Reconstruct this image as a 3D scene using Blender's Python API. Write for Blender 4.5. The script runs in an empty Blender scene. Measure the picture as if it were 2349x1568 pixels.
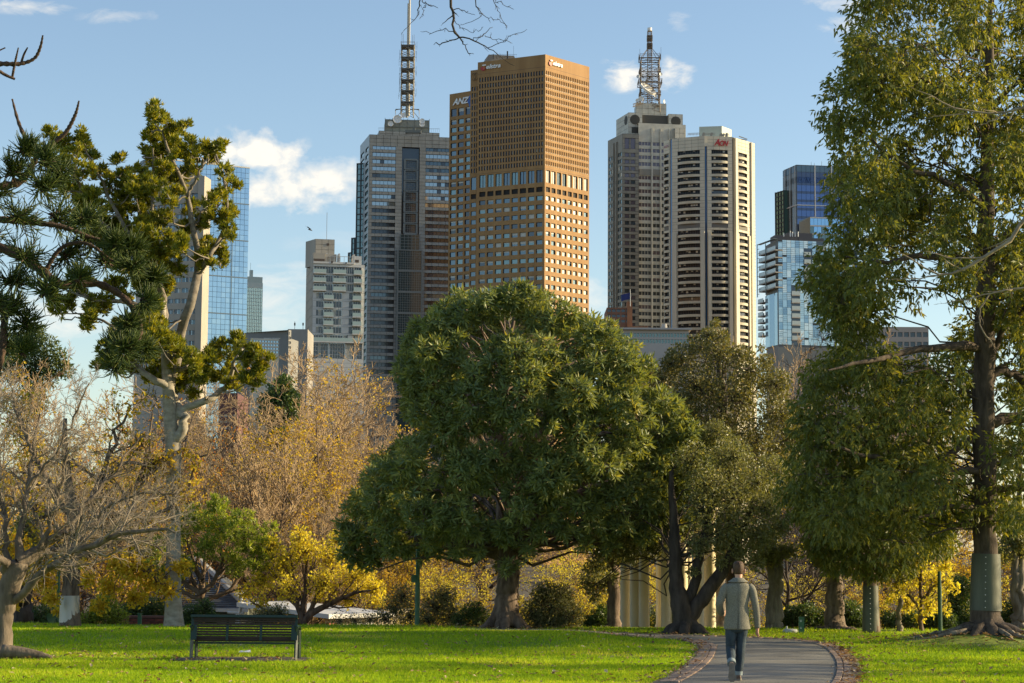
import bpy, math, random
import numpy as np
from mathutils import Matrix, Vector

SC = bpy.context.scene
COL = SC.collection
R_ = math.radians

# ------------------------------------------------------------------ camera
F_PX = 4568.0                       # focal length in pixels of a 2349 px wide picture (70 mm on 36 mm)
CAM_LOC = Vector((0.0, 0.0, 2.04))
CAM_ROT = Matrix.Rotation(R_(96.0), 3, 'X') @ Matrix.Rotation(R_(0.35), 3, 'Z')
cam_d = bpy.data.cameras.new('camera')
cam_d.lens = 70.0
cam_d.sensor_width = 36.0
cam_d.clip_start = 0.5
cam_d.clip_end = 6000.0
cam = bpy.data.objects.new('camera', cam_d)
cam.matrix_world = Matrix.Translation(CAM_LOC) @ CAM_ROT.to_4x4()
COL.objects.link(cam)
SC.camera = cam

# ------------------------------------------------------------------ sun and sky
SUN_AZ = R_(83.0)                   # clockwise from +Y towards +X
SUN_EL = R_(19.0)
SUN_DIR = Vector((math.sin(SUN_AZ) * math.cos(SUN_EL), math.cos(SUN_AZ) * math.cos(SUN_EL), math.sin(SUN_EL)))
sun_d = bpy.data.lights.new('sun', 'SUN')
sun_d.energy = 4.3
sun_d.angle = R_(0.5)
sun_d.color = (1.0, 0.80, 0.47)
sun = bpy.data.objects.new('sun', sun_d)
sun.rotation_euler = SUN_DIR.to_track_quat('Z', 'Y').to_euler()
COL.objects.link(sun)

SC.view_settings.view_transform = 'Standard'
SC.view_settings.look = 'None'
SC.view_settings.gamma = 1.0
SC.view_settings.use_curve_mapping = False
SC.view_settings.exposure = 0.95

SC.cycles.max_bounces = 8
SC.cycles.diffuse_bounces = 5
SC.cycles.glossy_bounces = 3
SC.cycles.transmission_bounces = 4
SC.cycles.transparent_max_bounces = 4
SC.cycles.sample_clamp_indirect = 6.0
SC.cycles.caustics_reflective = False
SC.cycles.caustics_refractive = False


def px_dir(px, py):
    return CAM_ROT @ Vector(((px - 1174.5) / F_PX, (784.0 - py) / F_PX, -1.0))


def at(px, py, Y):
    """The point at distance Y in front of the camera seen at a measured picture position."""
    d = px_dir(px, py)
    return CAM_LOC + d * (Y / d.y)


def make_world():
    w = bpy.data.worlds.new('World')
    SC.world = w
    w.use_nodes = True
    nt = w.node_tree
    nt.nodes.clear()
    N, L = nt.nodes, nt.links
    out = N.new('ShaderNodeOutputWorld')
    bg = N.new('ShaderNodeBackground')
    bg.inputs['Strength'].default_value = SKY_STRENGTH
    sky = N.new('ShaderNodeTexSky')
    sky.sky_type = 'NISHITA'
    sky.sun_disc = False
    sky.sun_elevation = SUN_EL
    sky.sun_rotation = SUN_AZ
    sky.altitude = 50
    sky.air_density = 1.0
    sky.dust_density = SKY_DUST
    sky.ozone_density = SKY_OZONE

    def math_(op, a, b=None, clamp=False):
        m = N.new('ShaderNodeMath')
        m.operation = op
        m.use_clamp = clamp
        for i, v in enumerate((a, b)):
            if v is None:
                continue
            if isinstance(v, (int, float)):
                m.inputs[i].default_value = v
            else:
                L.new(v, m.inputs[i])
        return m.outputs[0]

    tc = N.new('ShaderNodeTexCoord')
    sep = N.new('ShaderNodeSeparateXYZ')
    L.new(tc.outputs['Generated'], sep.inputs[0])
    ysafe = math_('MAXIMUM', sep.outputs[1], 0.05)
    az = math_('DIVIDE', sep.outputs[0], ysafe)
    el = math_('DIVIDE', sep.outputs[2], ysafe)

    def noise(sx, sy, scale, detail, rough, seed, dist=0.0):
        cb = N.new('ShaderNodeCombineXYZ')
        L.new(math_('MULTIPLY', az, sx), cb.inputs[0])
        L.new(math_('MULTIPLY', el, sy), cb.inputs[1])
        cb.inputs[2].default_value = seed
        n = N.new('ShaderNodeTexNoise')
        n.inputs['Scale'].default_value = scale
        n.inputs['Detail'].default_value = detail
        n.inputs['Roughness'].default_value = rough
        n.inputs['Distortion'].default_value = dist
        L.new(cb.outputs[0], n.inputs['Vector'])
        return n.outputs['Fac']

    puffy = noise(1, 1.25, 62, 8, 0.55, 3.1, 0.15)
    wispy = noise(1, 2.2, 48, 8, 0.62, 7.7, 0.5)
    total = None
    # measured clouds: centre and half sizes in picture pixels, softness, opacity, kind
    clouds = [
        (585, 352, 120, 62, 1.6, 0.98, 'p'), (655, 425, 165, 72, 1.5, 0.98, 'p'), (740, 405, 130, 56, 1.3, 0.75, 'p'), (520, 420, 120, 80, 1.3, 0.9, 'p'),
        (620, 690, 150, 80, 0.8, 0.55, 'w'), (660, 610, 120, 12, 0.9, 0.35, 'w'), (120, 720, 170, 70, 0.9, 0.6, 'w'),
        (1440, 168, 62, 46, 1.15, 0.75, 'w'), (1535, 172, 58, 40, 1.15, 0.7, 'w'), (1552, 52, 36, 24, 1.0, 0.4, 'w'),
        (1950, 62, 70, 36, 1.0, 0.55, 'w'), (1950, 8, 120, 24, 1.0, 0.5, 'w'), (60, 14, 120, 22, 1.0, 0.55, 'w'), (275, 38, 100, 20, 1.0, 0.35, 'w'),
        (1370, 690, 120, 50, 0.8, 0.6, 'w'), (1740, 690, 160, 60, 0.8, 0.55, 'w'), (900, 560, 260, 40, 0.7, 0.2, 'w')]
    for (cx, cy, rx, ry, soft, op, kind) in clouds:
        d = px_dir(cx, cy)
        a0, e0 = d.x / d.y, d.z / d.y
        ux = math_('MULTIPLY', math_('SUBTRACT', az, a0), F_PX / rx)
        uy = math_('MULTIPLY', math_('SUBTRACT', el, e0), F_PX / ry)
        r = math_('SQRT', math_('ADD', math_('MULTIPLY', ux, ux), math_('MULTIPLY', uy, uy)))
        base = math_('MULTIPLY', math_('SUBTRACT', 1.0, r), 0.9)
        nz = math_('MULTIPLY', math_('SUBTRACT', puffy if kind == 'p' else wispy, 0.5), 2.3 if kind == 'p' else 3.2)
        den = math_('MULTIPLY', math_('ADD', base, nz), soft, clamp=False)
        mask = math_('MULTIPLY', math_('SUBTRACT', 1.25, r), 3.0, clamp=True)
        den = math_('MULTIPLY', math_('MULTIPLY', den, mask), op, clamp=True)
        total = den if total is None else math_('MAXIMUM', total, den)
    front = math_('MULTIPLY', math_('SUBTRACT', sep.outputs[1], 0.2), 6.0, clamp=True)
    # thin broken cloud over the rest of the sky, as in view
    rest = noise(1, 2.0, 5.0, 7, 0.6, 12.3, 0.4)
    total = math_('MULTIPLY', total, front)
    nz2 = noise(1, 1.4, 110, 5, 0.6, 21.0, 0.2)
    cr = N.new('ShaderNodeMixRGB')
    cr.inputs[1].default_value = tuple(CLOUD_K * v for v in (0.80, 0.79, 0.78)) + (1,)
    cr.inputs[2].default_value = tuple(CLOUD_K * v for v in (1.12, 1.04, 0.90)) + (1,)
    L.new(math_('ADD', math_('MULTIPLY', nz2, 0.9), math_('MULTIPLY', total, 0.4), clamp=True), cr.inputs[0])
    mix = N.new('ShaderNodeMixRGB')
    L.new(math_('MULTIPLY', total, 0.97), mix.inputs[0])
    L.new(sky.outputs[0], mix.inputs[1])
    L.new(cr.outputs[0], mix.inputs[2])
    L.new(mix.outputs[0], bg.inputs['Color'])
    L.new(bg.outputs[0], out.inputs['Surface'])


SKY_STRENGTH = 0.099
SKY_DUST = 0.6
SKY_OZONE = 1.3
CLOUD_K = 5.6
make_world()

# ------------------------------------------------------------------ materials
MATS = {}


def mat(name, color, rough=0.7, metal=0.0, spec=0.5, var=0.0, scale=3.0, bump=0.0, stretch=(1, 1, 1), color2=None, emit=None, attr=None, detail=4):
    if name in MATS:
        return MATS[name]
    m = bpy.data.materials.new(name)
    m.use_nodes = True
    nt = m.node_tree
    N, L = nt.nodes, nt.links
    b = N['Principled BSDF']
    b.inputs['Base Color'].default_value = (*color, 1)
    b.inputs['Roughness'].default_value = rough
    b.inputs['Metallic'].default_value = metal
    b.inputs['Specular IOR Level'].default_value = spec
    if var > 0 or color2 or bump:
        tc = N.new('ShaderNodeTexCoord')
        mp = N.new('ShaderNodeMapping')
        mp.inputs['Scale'].default_value = stretch
        nz = N.new('ShaderNodeTexNoise')
        nz.inputs['Scale'].default_value = scale
        nz.inputs['Detail'].default_value = detail
        nz.inputs['Roughness'].default_value = 0.6
        L.new(tc.outputs['Object'], mp.inputs[0])
        L.new(mp.outputs[0], nz.inputs['Vector'])
        c2 = color2 if color2 else tuple(c * (1 - var) for c in color)
        c1 = color if color2 else tuple(min(1, c * (1 + var)) for c in color)
        rp = N.new('ShaderNodeValToRGB')
        rp.color_ramp.elements[0].position = 0.36
        rp.color_ramp.elements[1].position = 0.66
        rp.color_ramp.elements[0].color = (*c2, 1)
        rp.color_ramp.elements[1].color = (*c1, 1)
        L.new(nz.outputs['Fac'], rp.inputs[0])
        L.new(rp.outputs[0], b.inputs['Base Color'])
        if bump:
            bp = N.new('ShaderNodeBump')
            bp.inputs['Strength'].default_value = bump
            bp.inputs['Distance'].default_value = 0.05
            L.new(nz.outputs['Fac'], bp.inputs['Height'])
            L.new(bp.outputs[0], b.inputs['Normal'])
    MATS[name] = m
    return m


def leaf_mat(name, stops, trans=0.35, tcol=None, rough=0.45, spec=0.4):
    """Leaves: colour picked per leaf from the ramp by the random point attribute; thin, lets light through."""
    m = bpy.data.materials.new(name)
    m.use_nodes = True
    nt = m.node_tree
    N, L = nt.nodes, nt.links
    b = N['Principled BSDF']
    out = N['Material Output']
    at_ = N.new('ShaderNodeAttribute')
    at_.attribute_name = 'rnd'
    rp = N.new('ShaderNodeValToRGB')
    els = rp.color_ramp.elements
    while len(els) < len(stops):
        els.new(0.5)
    for e, (p, c) in zip(els, stops):
        e.position = p
        e.color = (*c, 1)
    L.new(at_.outputs['Fac'], rp.inputs[0])
    L.new(rp.outputs[0], b.inputs['Base Color'])
    b.inputs['Roughness'].default_value = rough
    b.inputs['Specular IOR Level'].default_value = spec
    tr = N.new('ShaderNodeBsdfTranslucent')
    mul = N.new('ShaderNodeMixRGB')
    mul.blend_type = 'MULTIPLY'
    mul.inputs[0].default_value = 1.0
    tc = tcol if tcol else (2.2, 2.0, 0.7)
    mul.inputs[2].default_value = (*tc, 1)
    L.new(rp.outputs[0], mul.inputs[1])
    L.new(mul.outputs[0], tr.inputs['Color'])
    mx = N.new('ShaderNodeMixShader')
    mx.inputs[0].default_value = trans
    L.new(b.outputs[0], mx.inputs[1])
    L.new(tr.outputs[0], mx.inputs[2])
    L.new(mx.outputs[0], out.inputs['Surface'])
    MATS[name] = m
    return m


# ------------------------------------------------------------------ objects
def link(o, parent=None):
    COL.objects.link(o)
    if parent is not None:
        o.parent = parent
    return o


def thing(name, label, cat, loc=(0, 0, 0), group=None, rot=None):
    o = bpy.data.objects.new(name, None)
    o.location = loc
    if rot:
        o.rotation_euler = rot
    o['label'] = label
    o['category'] = cat
    if group:
        o['group'] = group
    COL.objects.link(o)
    return o


def tag(o, label=None, cat=None, group=None, kind=None):
    if label:
        o['label'] = label
    if cat:
        o['category'] = cat
    if group:
        o['group'] = group
    if kind:
        o['kind'] = kind
    return o


def np_mesh(name, V, faces, mats, fm=None, rnd=None, smooth=False):
    """V (N,3); faces: list of int arrays (M,k); fm: list of material index arrays or ints."""
    me = bpy.data.meshes.new(name)
    V = np.ascontiguousarray(V, dtype=np.float32)
    me.vertices.add(len(V))
    me.vertices.foreach_set('co', V.ravel())
    loops = np.concatenate([f.ravel() for f in faces]).astype(np.int32)
    sizes = np.concatenate([np.full(len(f), f.shape[1], np.int32) for f in faces])
    starts = np.concatenate([[0], np.cumsum(sizes)[:-1]]).astype(np.int32)
    me.loops.add(len(loops))
    me.loops.foreach_set('vertex_index', loops)
    me.polygons.add(len(sizes))
    me.polygons.foreach_set('loop_start', starts)
    me.polygons.foreach_set('loop_total', sizes)
    if fm is not None:
        mi = np.concatenate([np.full(len(f), x, np.int32) if np.isscalar(x) else np.asarray(x, np.int32) for f, x in zip(faces, fm)])
        me.polygons.foreach_set('material_index', mi)
    me.polygons.foreach_set('use_smooth', np.full(len(sizes), smooth, bool))
    for m in mats:
        me.materials.append(m)
    if rnd is not None:
        a = me.attributes.new('rnd', 'FLOAT', 'POINT')
        a.data.foreach_set('value', np.asarray(rnd, np.float32))
    me.update(calc_edges=True)
    return me


class MB:
    """Collects quads, boxes, bars and arrays; build() links them as ONE mesh object."""

    def __init__(self):
        self.v = []
        self.f = {}
        self.n = 0
        self.r = []

    def arr(self, V, F, m=0, rnd=None):
        V = np.asarray(V, float).reshape(-1, 3)
        F = np.asarray(F, int)
        self.v.append(V)
        self.f.setdefault(F.shape[1], []).append((F + self.n, m))
        self.r.append(np.full(len(V), 0.5) if rnd is None else np.asarray(rnd, float))
        self.n += len(V)

    def quad(self, a, b, c, d, m=0):
        self.arr([a, b, c, d], [[0, 1, 2, 3]], m)

    def poly(self, pts, m=0):
        self.arr(pts, [list(range(len(pts)))], m)

    def box(self, c, s, m=0, rz=0.0, rot=None):
        hx, hy, hz = s[0] / 2, s[1] / 2, s[2] / 2
        P = np.array([[x, y, z] for x in (-hx, hx) for y in (-hy, hy) for z in (-hz, hz)])
        if rot is not None:
            P = P @ np.array(rot.to_3x3()).T
        elif rz:
            cz, sz = math.cos(rz), math.sin(rz)
            P = P @ np.array([[cz, sz, 0], [-sz, cz, 0], [0, 0, 1]])
        self.arr(P + np.array(c), [[0, 1, 3, 2], [4, 6, 7, 5], [0, 4, 5, 1], [2, 3, 7, 6], [0, 2, 6, 4], [1, 5, 7, 3]], m)

    def frame_box(self, O, u, n, u0, u1, d0, d1, z0, z1, m=0):
        """Box in a facade frame: along u, outwards along n from d0 to d1, from z0 to z1."""
        P = []
        for uu in (u0, u1):
            for dd in (d0, d1):
                for zz in (z0, z1):
                    P.append((O[0] + u[0] * uu + n[0] * dd, O[1] + u[1] * uu + n[1] * dd, zz))
        self.arr(P, [[0, 1, 3, 2], [4, 6, 7, 5], [0, 4, 5, 1], [2, 3, 7, 6], [0, 2, 6, 4], [1, 5, 7, 3]], m)

    def tube(self, P, Rr, S=8, m=0, cap=True):
        V, Fq = tube_arrays(np.asarray(P, float)[None], np.asarray(Rr, float)[None], S)
        base = self.n
        self.arr(V, Fq, m)
        if cap:
            K = len(P)
            self.f.setdefault(S, []).append((np.array([[base + s for s in range(S)][::-1], [base + (K - 1) * S + s for s in range(S)]]), m))

    def prism(self, pts, z0, z1, m=0, top=True):
        k = len(pts)
        V = [(x, y, z0) for x, y in pts] + [(x, y, z1) for x, y in pts]
        self.arr(V, [[i, (i + 1) % k, k + (i + 1) % k, k + i] for i in range(k)], m)
        if top:
            self.poly([(x, y, z1) for x, y in pts], m)

    def build(self, name, mats, parent=None, smooth=False, rel=None, rnd=False, kind=None):
        if not isinstance(mats, (list, tuple)):
            mats = [mats]
        V = np.concatenate(self.v)
        off = None
        if rel is not None:
            V = V - np.array(rel)
        faces, fm = [], []
        for k, lst in self.f.items():
            for F, m in lst:
                faces.append(F)
                fm.append(m)
        # group by face size to keep arrays simple
        me = np_mesh(name, V, faces, mats, fm, np.concatenate(self.r) if rnd else None, smooth)
        o = bpy.data.objects.new(name, me)
        link(o, parent)
        if kind:
            o['kind'] = kind
        return o


def tube_arrays(P, Rr, S):
    """P (N,K,3), R (N,K) -> verts (N*K*S,3), quads."""
    N, K, _ = P.shape
    T = np.gradient(P, axis=1)
    T /= np.linalg.norm(T, axis=2, keepdims=True) + 1e-12
    mean = T.mean(axis=1)
    ref = np.where(np.abs(mean[:, 2:3]) < 0.8, np.array([[0, 0, 1.0]]), np.array([[1.0, 0, 0]]))[:, None, :]
    A = np.cross(T, np.broadcast_to(ref, T.shape))
    A /= np.linalg.norm(A, axis=2, keepdims=True) + 1e-12
    B = np.cross(T, A)
    ang = np.arange(S) * 2 * math.pi / S
    V = P[:, :, None, :] + Rr[:, :, None, None] * (np.cos(ang)[None, None, :, None] * A[:, :, None, :] + np.sin(ang)[None, None, :, None] * B[:, :, None, :])
    idx = np.arange(N * K * S).reshape(N, K, S)
    a = idx[:, :-1, :]
    b = idx[:, 1:, :]
    Fq = np.stack([a, np.roll(a, -1, axis=2), np.roll(b, -1, axis=2), b], axis=-1).reshape(-1, 4)
    return V.reshape(-1, 3), Fq


def add_tubes(mb, lines, m=0):
    """lines: list of (points, radii, sides)."""
    groups = {}
    for P, Rr, S in lines:
        groups.setdefault((len(P), S), []).append((P, Rr))
    for (K, S), lst in groups.items():
        P = np.array([p for p, _ in lst], float)
        Rr = np.array([r for _, r in lst], float)
        V, Fq = tube_arrays(P, Rr, S)
        mb.arr(V, Fq, m)


# ------------------------------------------------------------------ facades
class Face:
    """A vertical wall seen from the camera, running left to right from a to b (x, y)."""

    def __init__(self, a, b):
        self.o = Vector((a[0], a[1]))
        d = Vector((b[0] - a[0], b[1] - a[1]))
        self.w = d.length
        self.u = d / self.w
        self.n = Vector((self.u.y, -self.u.x))

    def uz(self, px, py):
        d = px_dir(px, py)
        dn = self.n.x * d.x + self.n.y * d.y
        t = (self.n.x * (self.o.x - CAM_LOC.x) + self.n.y * (self.o.y - CAM_LOC.y)) / dn
        p = CAM_LOC + d * t
        return (p.x - self.o.x) * self.u.x + (p.y - self.o.y) * self.u.y, p.z

    def U(self, px, py=500):
        return self.uz(px, py)[0]

    def Z(self, px, py):
        return self.uz(px, py)[1]

    def p(self, u, d, z):
        return (self.o.x + self.u.x * u + self.n.x * d, self.o.y + self.u.y * u + self.n.y * d, z)

    def rot(self):
        return Matrix(((self.u.x, -self.n.x, 0, 0), (self.u.y, -self.n.y, 0, 0), (0, 0, 1, 0), (0, 0, 0, 1)))


def wall(mb, F, z0, z1, rows, depth=0.35, u0=0.0, u1=None, m=0, mr=None, panel=None, mp=None):
    """Front of a wall with openings: rows = [(za, zb, [(ua, ub), ...]), ...] from low to high; reveals go back by depth."""
    u1 = F.w if u1 is None else u1
    mr = m if mr is None else mr

    def rect(ua, ub, za, zb):
        if ub - ua < 1e-4 or zb - za < 1e-4:
            return
        if panel is None:
            mb.quad(F.p(ua, 0, za), F.p(ub, 0, za), F.p(ub, 0, zb), F.p(ua, 0, zb), m)
            return
        pw, ph, gap = panel
        mb.quad(F.p(ua, -0.12, za), F.p(ub, -0.12, za), F.p(ub, -0.12, zb), F.p(ua, -0.12, zb), mp if mp is not None else m)
        nu = max(1, round((ub - ua) / pw))
        nz = max(1, round((zb - za) / ph))
        for i in range(nu):
            for j in range(nz):
                a = ua + (ub - ua) * i / nu + gap / 2
                b = ua + (ub - ua) * (i + 1) / nu - gap / 2
                c = za + (zb - za) * j / nz + gap / 2
                d = za + (zb - za) * (j + 1) / nz - gap / 2
                P = [F.p(a, 0, c), F.p(b, 0, c), F.p(b, 0, d), F.p(a, 0, d), F.p(a, -0.12, c), F.p(b, -0.12, c), F.p(b, -0.12, d), F.p(a, -0.12, d)]
                mb.arr(P, [[0, 1, 2, 3], [0, 4, 5, 1], [1, 5, 6, 2], [2, 6, 7, 3], [3, 7, 4, 0]], m)
    z = z0
    for za, zb, ops in rows:
        rect(u0, u1, z, za)
        u = u0
        for ua, ub in ops:
            rect(u, ua, za, zb)
            u = ub
            mb.quad(F.p(ua, 0, za), F.p(ub, 0, za), F.p(ub, -depth, za), F.p(ua, -depth, za), mr)
            mb.quad(F.p(ua, -depth, zb), F.p(ub, -depth, zb), F.p(ub, 0, zb), F.p(ua, 0, zb), mr)
            mb.quad(F.p(ua, 0, zb), F.p(ua, 0, za), F.p(ua, -depth, za), F.p(ua, -depth, zb), mr)
            mb.quad(F.p(ub, 0, za), F.p(ub, 0, zb), F.p(ub, -depth, zb), F.p(ub, -depth, za), mr)
        rect(u, u1, za, zb)
        z = zb
    rect(u0, u1, z, z1)


UNIT = {}


def unit_pane(m):
    """Shared unit box (x -0.5..0.5, y 0..1 inward, z -0.5..0.5) for a material."""
    if m.name not in UNIT:
        mb = MB()
        mb.box((0, 0.5, 0), (1, 1, 1))
        V = np.concatenate(mb.v)
        UNIT[m.name] = np_mesh('pane_' + m.name, V, [f for f, _ in mb.f[4]], [m])
    return UNIT[m.name]


def pane(name, parent, F, ua, ub, za, zb, depth, m, thick=0.06):
    o = bpy.data.objects.new(name, unit_pane(m))
    link(o, parent)
    c = Vector(F.p((ua + ub) / 2, -depth, (za + zb) / 2)) - parent.location
    o.matrix_local = Matrix.Translation(c) @ F.rot() @ Matrix.Diagonal((ub - ua, thick, zb - za, 1))
    return o


def pane_mb(mb, F, ua, ub, za, zb, depth, m, thick=0.06):
    mb.frame_box(F.o, F.u, F.n, ua, ub, -depth - thick, -depth, za, zb, m)


def text(name, body, F, u, z, size, d, m, parent, shear=0.0, extrude=0.15, sx=1.0, offset=0.0):
    cu = bpy.data.curves.new(name, 'FONT')
    cu.body = body
    cu.size = size
    cu.shear = shear
    cu.extrude = extrude
    cu.offset = offset
    cu.materials.append(m)
    tmp = bpy.data.objects.new('lettering_curve', cu)
    COL.objects.link(tmp)
    bpy.context.view_layer.update()
    me = bpy.data.meshes.new_from_object(tmp.evaluated_get(bpy.context.evaluated_depsgraph_get()))
    me.name = name
    bpy.data.objects.remove(tmp)
    o = bpy.data.objects.new(name, me)
    link(o, parent)
    c = Vector(F.p(u, d, z)) - parent.location
    # text lies in its own XY plane facing +Z: x along the wall, y up, z outwards
    rot = Matrix(((F.u.x, 0, F.n.x, 0), (F.u.y, 0, F.n.y, 0), (0, 1, 0, 0), (0, 0, 0, 1)))
    o.matrix_local = Matrix.Translation(c) @ rot @ Matrix.Diagonal((sx, 1, 1, 1))
    return o


def close_box(mb, pts, z0, z1, m=0, skip=()):
    """Side walls of a plan polygon (counter-clockwise seen from above or not) except the skipped edges, and the roof."""
    k = len(pts)
    for i in range(k):
        if i in skip:
            continue
        a, b = pts[i], pts[(i + 1) % k]
        mb.quad((a[0], a[1], z0), (b[0], b[1], z0), (b[0], b[1], z1), (a[0], a[1], z1), m)
    mb.poly([(x, y, z1) for x, y in pts], m)


def xy(px, py, Y):
    p = at(px, py, Y)
    return (p.x, p.y)

# ------------------------------------------------------------------ city towers
rng = np.random.default_rng(7)
random.seed(7)
BASE_Z = -8.0

M_BROWN = mat('brown_concrete', (0.37, 0.215, 0.085), 0.8, var=0.0, color2=(0.30, 0.165, 0.062), scale=0.35, stretch=(1, 1, 0.12), bump=0.1)
M_BROWN_TRIM = mat('brown_sill', (0.10, 0.06, 0.04), 0.7)
M_VENT = mat('dark_louvre', (0.018, 0.016, 0.015), 0.8)
M_GL_DARK = mat('dark_blue_glass', (0.05, 0.065, 0.085), 0.07, metal=0.35, spec=0.8)
M_GL_MID = mat('grey_blue_glass', (0.10, 0.14, 0.17), 0.06, metal=0.55, spec=0.8)
M_GL_TEAL = mat('teal_glass', (0.14, 0.21, 0.22), 0.06, metal=0.5, spec=0.8)
M_GL_REFL = mat('mirror_grey_glass', (0.34, 0.40, 0.44), 0.05, metal=0.85, spec=0.8)
M_GL_BAND = mat('dark_band_glass', (0.022, 0.028, 0.036), 0.15, metal=0.0, spec=0.12)
M_GL_BLACK = mat('black_glass', (0.02, 0.026, 0.032), 0.08, metal=0.2, spec=0.8)
M_GL_BLIND = mat('glass_with_blind', (0.45, 0.43, 0.37), 0.25, spec=0.7)
M_GL_PALE = mat('pale_blind_reflection_glass', (0.55, 0.50, 0.40), 0.3, spec=0.7)  # pale from blinds and from reflected sunlight put into the colour
M_WHITE = mat('white_sign', (0.85, 0.85, 0.83), 0.5)
M_RED = mat('red_sign', (0.42, 0.02, 0.03), 0.5)
M_BLUE = mat('blue_sign', (0.02, 0.12, 0.42), 0.5)
M_STEEL = mat('dark_steel', (0.06, 0.06, 0.06), 0.6, metal=0.2)
M_STEEL_L = mat('pale_steel', (0.42, 0.42, 0.40), 0.5, metal=0.2)
M_DISH = mat('white_dish', (0.75, 0.74, 0.70), 0.5)
M_ROOF = mat('grey_roofing', (0.2, 0.2, 0.19), 0.9)


def pick(opts):
    k = sum(w for _, w in opts)
    x = random.random() * k
    for m, w in opts:
        x -= w
        if x <= 0:
            return m
    return opts[-1][0]


class Tower:
    """A building thing: an Empty at its base, wall mesh, and panes as parts up to a limit, the rest joined."""

    def __init__(self, name, label, cat, base, cap=300, group=None):
        self.root = thing(name, label, cat, (base[0], base[1], BASE_Z), group)
        self.cap = cap
        self.rest = {}
        self.n = 0

    def part(self, mb, name, mats, kind=None, smooth=False):
        return mb.build(name, mats, self.root, rel=self.root.location, kind=kind, smooth=smooth)

    def win(self, F, ua, ub, za, zb, depth, m, name='window', single=True):
        if single and self.n < self.cap:
            self.n += 1
            return pane(name, self.root, F, ua, ub, za, zb, depth, m)
        mb, ms = self.rest.setdefault(name, (MB(), []))
        if m not in ms:
            ms.append(m)
        pane_mb(mb, F, ua, ub, za, zb, depth, ms.index(m))

    def finish(self):
        for name, (mb, ms) in self.rest.items():
            self.part(mb, name, ms, kind='stuff')


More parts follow.
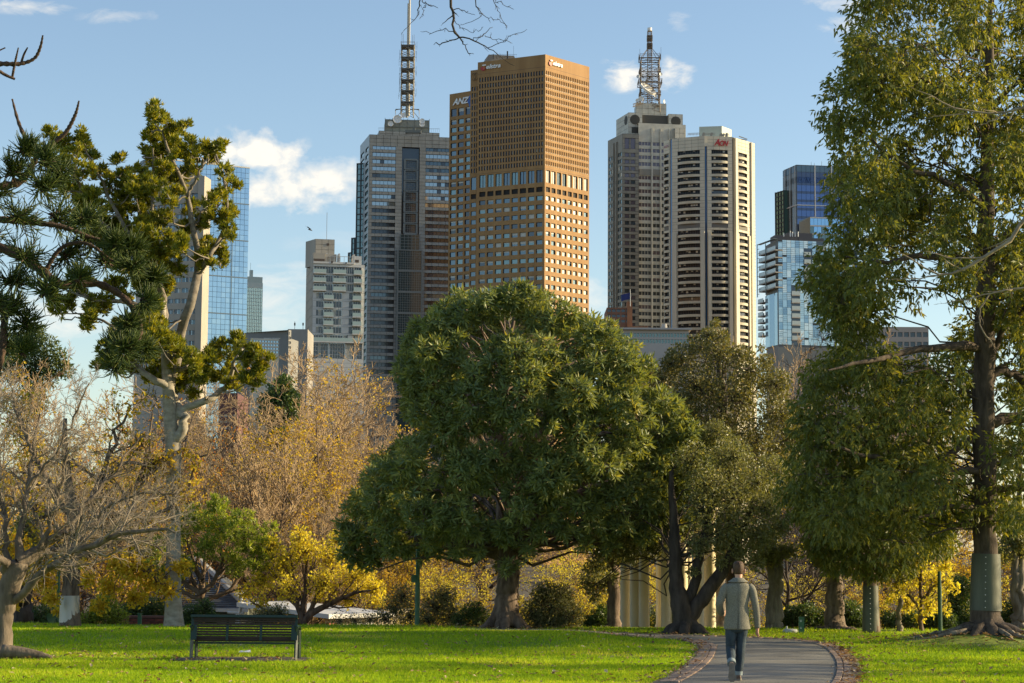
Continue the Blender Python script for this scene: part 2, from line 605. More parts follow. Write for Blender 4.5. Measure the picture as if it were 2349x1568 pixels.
# ---- the brown tower with narrow windows
def brown_tower():
    A, B, C = xy(1096, 144.2, 773.7), xy(1251, 125, 760), xy(1352, 155, 780)
    FL, FR = Face(A, B), Face(B, C)
    T = Tower('office_tower', 'tall brown concrete office tower with rows of narrow windows and a sunlit golden side', 'office tower', B, group='city towers')
    top = at(1251, 125, 760).z
    zz = lambda py: FL.Z(1247, py)
    wb = MB()
    rowsL, rowsR = [], []
    # lower floors: twelve rows of eight square windows
    low = []
    for r in range(13):
        low.append((zz(459 + 20.3 * r), zz(448.7 + 20.3 * r)))
    low = low[::-1]

    def cols8(F, x0, x1, frac, y):
        a, b = F.U(x0, y), F.U(x1, y)
        p = (b - a) / 8
        return [(a + p * i + p * (1 - frac) / 2, a + p * (i + 1) - p * (1 - frac) / 2) for i in range(8)]
    cL = cols8(FL, 1097.5, 1247.0, 0.76, 400)
    cR = cols8(FR, 1251.0, 1350.0, 0.74, 400)
    tall = (zz(418.5), zz(389.5))
    black = (zz(440), zz(428.5))
    nL, nR = 24, 24
    uL0, uL1 = FL.U(1098, 200), FL.U(1247, 200)
    uR0, uR1 = FR.U(1251.5, 200), FR.U(1351, 200)
    pL, pR = (uL1 - uL0) / nL, (uR1 - uR0) / nR
    nar = [(zz(172.6 + 14.75 * r), zz(162.3 + 14.75 * r)) for r in range(15)][::-1]
    for (F, cc, p, u0, n, rows) in ((FL, cL, pL, uL0, nL, rowsL), (FR, cR, pR, uR0, nR, rowsR)):
        for za, zb in low:
            rows.append((za, zb, cc))
        rows.append((*black, cc))
        rows.append((*tall, cc))
        nc = [(u0 + p * (i + 0.24), u0 + p * (i + 0.76)) for i in range(n)]
        for za, zb in nar:
            rows.append((za, zb, nc))
        wall(wb, F, BASE_Z, top, rows, depth=0.55, mr=1)
        side = 'L' if F is FL else 'R'
        for k, (za, zb, ops) in enumerate(rows):
            for ua, ub in ops:
                if (za, zb) == black:
                    T.win(F, ua, ub, za, zb, 0.45, M_VENT, 'louvre')
                elif len(ops) == 8:
                    if side == 'L':
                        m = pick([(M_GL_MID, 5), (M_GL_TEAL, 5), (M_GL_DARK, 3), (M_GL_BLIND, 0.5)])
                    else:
                        m = pick([(M_GL_PALE, 5), (M_GL_BLIND, 4), (M_GL_TEAL, 3)])  # sunlit side paler: blinds plus reflection put into the pane colour
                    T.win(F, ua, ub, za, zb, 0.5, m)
                    if (za, zb) == tall:      # a mullion and transom
                        T.win(F, (ua + ub) / 2 - 0.1, (ua + ub) / 2 + 0.1, za, zb, 0.36, M_BROWN_TRIM, 'mullion', False)
                    elif random.random() < 0.35:   # a half drawn blind inside
                        T.win(F, ua + 0.1, ub - 0.1, zb - (zb - za) * random.uniform(0.2, 0.6), zb, 0.47, M_GL_BLIND, 'blind', False)
                else:
                    m = pick([(M_GL_DARK, 9), (M_GL_MID, 4), (M_GL_BLIND, 0.2)]) if side == 'L' else pick([(M_GL_PALE, 6), (M_GL_BLIND, 3), (M_GL_MID, 1.3)])  # dark panes left, pale right: blinds and painted-in reflected light
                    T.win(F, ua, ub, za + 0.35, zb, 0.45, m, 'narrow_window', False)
                    T.win(F, ua, ub, za, za + 0.35, 0.2, M_VENT if side == 'L' else M_GL_PALE, 'window_sill', False)  # sill tone follows the light: dark on shaded face, pale on sunlit
    # joints of the big parapet panels
    for F, u1 in ((FL, FL.w), (FR, FR.w)):
        T.win(F, 0.1, u1 - 0.1, zz(154.2), zz(153.6), -0.02, M_BROWN_TRIM, 'panel_joint', False)
        T.win(F, 0.1, u1 - 0.1, zz(386.5), zz(385.9), -0.02, M_BROWN_TRIM, 'panel_joint', False)
    bk = (A[0] + C[0] - B[0], A[1] + C[1] - B[1])
    close_box(wb, [A, B, C, bk], BASE_Z, top - 0.3, 0, skip=(0, 1))
    # recessed step on the left
    D0, E0 = xy(1079.5, 161.8, 778.5), xy(1099, 160, 776.5)
    FS = Face(D0, E0)
    stop = at(1080, 161.7, 778).z
    uS = [FS.U(x, 300) for x in (1081.5, 1084.6, 1087.5, 1090.6, 1093, 1095)]
    rs = []
    for za, zb in low:
        rs.append((za, zb, [(uS[0], uS[4])]))
    rs.append((*black, [(uS[0], uS[4])]))
    rs.append((*tall, [(uS[0], uS[4])]))
    for za, zb in nar:
        if zb < FS.Z(1088, 196):
            rs.append((za, zb, [(uS[0], uS[1]), (uS[2], uS[3]), (uS[4], uS[5])]))
    wall(wb, FS, BASE_Z, stop, rs, depth=0.4, mr=1)
    for za, zb, ops in rs:
        for ua, ub in ops:
            T.win(FS, ua, ub, za, zb, 0.35, M_VENT if (za, zb) == black else (M_GL_MID if len(ops) == 1 else M_GL_DARK), 'step_window', False)
    close_box(wb, [D0, E0, (E0[0] + 4, E0[1] + 14), (D0[0] + 4, D0[1] + 14)], BASE_Z, stop, 0, skip=(0,))
    T.part(wb, 'wall', [M_BROWN, M_BROWN_TRIM])
    # raised plant room and masts on the roof
    pm = MB()
    P1, P2 = at(1103, 139, 780), at(1190, 131, 783)
    Fp = Face((P1.x, P1.y), (P2.x, P2.y))
    z0, z1 = top - 1.5, at(1150, 127.5, 782).z
    pts = [(0.0, z0), (3.2, z1), (Fp.w - 2.0, z1), (Fp.w + 2, z0)]
    f = [Fp.p(u, 0, z) for u, z in pts]
    b = [Fp.p(u, -8, z) for u, z in pts]
    pm.poly(f)
    for i in range(4):
        pm.quad(f[i], f[(i + 1) % 4], b[(i + 1) % 4], b[i])
    T.part(pm, 'plant_room', M_ROOF)
    rm = MB()
    for px, h, w in ((1164, 118, 0.55), (1178, 106, 0.08), (1140, 121, 0.12), (1132, 124, 0.2), (1147, 122, 0.07), (1122, 126, 0.07)):
        q = at(px, 131, 781)
        zt = at(px, h, 781).z
        rm.box((q.x, q.y, (q.z + zt) / 2 - 0.5), (w, w, zt - q.z + 1))
    for px in range(1128, 1188, 4):
        q = at(px, 126.5, 781)
        rm.box((q.x, q.y, q.z - 0.4), (0.05, 0.05, 1.2))
    q1, q2 = at(1128, 125.3, 781), at(1186, 125.3, 781)
    rm.tube([q1, q2], [0.05, 0.05], 4)
    T.part(rm, 'roof_mast', M_STEEL, kind='stuff')
    T.finish()
    # signs
    for F, x, y, x1, rd in ((FL, 1115.5, 159.0, 1153.5, M_WHITE), (FR, 1266.2, 149.5, 1291.5, M_WHITE)):
        u, z = F.uz(x, y)
        u1 = F.U(x1, y)
        sz = 2.35
        o = text('lettering', 'elstra', F, u, z, sz, 0.35, M_WHITE, T.root, shear=0.25, sx=(u1 - u) / (sz * 2.55), offset=0.05)
        em = MB()
        k = (u1 - u) / 6.0
        # emblem: a white T bar over a red bowl with an orange stem
        em.frame_box(F.o, F.u, F.n, u - 1.25 * k, u - 0.05 * k, 0.1, 0.5, z + 1.35, z + 1.8, 0)
        pts = [(u - 1.0 * k + 0.85 * k * math.cos(a), z + 0.35 + 0.95 * math.sin(a)) for a in np.linspace(math.pi * 0.75, math.pi * 2.05, 14)]
        em.poly([F.p(a, 0.42, b) for a, b in pts], 1)
        em.poly([F.p(a, 0.1, b) for a, b in pts][::-1], 1)
        for i in range(14):
            a, b = pts[i], pts[(i + 1) % 14]
            em.quad(F.p(a[0], 0.1, a[1]), F.p(b[0], 0.1, b[1]), F.p(b[0], 0.42, b[1]), F.p(a[0], 0.42, a[1]), 1)
        em.frame_box(F.o, F.u, F.n, u - 0.8 * k, u - 0.45 * k, 0.43, 0.5, z - 0.2, z + 1.34, 2)
        T.part(em, 'emblem', [M_WHITE, M_RED, mat('orange_sign', (0.55, 0.16, 0.03), 0.5)])
    rg = MB()
    uc, zc = FS.uz(1089.5, 176.5)
    for du in (-0.55, 0.55):
        ring = [FS.p(uc + du + 1.0 * math.cos(a), 0.25, zc + 1.5 * math.sin(a)) for a in np.linspace(0, 2 * math.pi, 21)]
        rg.tube(ring, [0.09] * 21, 5, cap=False)
    T.part(rg, 'ring_emblem', mat('bronze_sign', (0.16, 0.11, 0.07), 0.6))

    # ---- second brown tower behind, left
    D = 806.0
    a, b = xy(1031.5, 217, D + 3), xy(1092, 209, D - 5)
    F2 = Face(a, b)
    T2 = Tower('office_tower', 'second brown concrete office tower with larger square windows, behind and left of the taller one', 'office tower', a, group='city towers')
    top2 = at(1032, 216.9, D + 3).z
    cs = [(F2.U(x0, 300), F2.U(x1, 300)) for x0, x1 in ((1034.2, 1047.0), (1050.6, 1063.6), (1067.6, 1079.6), (1083, 1091))]
    z2 = lambda py: F2.Z(1040, py)
    rows = [(z2(268), z2(250.5), cs)] + [(z2(286.5 + 17.85 * r), z2(275.6 + 17.85 * r), cs) for r in range(24)]
    rows = rows[::-1]
    wb = MB()
    wall(wb, F2, BASE_Z, top2, rows, depth=0.5, mr=1)
    for za, zb, ops in rows:
        for i, (ua, ub) in enumerate(ops):
            T2.win(F2, ua, ub, za, zb, 0.45, pick([(M_GL_MID, 4), (M_GL_TEAL, 5), (M_GL_DARK, 4), (M_GL_BLACK, 1.5)]), single=i < 3)
            if random.random() < 0.4 and i < 3:
                T2.win(F2, ua + 0.15, ub - 0.15, zb - (zb - za) * random.uniform(0.2, 0.5), zb - 0.05, 0.42, M_GL_BLIND, 'blind', False)
    close_box(wb, [a, b, (b[0] + 5, b[1] + 30), (a[0] + 5, a[1] + 30)], BASE_Z, top2 - 0.2, 0, skip=(0,))
    T2.part(wb, 'wall', [M_BROWN, M_BROWN_TRIM])
    T2.finish()
    u, z = F2.uz(1040.5, 242.0)
    u1 = F2.U(1071.5, 242)
    text('lettering', 'ANZ', F2, u, z, 3.55, 0.3, M_WHITE, T2.root, shear=0.3, sx=(u1 - u) / (3.55 * 1.95), offset=0.1)
    bm = MB()
    u, z = F2.uz(1076.5, 234)
    for du, dz, r in ((0, 0.1, 0.75), (0.9, 1.5, 0.9), (0.9, -1.3, 0.9)):
        P = [F2.p(u + du + r * math.cos(a), 0.35, z + dz + r * 1.25 * math.sin(a)) for a in np.linspace(0, 2 * math.pi, 17)[:-1]]
        Q = [F2.p(u + du + r * math.cos(a), 0.05, z + dz + r * 1.25 * math.sin(a)) for a in np.linspace(0, 2 * math.pi, 17)[:-1]]
        bm.poly(P)
        for i in range(16):
            bm.quad(Q[i], Q[(i + 1) % 16], P[(i + 1) % 16], P[i])
    T2.part(bm, 'emblem', M_BLUE)


brown_tower()


# ---- lattice helpers
def lattice(mb, c, w0, w1, z0, z1, n, r=0.18, m=0, twist=0.0, brace=True, rings=True):
    """Four legged lattice mast."""
    def corners(w):
        return [(c[0] + w / 2 * sx, c[1] + w / 2 * sy) for sx, sy in ((-1, -1), (1, -1), (1, 1), (-1, 1))]
    for k in range(4):
        a, b = corners(w0)[k], corners(w1)[k]
        mb.tube([(*a, z0), (*b, z1)], [r, r], 4, m)
    for i in range(n):
        t0, t1 = i / n, (i + 1) / n
        wa, wb_ = w0 + (w1 - w0) * t0, w0 + (w1 - w0) * t1
        za, zb = z0 + (z1 - z0) * t0, z0 + (z1 - z0) * t1
        ca, cb = corners(wa), corners(wb_)
        for k in range(4):
            if rings:
                mb.tube([(*cb[k], zb), (*cb[(k + 1) % 4], zb)], [r * 0.8] * 2, 4, m)
            if brace:
                mb.tube([(*ca[k], za), (*cb[(k + 1) % 4], zb)], [r * 0.55] * 2, 3, m)
                mb.tube([(*ca[(k + 1) % 4], za), (*cb[k], zb)], [r * 0.55] * 2, 3, m)


def dish(mb, c, r, d, m=0):
    """A round dish facing direction d."""
    d = Vector(d).normalized()
    a = d.orthogonal().normalized()
    b = d.cross(a)
    rings = []
    for t, off in ((0.15, -0.28), (0.6, -0.18), (1.0, 0.05)):
        rings.append([Vector(c) + (a * math.cos(q) + b * math.sin(q)) * r * t + d * r * off for q in np.linspace(0, 2 * math.pi, 17)[:-1]])
    for R0, R1 in zip(rings, rings[1:]):
        for i in range(16):
            mb.quad(R0[i], R0[(i + 1) % 16], R1[(i + 1) % 16], R1[i], m)
    mb.poly(rings[0], m)
    back = [p - d * r * 0.25 for p in rings[2]]
    for i in range(16):
        mb.quad(rings[2][i], rings[2][(i + 1) % 16], back[(i + 1) % 16], back[i], m)
    mb.poly(back[::-1], m)


# ---- granite tower with a tall mast
M_GRAN = mat('grey_granite', (0.245, 0.25, 0.235), 0.55, var=0.14, scale=0.25, stretch=(1, 1, 1), bump=0.0)
M_GRAN_J = mat('granite_joint', (0.07, 0.06, 0.055), 0.8)


def granite_tower():
    D = 930.0
    L, B, C = xy(826.3, 335, 956.7), xy(847.6, 308.7, D), xy(1039, 316, 936.5)
    F = Face(B, C)
    FLf = Face(L, B)
    T = Tower('office_tower', 'grey granite tower with banded windows, a dark glass centre strip and a very tall mast', 'office tower', B, group='city towers')
    top = at(847.6, 308.7, D).z
    zz = lambda py: F.Z(880, py)
    ranges = [(F.U(855, 340), F.U(908, 340)), (F.U(977, 340), F.U(1030.5, 340))]
    rows = [(zz(343.4 + 16.08 * r), zz(334.6 + 16.08 * r)) for r in range(34)][::-1]
    uc0, uc1 = F.U(922.5, 360), F.U(962.5, 360)
    ztopc = zz(336)
    wb = MB()
    # left and right wings of the front with openings
    rl = [(za, zb, [ranges[0]]) for za, zb in rows]
    rr = [(za, zb, [ranges[1]]) for za, zb in rows]
    wall(wb, F, BASE_Z, ztopc, rl, 0.6, 0, uc0, 0, 1, panel=(3.3, 1.75, 0.16), mp=1)
    wall(wb, F, BASE_Z, ztopc, rr, 0.6, uc1, F.w, 0, 1, panel=(3.3, 1.75, 0.16), mp=1)
    wall(wb, F, ztopc, top, [], 0.6, 0, F.w, 0, 1, panel=(3.3, 1.75, 0.16), mp=1)
    random.seed(3)
    for ri, (za, zb) in enumerate(rows[::-1]):
        for k, (ua, ub) in enumerate(ranges):
            gm_ = pick([(M_GL_REFL, 6), (M_GL_MID, 2)]) if ri < 9 else pick([(M_GL_DARK, 5), (M_GL_MID, 3), (M_GL_BLACK, 2)])  # bright upper and dark lower rows: reflections put into the pane colour
            for i in range(6):
                p = (ub - ua) / 6
                T.win(F, ua + p * i + 0.07, ua + p * (i + 1) - 0.07, za, zb, 0.5, gm_ if random.random() < 0.9 else M_GL_DARK, 'window_pane')
    # side reveals of the centre recess
    for u in (uc0, uc1):
        wb.quad(F.p(u, 0, BASE_Z), F.p(u, -1.6, BASE_Z), F.p(u, -1.6, ztopc), F.p(u, 0, ztopc), 1)
    wb.quad(F.p(uc0, 0, ztopc), F.p(uc1, 0, ztopc), F.p(uc1, -1.6, ztopc), F.p(uc0, -1.6, ztopc), 1)
    bk = (F.p(F.w, -34, 0)[:2], F.p(0, -34, 0)[:2])
    # left return wall: glass and stone
    zl = lambda py: FLf.Z(838, py)
    rowsl = [(zl(353 + 16.3 * r), zl(344 + 16.3 * r), [(FLf.w * 0.08, FLf.w * 0.46), (FLf.w * 0.6, FLf.w * 0.92)]) for r in range(33)][::-1]
    wall(wb, FLf, BASE_Z, top, rowsl, 0.4, 0, FLf.w, 2, 1)
    for za, zb, ops in rowsl:
        for ua, ub in ops:
            T.win(FLf, ua, ub, za, zb, 0.35, M_GL_TEAL, 'side_window', False)
    wb.quad((C[0], C[1], BASE_Z), (bk[0][0], bk[0][1], BASE_Z), (bk[0][0], bk[0][1], top), (C[0], C[1], top), 0)
    wb.quad((bk[0][0], bk[0][1], BASE_Z), (L[0], L[1], BASE_Z), (L[0], L[1], top), (bk[0][0], bk[0][1], top), 0)
    wb.poly([(*B, top), (*C, top), (*bk[0], top), (*L, top)], 0)
    # stepped parapet
    ua, ub = F.U(871, 305), F.U(1010, 305)
    z2 = F.Z(880, 297.5)
    Fs = Face(F.p(ua, -3.0, 0)[:2], F.p(ub, -3.0, 0)[:2])
    wall(wb, Fs, top, z2, [], 0.3, panel=(3.3, 1.75, 0.16), mp=1)
    q = [Fs.p(0, 0, 0)[:2], Fs.p(Fs.w, 0, 0)[:2], Fs.p(Fs.w, -22, 0)[:2], Fs.p(0, -22, 0)[:2]]
    close_box(wb, q, top, z2, 0, skip=(0,))
    T.part(wb, 'wall', [M_GRAN, M_GRAN_J, mat('pale_side_cladding', (0.30, 0.33, 0.35), 0.4)])
    # centre strip: dark glass with a steel grid, then bays that stand proud lower down
    cg = MB()
    pane_mb(cg, F, uc0, uc1, BASE_Z, ztopc, 1.5, 0, 0.1)
    T.part(cg, 'centre_glass', M_GL_DARK)
    gm = MB()

    def grid(u0, u1, za, zb, nu, nz, d0, d1, t=0.16):
        for i in range(nu + 1):
            u = u0 + (u1 - u0) * i / nu
            gm.frame_box(F.o, F.u, F.n, u - t / 2, u + t / 2, d0, d1, za, zb)
        for j in range(nz + 1):
            z = za + (zb - za) * j / nz
            gm.frame_box(F.o, F.u, F.n, u0, u1, d0, d1 - 0.03, z - t / 2, z + t / 2)
    ui0, ui1 = F.U(928.5, 420), F.U(957.5, 420)
    for i in range(7):
        za, zb = F.Z(940, 389 + 24.5 * i), F.Z(940, 366 + 24.5 * i)
        grid(ui0, ui1, za, zb, 1, 1, -1.4, -0.5, 0.9)
        grid(ui0, ui1, za, zb, 7, 4, -1.4, -1.2, 0.12)
    b2 = MB()
    bu0, bu1 = F.U(918.5, 560), F.U(961.5, 560)
    zb1, zb2 = F.Z(940, 574), F.Z(940, 539.5)
    cu0, cu1 = F.U(911.5, 620), F.U(967.5, 620)
    b2.frame_box(F.o, F.u, F.n, bu0, bu1, -1.3, 0.6, zb1, zb2, 0)
    b2.frame_box(F.o, F.u, F.n, cu0, cu1, -1.3, 1.2, BASE_Z, zb1 - 0.02, 0)
    T.part(b2, 'glass_bay', mat('deep_teal_glass', (0.035, 0.06, 0.065), 0.08, metal=0.15, spec=0.6))
    grid(bu0, bu1, zb1, zb2, 5, 5, 0.55, 0.75, 0.2)
    for i in range(7):
        za, zb = F.Z(940, 606 + 48.5 * i), F.Z(940, 575 + 48.5 * i)
        grid(cu0 + 0.4, cu1 - 0.4, za - 3, zb - 0.3, 10, 8, 1.15, 1.35, 0.14)
        grid(cu0, cu1, za - 3.2, zb - 0.1, 1, 1, 1.15, 1.5, 0.5)
    T.part(gm, 'glazing_bar', mat('grey_glazing_bar', (0.16, 0.18, 0.18), 0.5, metal=0.3), kind='stuff')
    # steel framed glass stair tower on the left side and its two lower steps
    sb = MB()
    gb = MB()
    for (x0, x1, yt, d, mid) in ((819, 846, 375, 948, 3), (806.5, 820, 546, 952, 2), (799, 807.5, 580, 955, 1)):
        a, b = xy(x0, yt, d), xy(x1, yt, d - 2)
        Fx = Face(a, b)
        zt = at(x0, yt, d).z
        gb.frame_box(Fx.o, Fx.u, Fx.n, 0.3, Fx.w - 0.3, -8, -0.3, BASE_Z, zt - 0.3)
        for i in range(mid + 1):
            u = Fx.w * i / mid
            w = 0.9 if i == mid - 1 and mid == 3 else 0.45
            sb.frame_box(Fx.o, Fx.u, Fx.n, u - w / 2, u + w / 2, -0.5, 0.1, BASE_Z, zt)
        z = zt
        k = 0
        while z > 0:
            t = 0.55 if k % 3 == 0 else 0.2
            sb.frame_box(Fx.o, Fx.u, Fx.n, 0, Fx.w, -0.45, 0.06, z - t, z)
            z -= 2.75
            k += 1
    T.part(gb, 'stair_glass', M_GL_TEAL)
    T.part(sb, 'stair_frame', M_STEEL)
    # plant box on top
    pb = MB()
    a, b = xy(883, 300, 941), xy(984.5, 300, 943)
    Fp = Face(a, b)
    zt = F.Z(930, 269.5) + 0.5
    za = z2
    pb.frame_box(Fp.o, Fp.u, Fp.n, 0, Fp.w, -14, 0, za, zt)
    T.part(pb, 'plant_room', mat('olive_grey_panel', (0.27, 0.28, 0.24), 0.7, var=0.15, scale=0.2))
    fr = MB()
    for i in range(7):
        u = Fp.w * i / 6
        fr.frame_box(Fp.o, Fp.u, Fp.n, u - 0.12, u + 0.12, 0.25, 0.55, za, zt + 0.8)
    for z in (za + 1.2, za + (zt - za) * 0.5, zt + 0.1):
        fr.frame_box(Fp.o, Fp.u, Fp.n, 0, Fp.w, 0.2, 0.5, z - 0.12, z + 0.12)
    for i in range(14):
        u = Fp.w * random.random()
        h = random.uniform(0.8, 3.0)
        fr.frame_box(Fp.o, Fp.u, Fp.n, u - 0.05, u + 0.05, -3, -2.8, zt, zt + h)
    for px0, px1, y in ((868, 882, 294), (985, 1008, 296)):
        q0, q1 = at(px0, y, 936), at(px1, y, 936)
        fr.tube([q0, q1], [0.07, 0.07], 4)
        for t in np.linspace(0, 1, 6):
            q = q0.lerp(q1, t)
            fr.box((q.x, q.y, q.z - 0.8), (0.06, 0.06, 1.8))
    fr.box(at(948, 303, 927), (7.5, 2.2, 1.3))
    fr.box(at(950, 297.5, 927), (1.3, 1.3, 1.3))
    T.part(fr, 'plant_frame', mat('grey_steel', (0.16, 0.17, 0.155), 0.6, metal=0.2), kind='stuff')
    for (px, py, r) in ((911.5, 273.5, 2.0), (896, 284, 1.3), (968.5, 278.2, 1.3), (968, 285, 1.3), (925, 265, 1.2)):
        dm = MB()
        q = at(px, py, 938)
        dish(dm, q, r, (0.1, -1, 0.1))
        T.part(dm, 'dish', M_DISH)
    # mast
    mm = MB()
    ct = at(934.5, 240, 948)
    zs = [at(934.5, y, 948).z for y in (268, 236, 210, 185, 159.5, 133.5, 106.5)]
    ws = [5.9, 5.9, 5.95, 6.0, 6.05, 6.1, 6.15]
    for i in range(6):
        lattice(mm, (ct.x, ct.y), ws[i], ws[i + 1], zs[i], zs[i + 1], 2, 0.23, rings=False)
        z = zs[i + 1]
        w = ws[i + 1] + 0.5
        mm.box((ct.x, ct.y, z - 0.25), (w, w, 0.5))
        for sx, sy in ((-1, 0), (1, 0), (0, -1), (0, 1)):
            mm.box((ct.x + sx * w / 2, ct.y + sy * w / 2, z + 1.0), (0.1 if sx else w, 0.1 if sy else w, 0.12))
            mm.box((ct.x + sx * w / 2, ct.y + sy * w / 2, z + 1.5), (0.1 if sx else w, 0.1 if sy else w, 0.1))
        mm.box((ct.x, ct.y, z - 1.0), (w - 0.6, w - 0.6, 0.25))
    for k in range(26):
        sgn = random.choice((-1, 1))
        z = random.uniform(zs[1], zs[6])
        L_ = random.uniform(0.6, 1.3)
        x = ct.x + sgn * 3.1
        mm.box((x + sgn * L_ / 2, ct.y - 1, z), (L_, 0.08, 0.08))
        mm.box((x + sgn * L_, ct.y - 1, z + random.uniform(-1, 1)), (0.1, 0.1, random.uniform(1.5, 4)))
    for dx in (-3.0, -2.3, 2.1, 2.9):
        mm.box((ct.x + dx, ct.y, zs[6] + 3.0), (0.12, 0.12, random.uniform(5, 7)))
    w = 11.5
    for sx in (-1, 1):
        mm.tube([(ct.x + sx * w / 2, ct.y, zs[0] - 1), (ct.x + sx * w / 2, ct.y, zs[0] + 3.2), (ct.x + sx * 3, ct.y, zs[0] + 3.8)], [0.22] * 3, 4)
        mm.tube([(ct.x + sx * w / 2, ct.y, zs[0] - 1), (ct.x + sx * 2, ct.y, zs[0] + 3.6)], [0.14] * 2, 4)
    mm.box((ct.x, ct.y, zs[0] + 3.6), (w, 0.3, 0.3))
    T.part(mm, 'lattice_mast', mat('mast_steel', (0.20, 0.19, 0.165), 0.7, metal=0.1))
    pp = MB()
    for px, yt, r0 in ((936.5, -14, 0.42), (933.3, 6, 0.36)):
        q = at(px, 250, 947 if px > 935 else 950)
        zt = at(px + 2.5, yt, 948).z
        zm = zs[2]
        qq = at(px + 1.8, 0, 948)
        pp.tube([(q.x, q.y, zs[0]), (q.x + 0.05, q.y, zs[3])], [r0 * 1.9] * 2, 10)
        pp.tube([(q.x + 0.05, q.y, zs[3]), (q.x + 0.1, q.y, zt)], [r0 * 1.25, r0 * 1.1], 10)
    T.part(pp, 'mast_pole', mat('mast_pole_paint', (0.33, 0.32, 0.28), 0.5))
    T.finish()


granite_tower()

# ---- stone tower with a lattice mast (behind, right of centre)
M_STONE = mat('brownish_stone', (0.24, 0.22, 0.18), 0.6, var=0.12, scale=0.3)
M_STONE_L = mat('pale_stone', (0.50, 0.48, 0.41), 0.6, var=0.12, scale=0.3)
M_PURPLE = mat('mauve_glass', (0.12, 0.09, 0.11), 0.07, metal=0.35, spec=0.8)


def stone_tower():
    D = 985.0
    A, B, C = xy(1394.4, 323.7, 1003), xy(1428, 307, D), xy(1465.5, 308.2, D + 1)
    T = Tower('office_tower', 'stepped stone tower with round louvres and a lattice mast behind the pale octagonal tower', 'office tower', B, group='city towers')
    FL, FB = Face(A, B), Face(B, C)
    top = at(1428, 307, D).z
    wb = MB()
    P = 15.6

    def rowz(F, px, y0, h, n):
        return [(F.Z(px, y0 + h + P * r), F.Z(px, y0 + P * r)) for r in range(n)]
    zf = rowz(FB, 1446, 351.5, 8.6, 29)
    prs = [(FB.U(1433.5, 420), FB.U(1443.5, 420)), (FB.U(1447, 420), FB.U(1457, 420))]
    big = (FB.Z(1446, 342), FB.Z(1446, 317.5))
    rows = [(za, zb, prs) for za, zb in zf][::-1] + [(*big, prs)]
    wall(wb, FB, BASE_Z, top, rows, 0.5, mr=0, panel=(6.3, 3.3, 0.2), mp=2)
    for i, (za, zb, ops) in enumerate(rows):
        for ua, ub in ops:
            T.win(FB, ua, ub, za, zb, 0.45, M_PURPLE if (za, zb) == big or i > 24 else pick([(M_GL_DARK, 3), (M_GL_BLACK, 3), (M_PURPLE, 3)]), 'window')
    # left oblique side: bluish windows in pairs and a pilaster
    zl = rowz(FL, 1420, 351.5, 9.2, 29)
    w = FL.w
    ops = [(w * 0.06, w * 0.2), (w * 0.25, w * 0.36), (w * 0.52, w * 0.6), (w * 0.68, w * 0.8), (w * 0.83, w * 0.95)]
    rows = [(za, zb, ops) for za, zb in zl][::-1]
    wall(wb, FL, BASE_Z, top - 0.05, rows, 0.5, mr=0)
    for za, zb, o in rows:
        for ua, ub in o:
            T.win(FL, ua, ub, za, zb, 0.3, pick([(M_GL_TEAL, 5), (M_GL_MID, 3), (M_GL_PALE, 0.6)]), 'window')
    for u in (w * 0.44, w * 0.64):
        wb.frame_box(FL.o, FL.u, FL.n, u - 0.35, u + 0.35, 0.003, 0.7, BASE_Z, top - 3, 0)
    wb.poly([(*A, top), (*B, top), (*C, top), (*FB.p(FB.w, -16, 0)[:2], top), (*FL.p(0, -10, 0)[:2], top)], 0)
    wb.quad((*C, BASE_Z), FB.p(FB.w, -3.2, BASE_Z), FB.p(FB.w, -3.2, top), (*C, top), 0)
    # centre bay, set back a little: pale spandrels and glass bands between ribs
    E, G = xy(1464.5, 285, D + 3), xy(1573, 289, D + 7)
    FC = Face(E, G)
    tc = FC.Z(1500, 284)
    zc = rowz(FC, 1490, 326.5, 8.2, 31)
    bays = [(FC.U(1465.5, 400), FC.U(1493, 400)), (FC.U(1497.5, 400), FC.U(1513.2, 400)), (FC.U(1517.5, 400), FC.U(1533, 400)), (FC.U(1537, 400), FC.U(1552, 400)), (FC.U(1556, 400), FC.U(1570, 400))]
    rows = [(za, zb, bays) for r, (za, zb) in enumerate(zc)][::-1]
    wall(wb, FC, BASE_Z, tc, rows, 0.4, m=1, mr=0)
    for i, (za, zb, o) in enumerate(rows):
        for k, (ua, ub) in enumerate(o):
            T.win(FC, ua, ub, za, zb, 0.35, M_PURPLE if i > 22 else pick([(M_GL_DARK, 3), (M_GL_BLACK, 4), (M_PURPLE, 2)]), 'window_band', k < 2)
            nn = 4 if k == 0 else 2
            for j in range(1, nn):
                u = ua + (ub - ua) * j / nn
                T.win(FC, u - 0.12, u + 0.12, za, zb, 0.2, M_STONE_L, 'mullion', False)
    for (a, b) in ((1493, 1497.5), (1513.2, 1517.5), (1533, 1537), (1552, 1556)):
        ua, ub = FC.U(a, 400), FC.U(b, 400)
        wb.frame_box(FC.o, FC.u, FC.n, ua + 0.2, ub - 0.2, 0.003, 0.9, BASE_Z, tc - 2.5, 1)
    z1, z2 = FC.Z(1490, 403), FC.Z(1490, 379)       # a plain storey
    wb.frame_box(FC.o, FC.u, FC.n, 0.4, FC.w, 0.004, 0.35, z1, z2 - 2.2, 0)
    wb.poly([(*E, tc), (*G, tc), (*FC.p(FC.w, -16, 0)[:2], tc), (*FC.p(0, -16, 0)[:2], tc)], 1)
    wb.quad((*G, BASE_Z), FC.p(FC.w, -16, BASE_Z), FC.p(FC.w, -16, tc), (*G, tc), 1)
    T.part(wb, 'wall', [M_STONE, M_STONE_L, M_GRAN_J])
    # crown: two corner towers with round louvres and a dark louvre between
    cb = MB()
    a, b = xy(1441.5, 258.3, D + 6), xy(1566.3, 262.6, D + 10)
    FT = Face(a, b)
    tt = FT.Z(1441.5, 258.3)
    tb = tc - 9
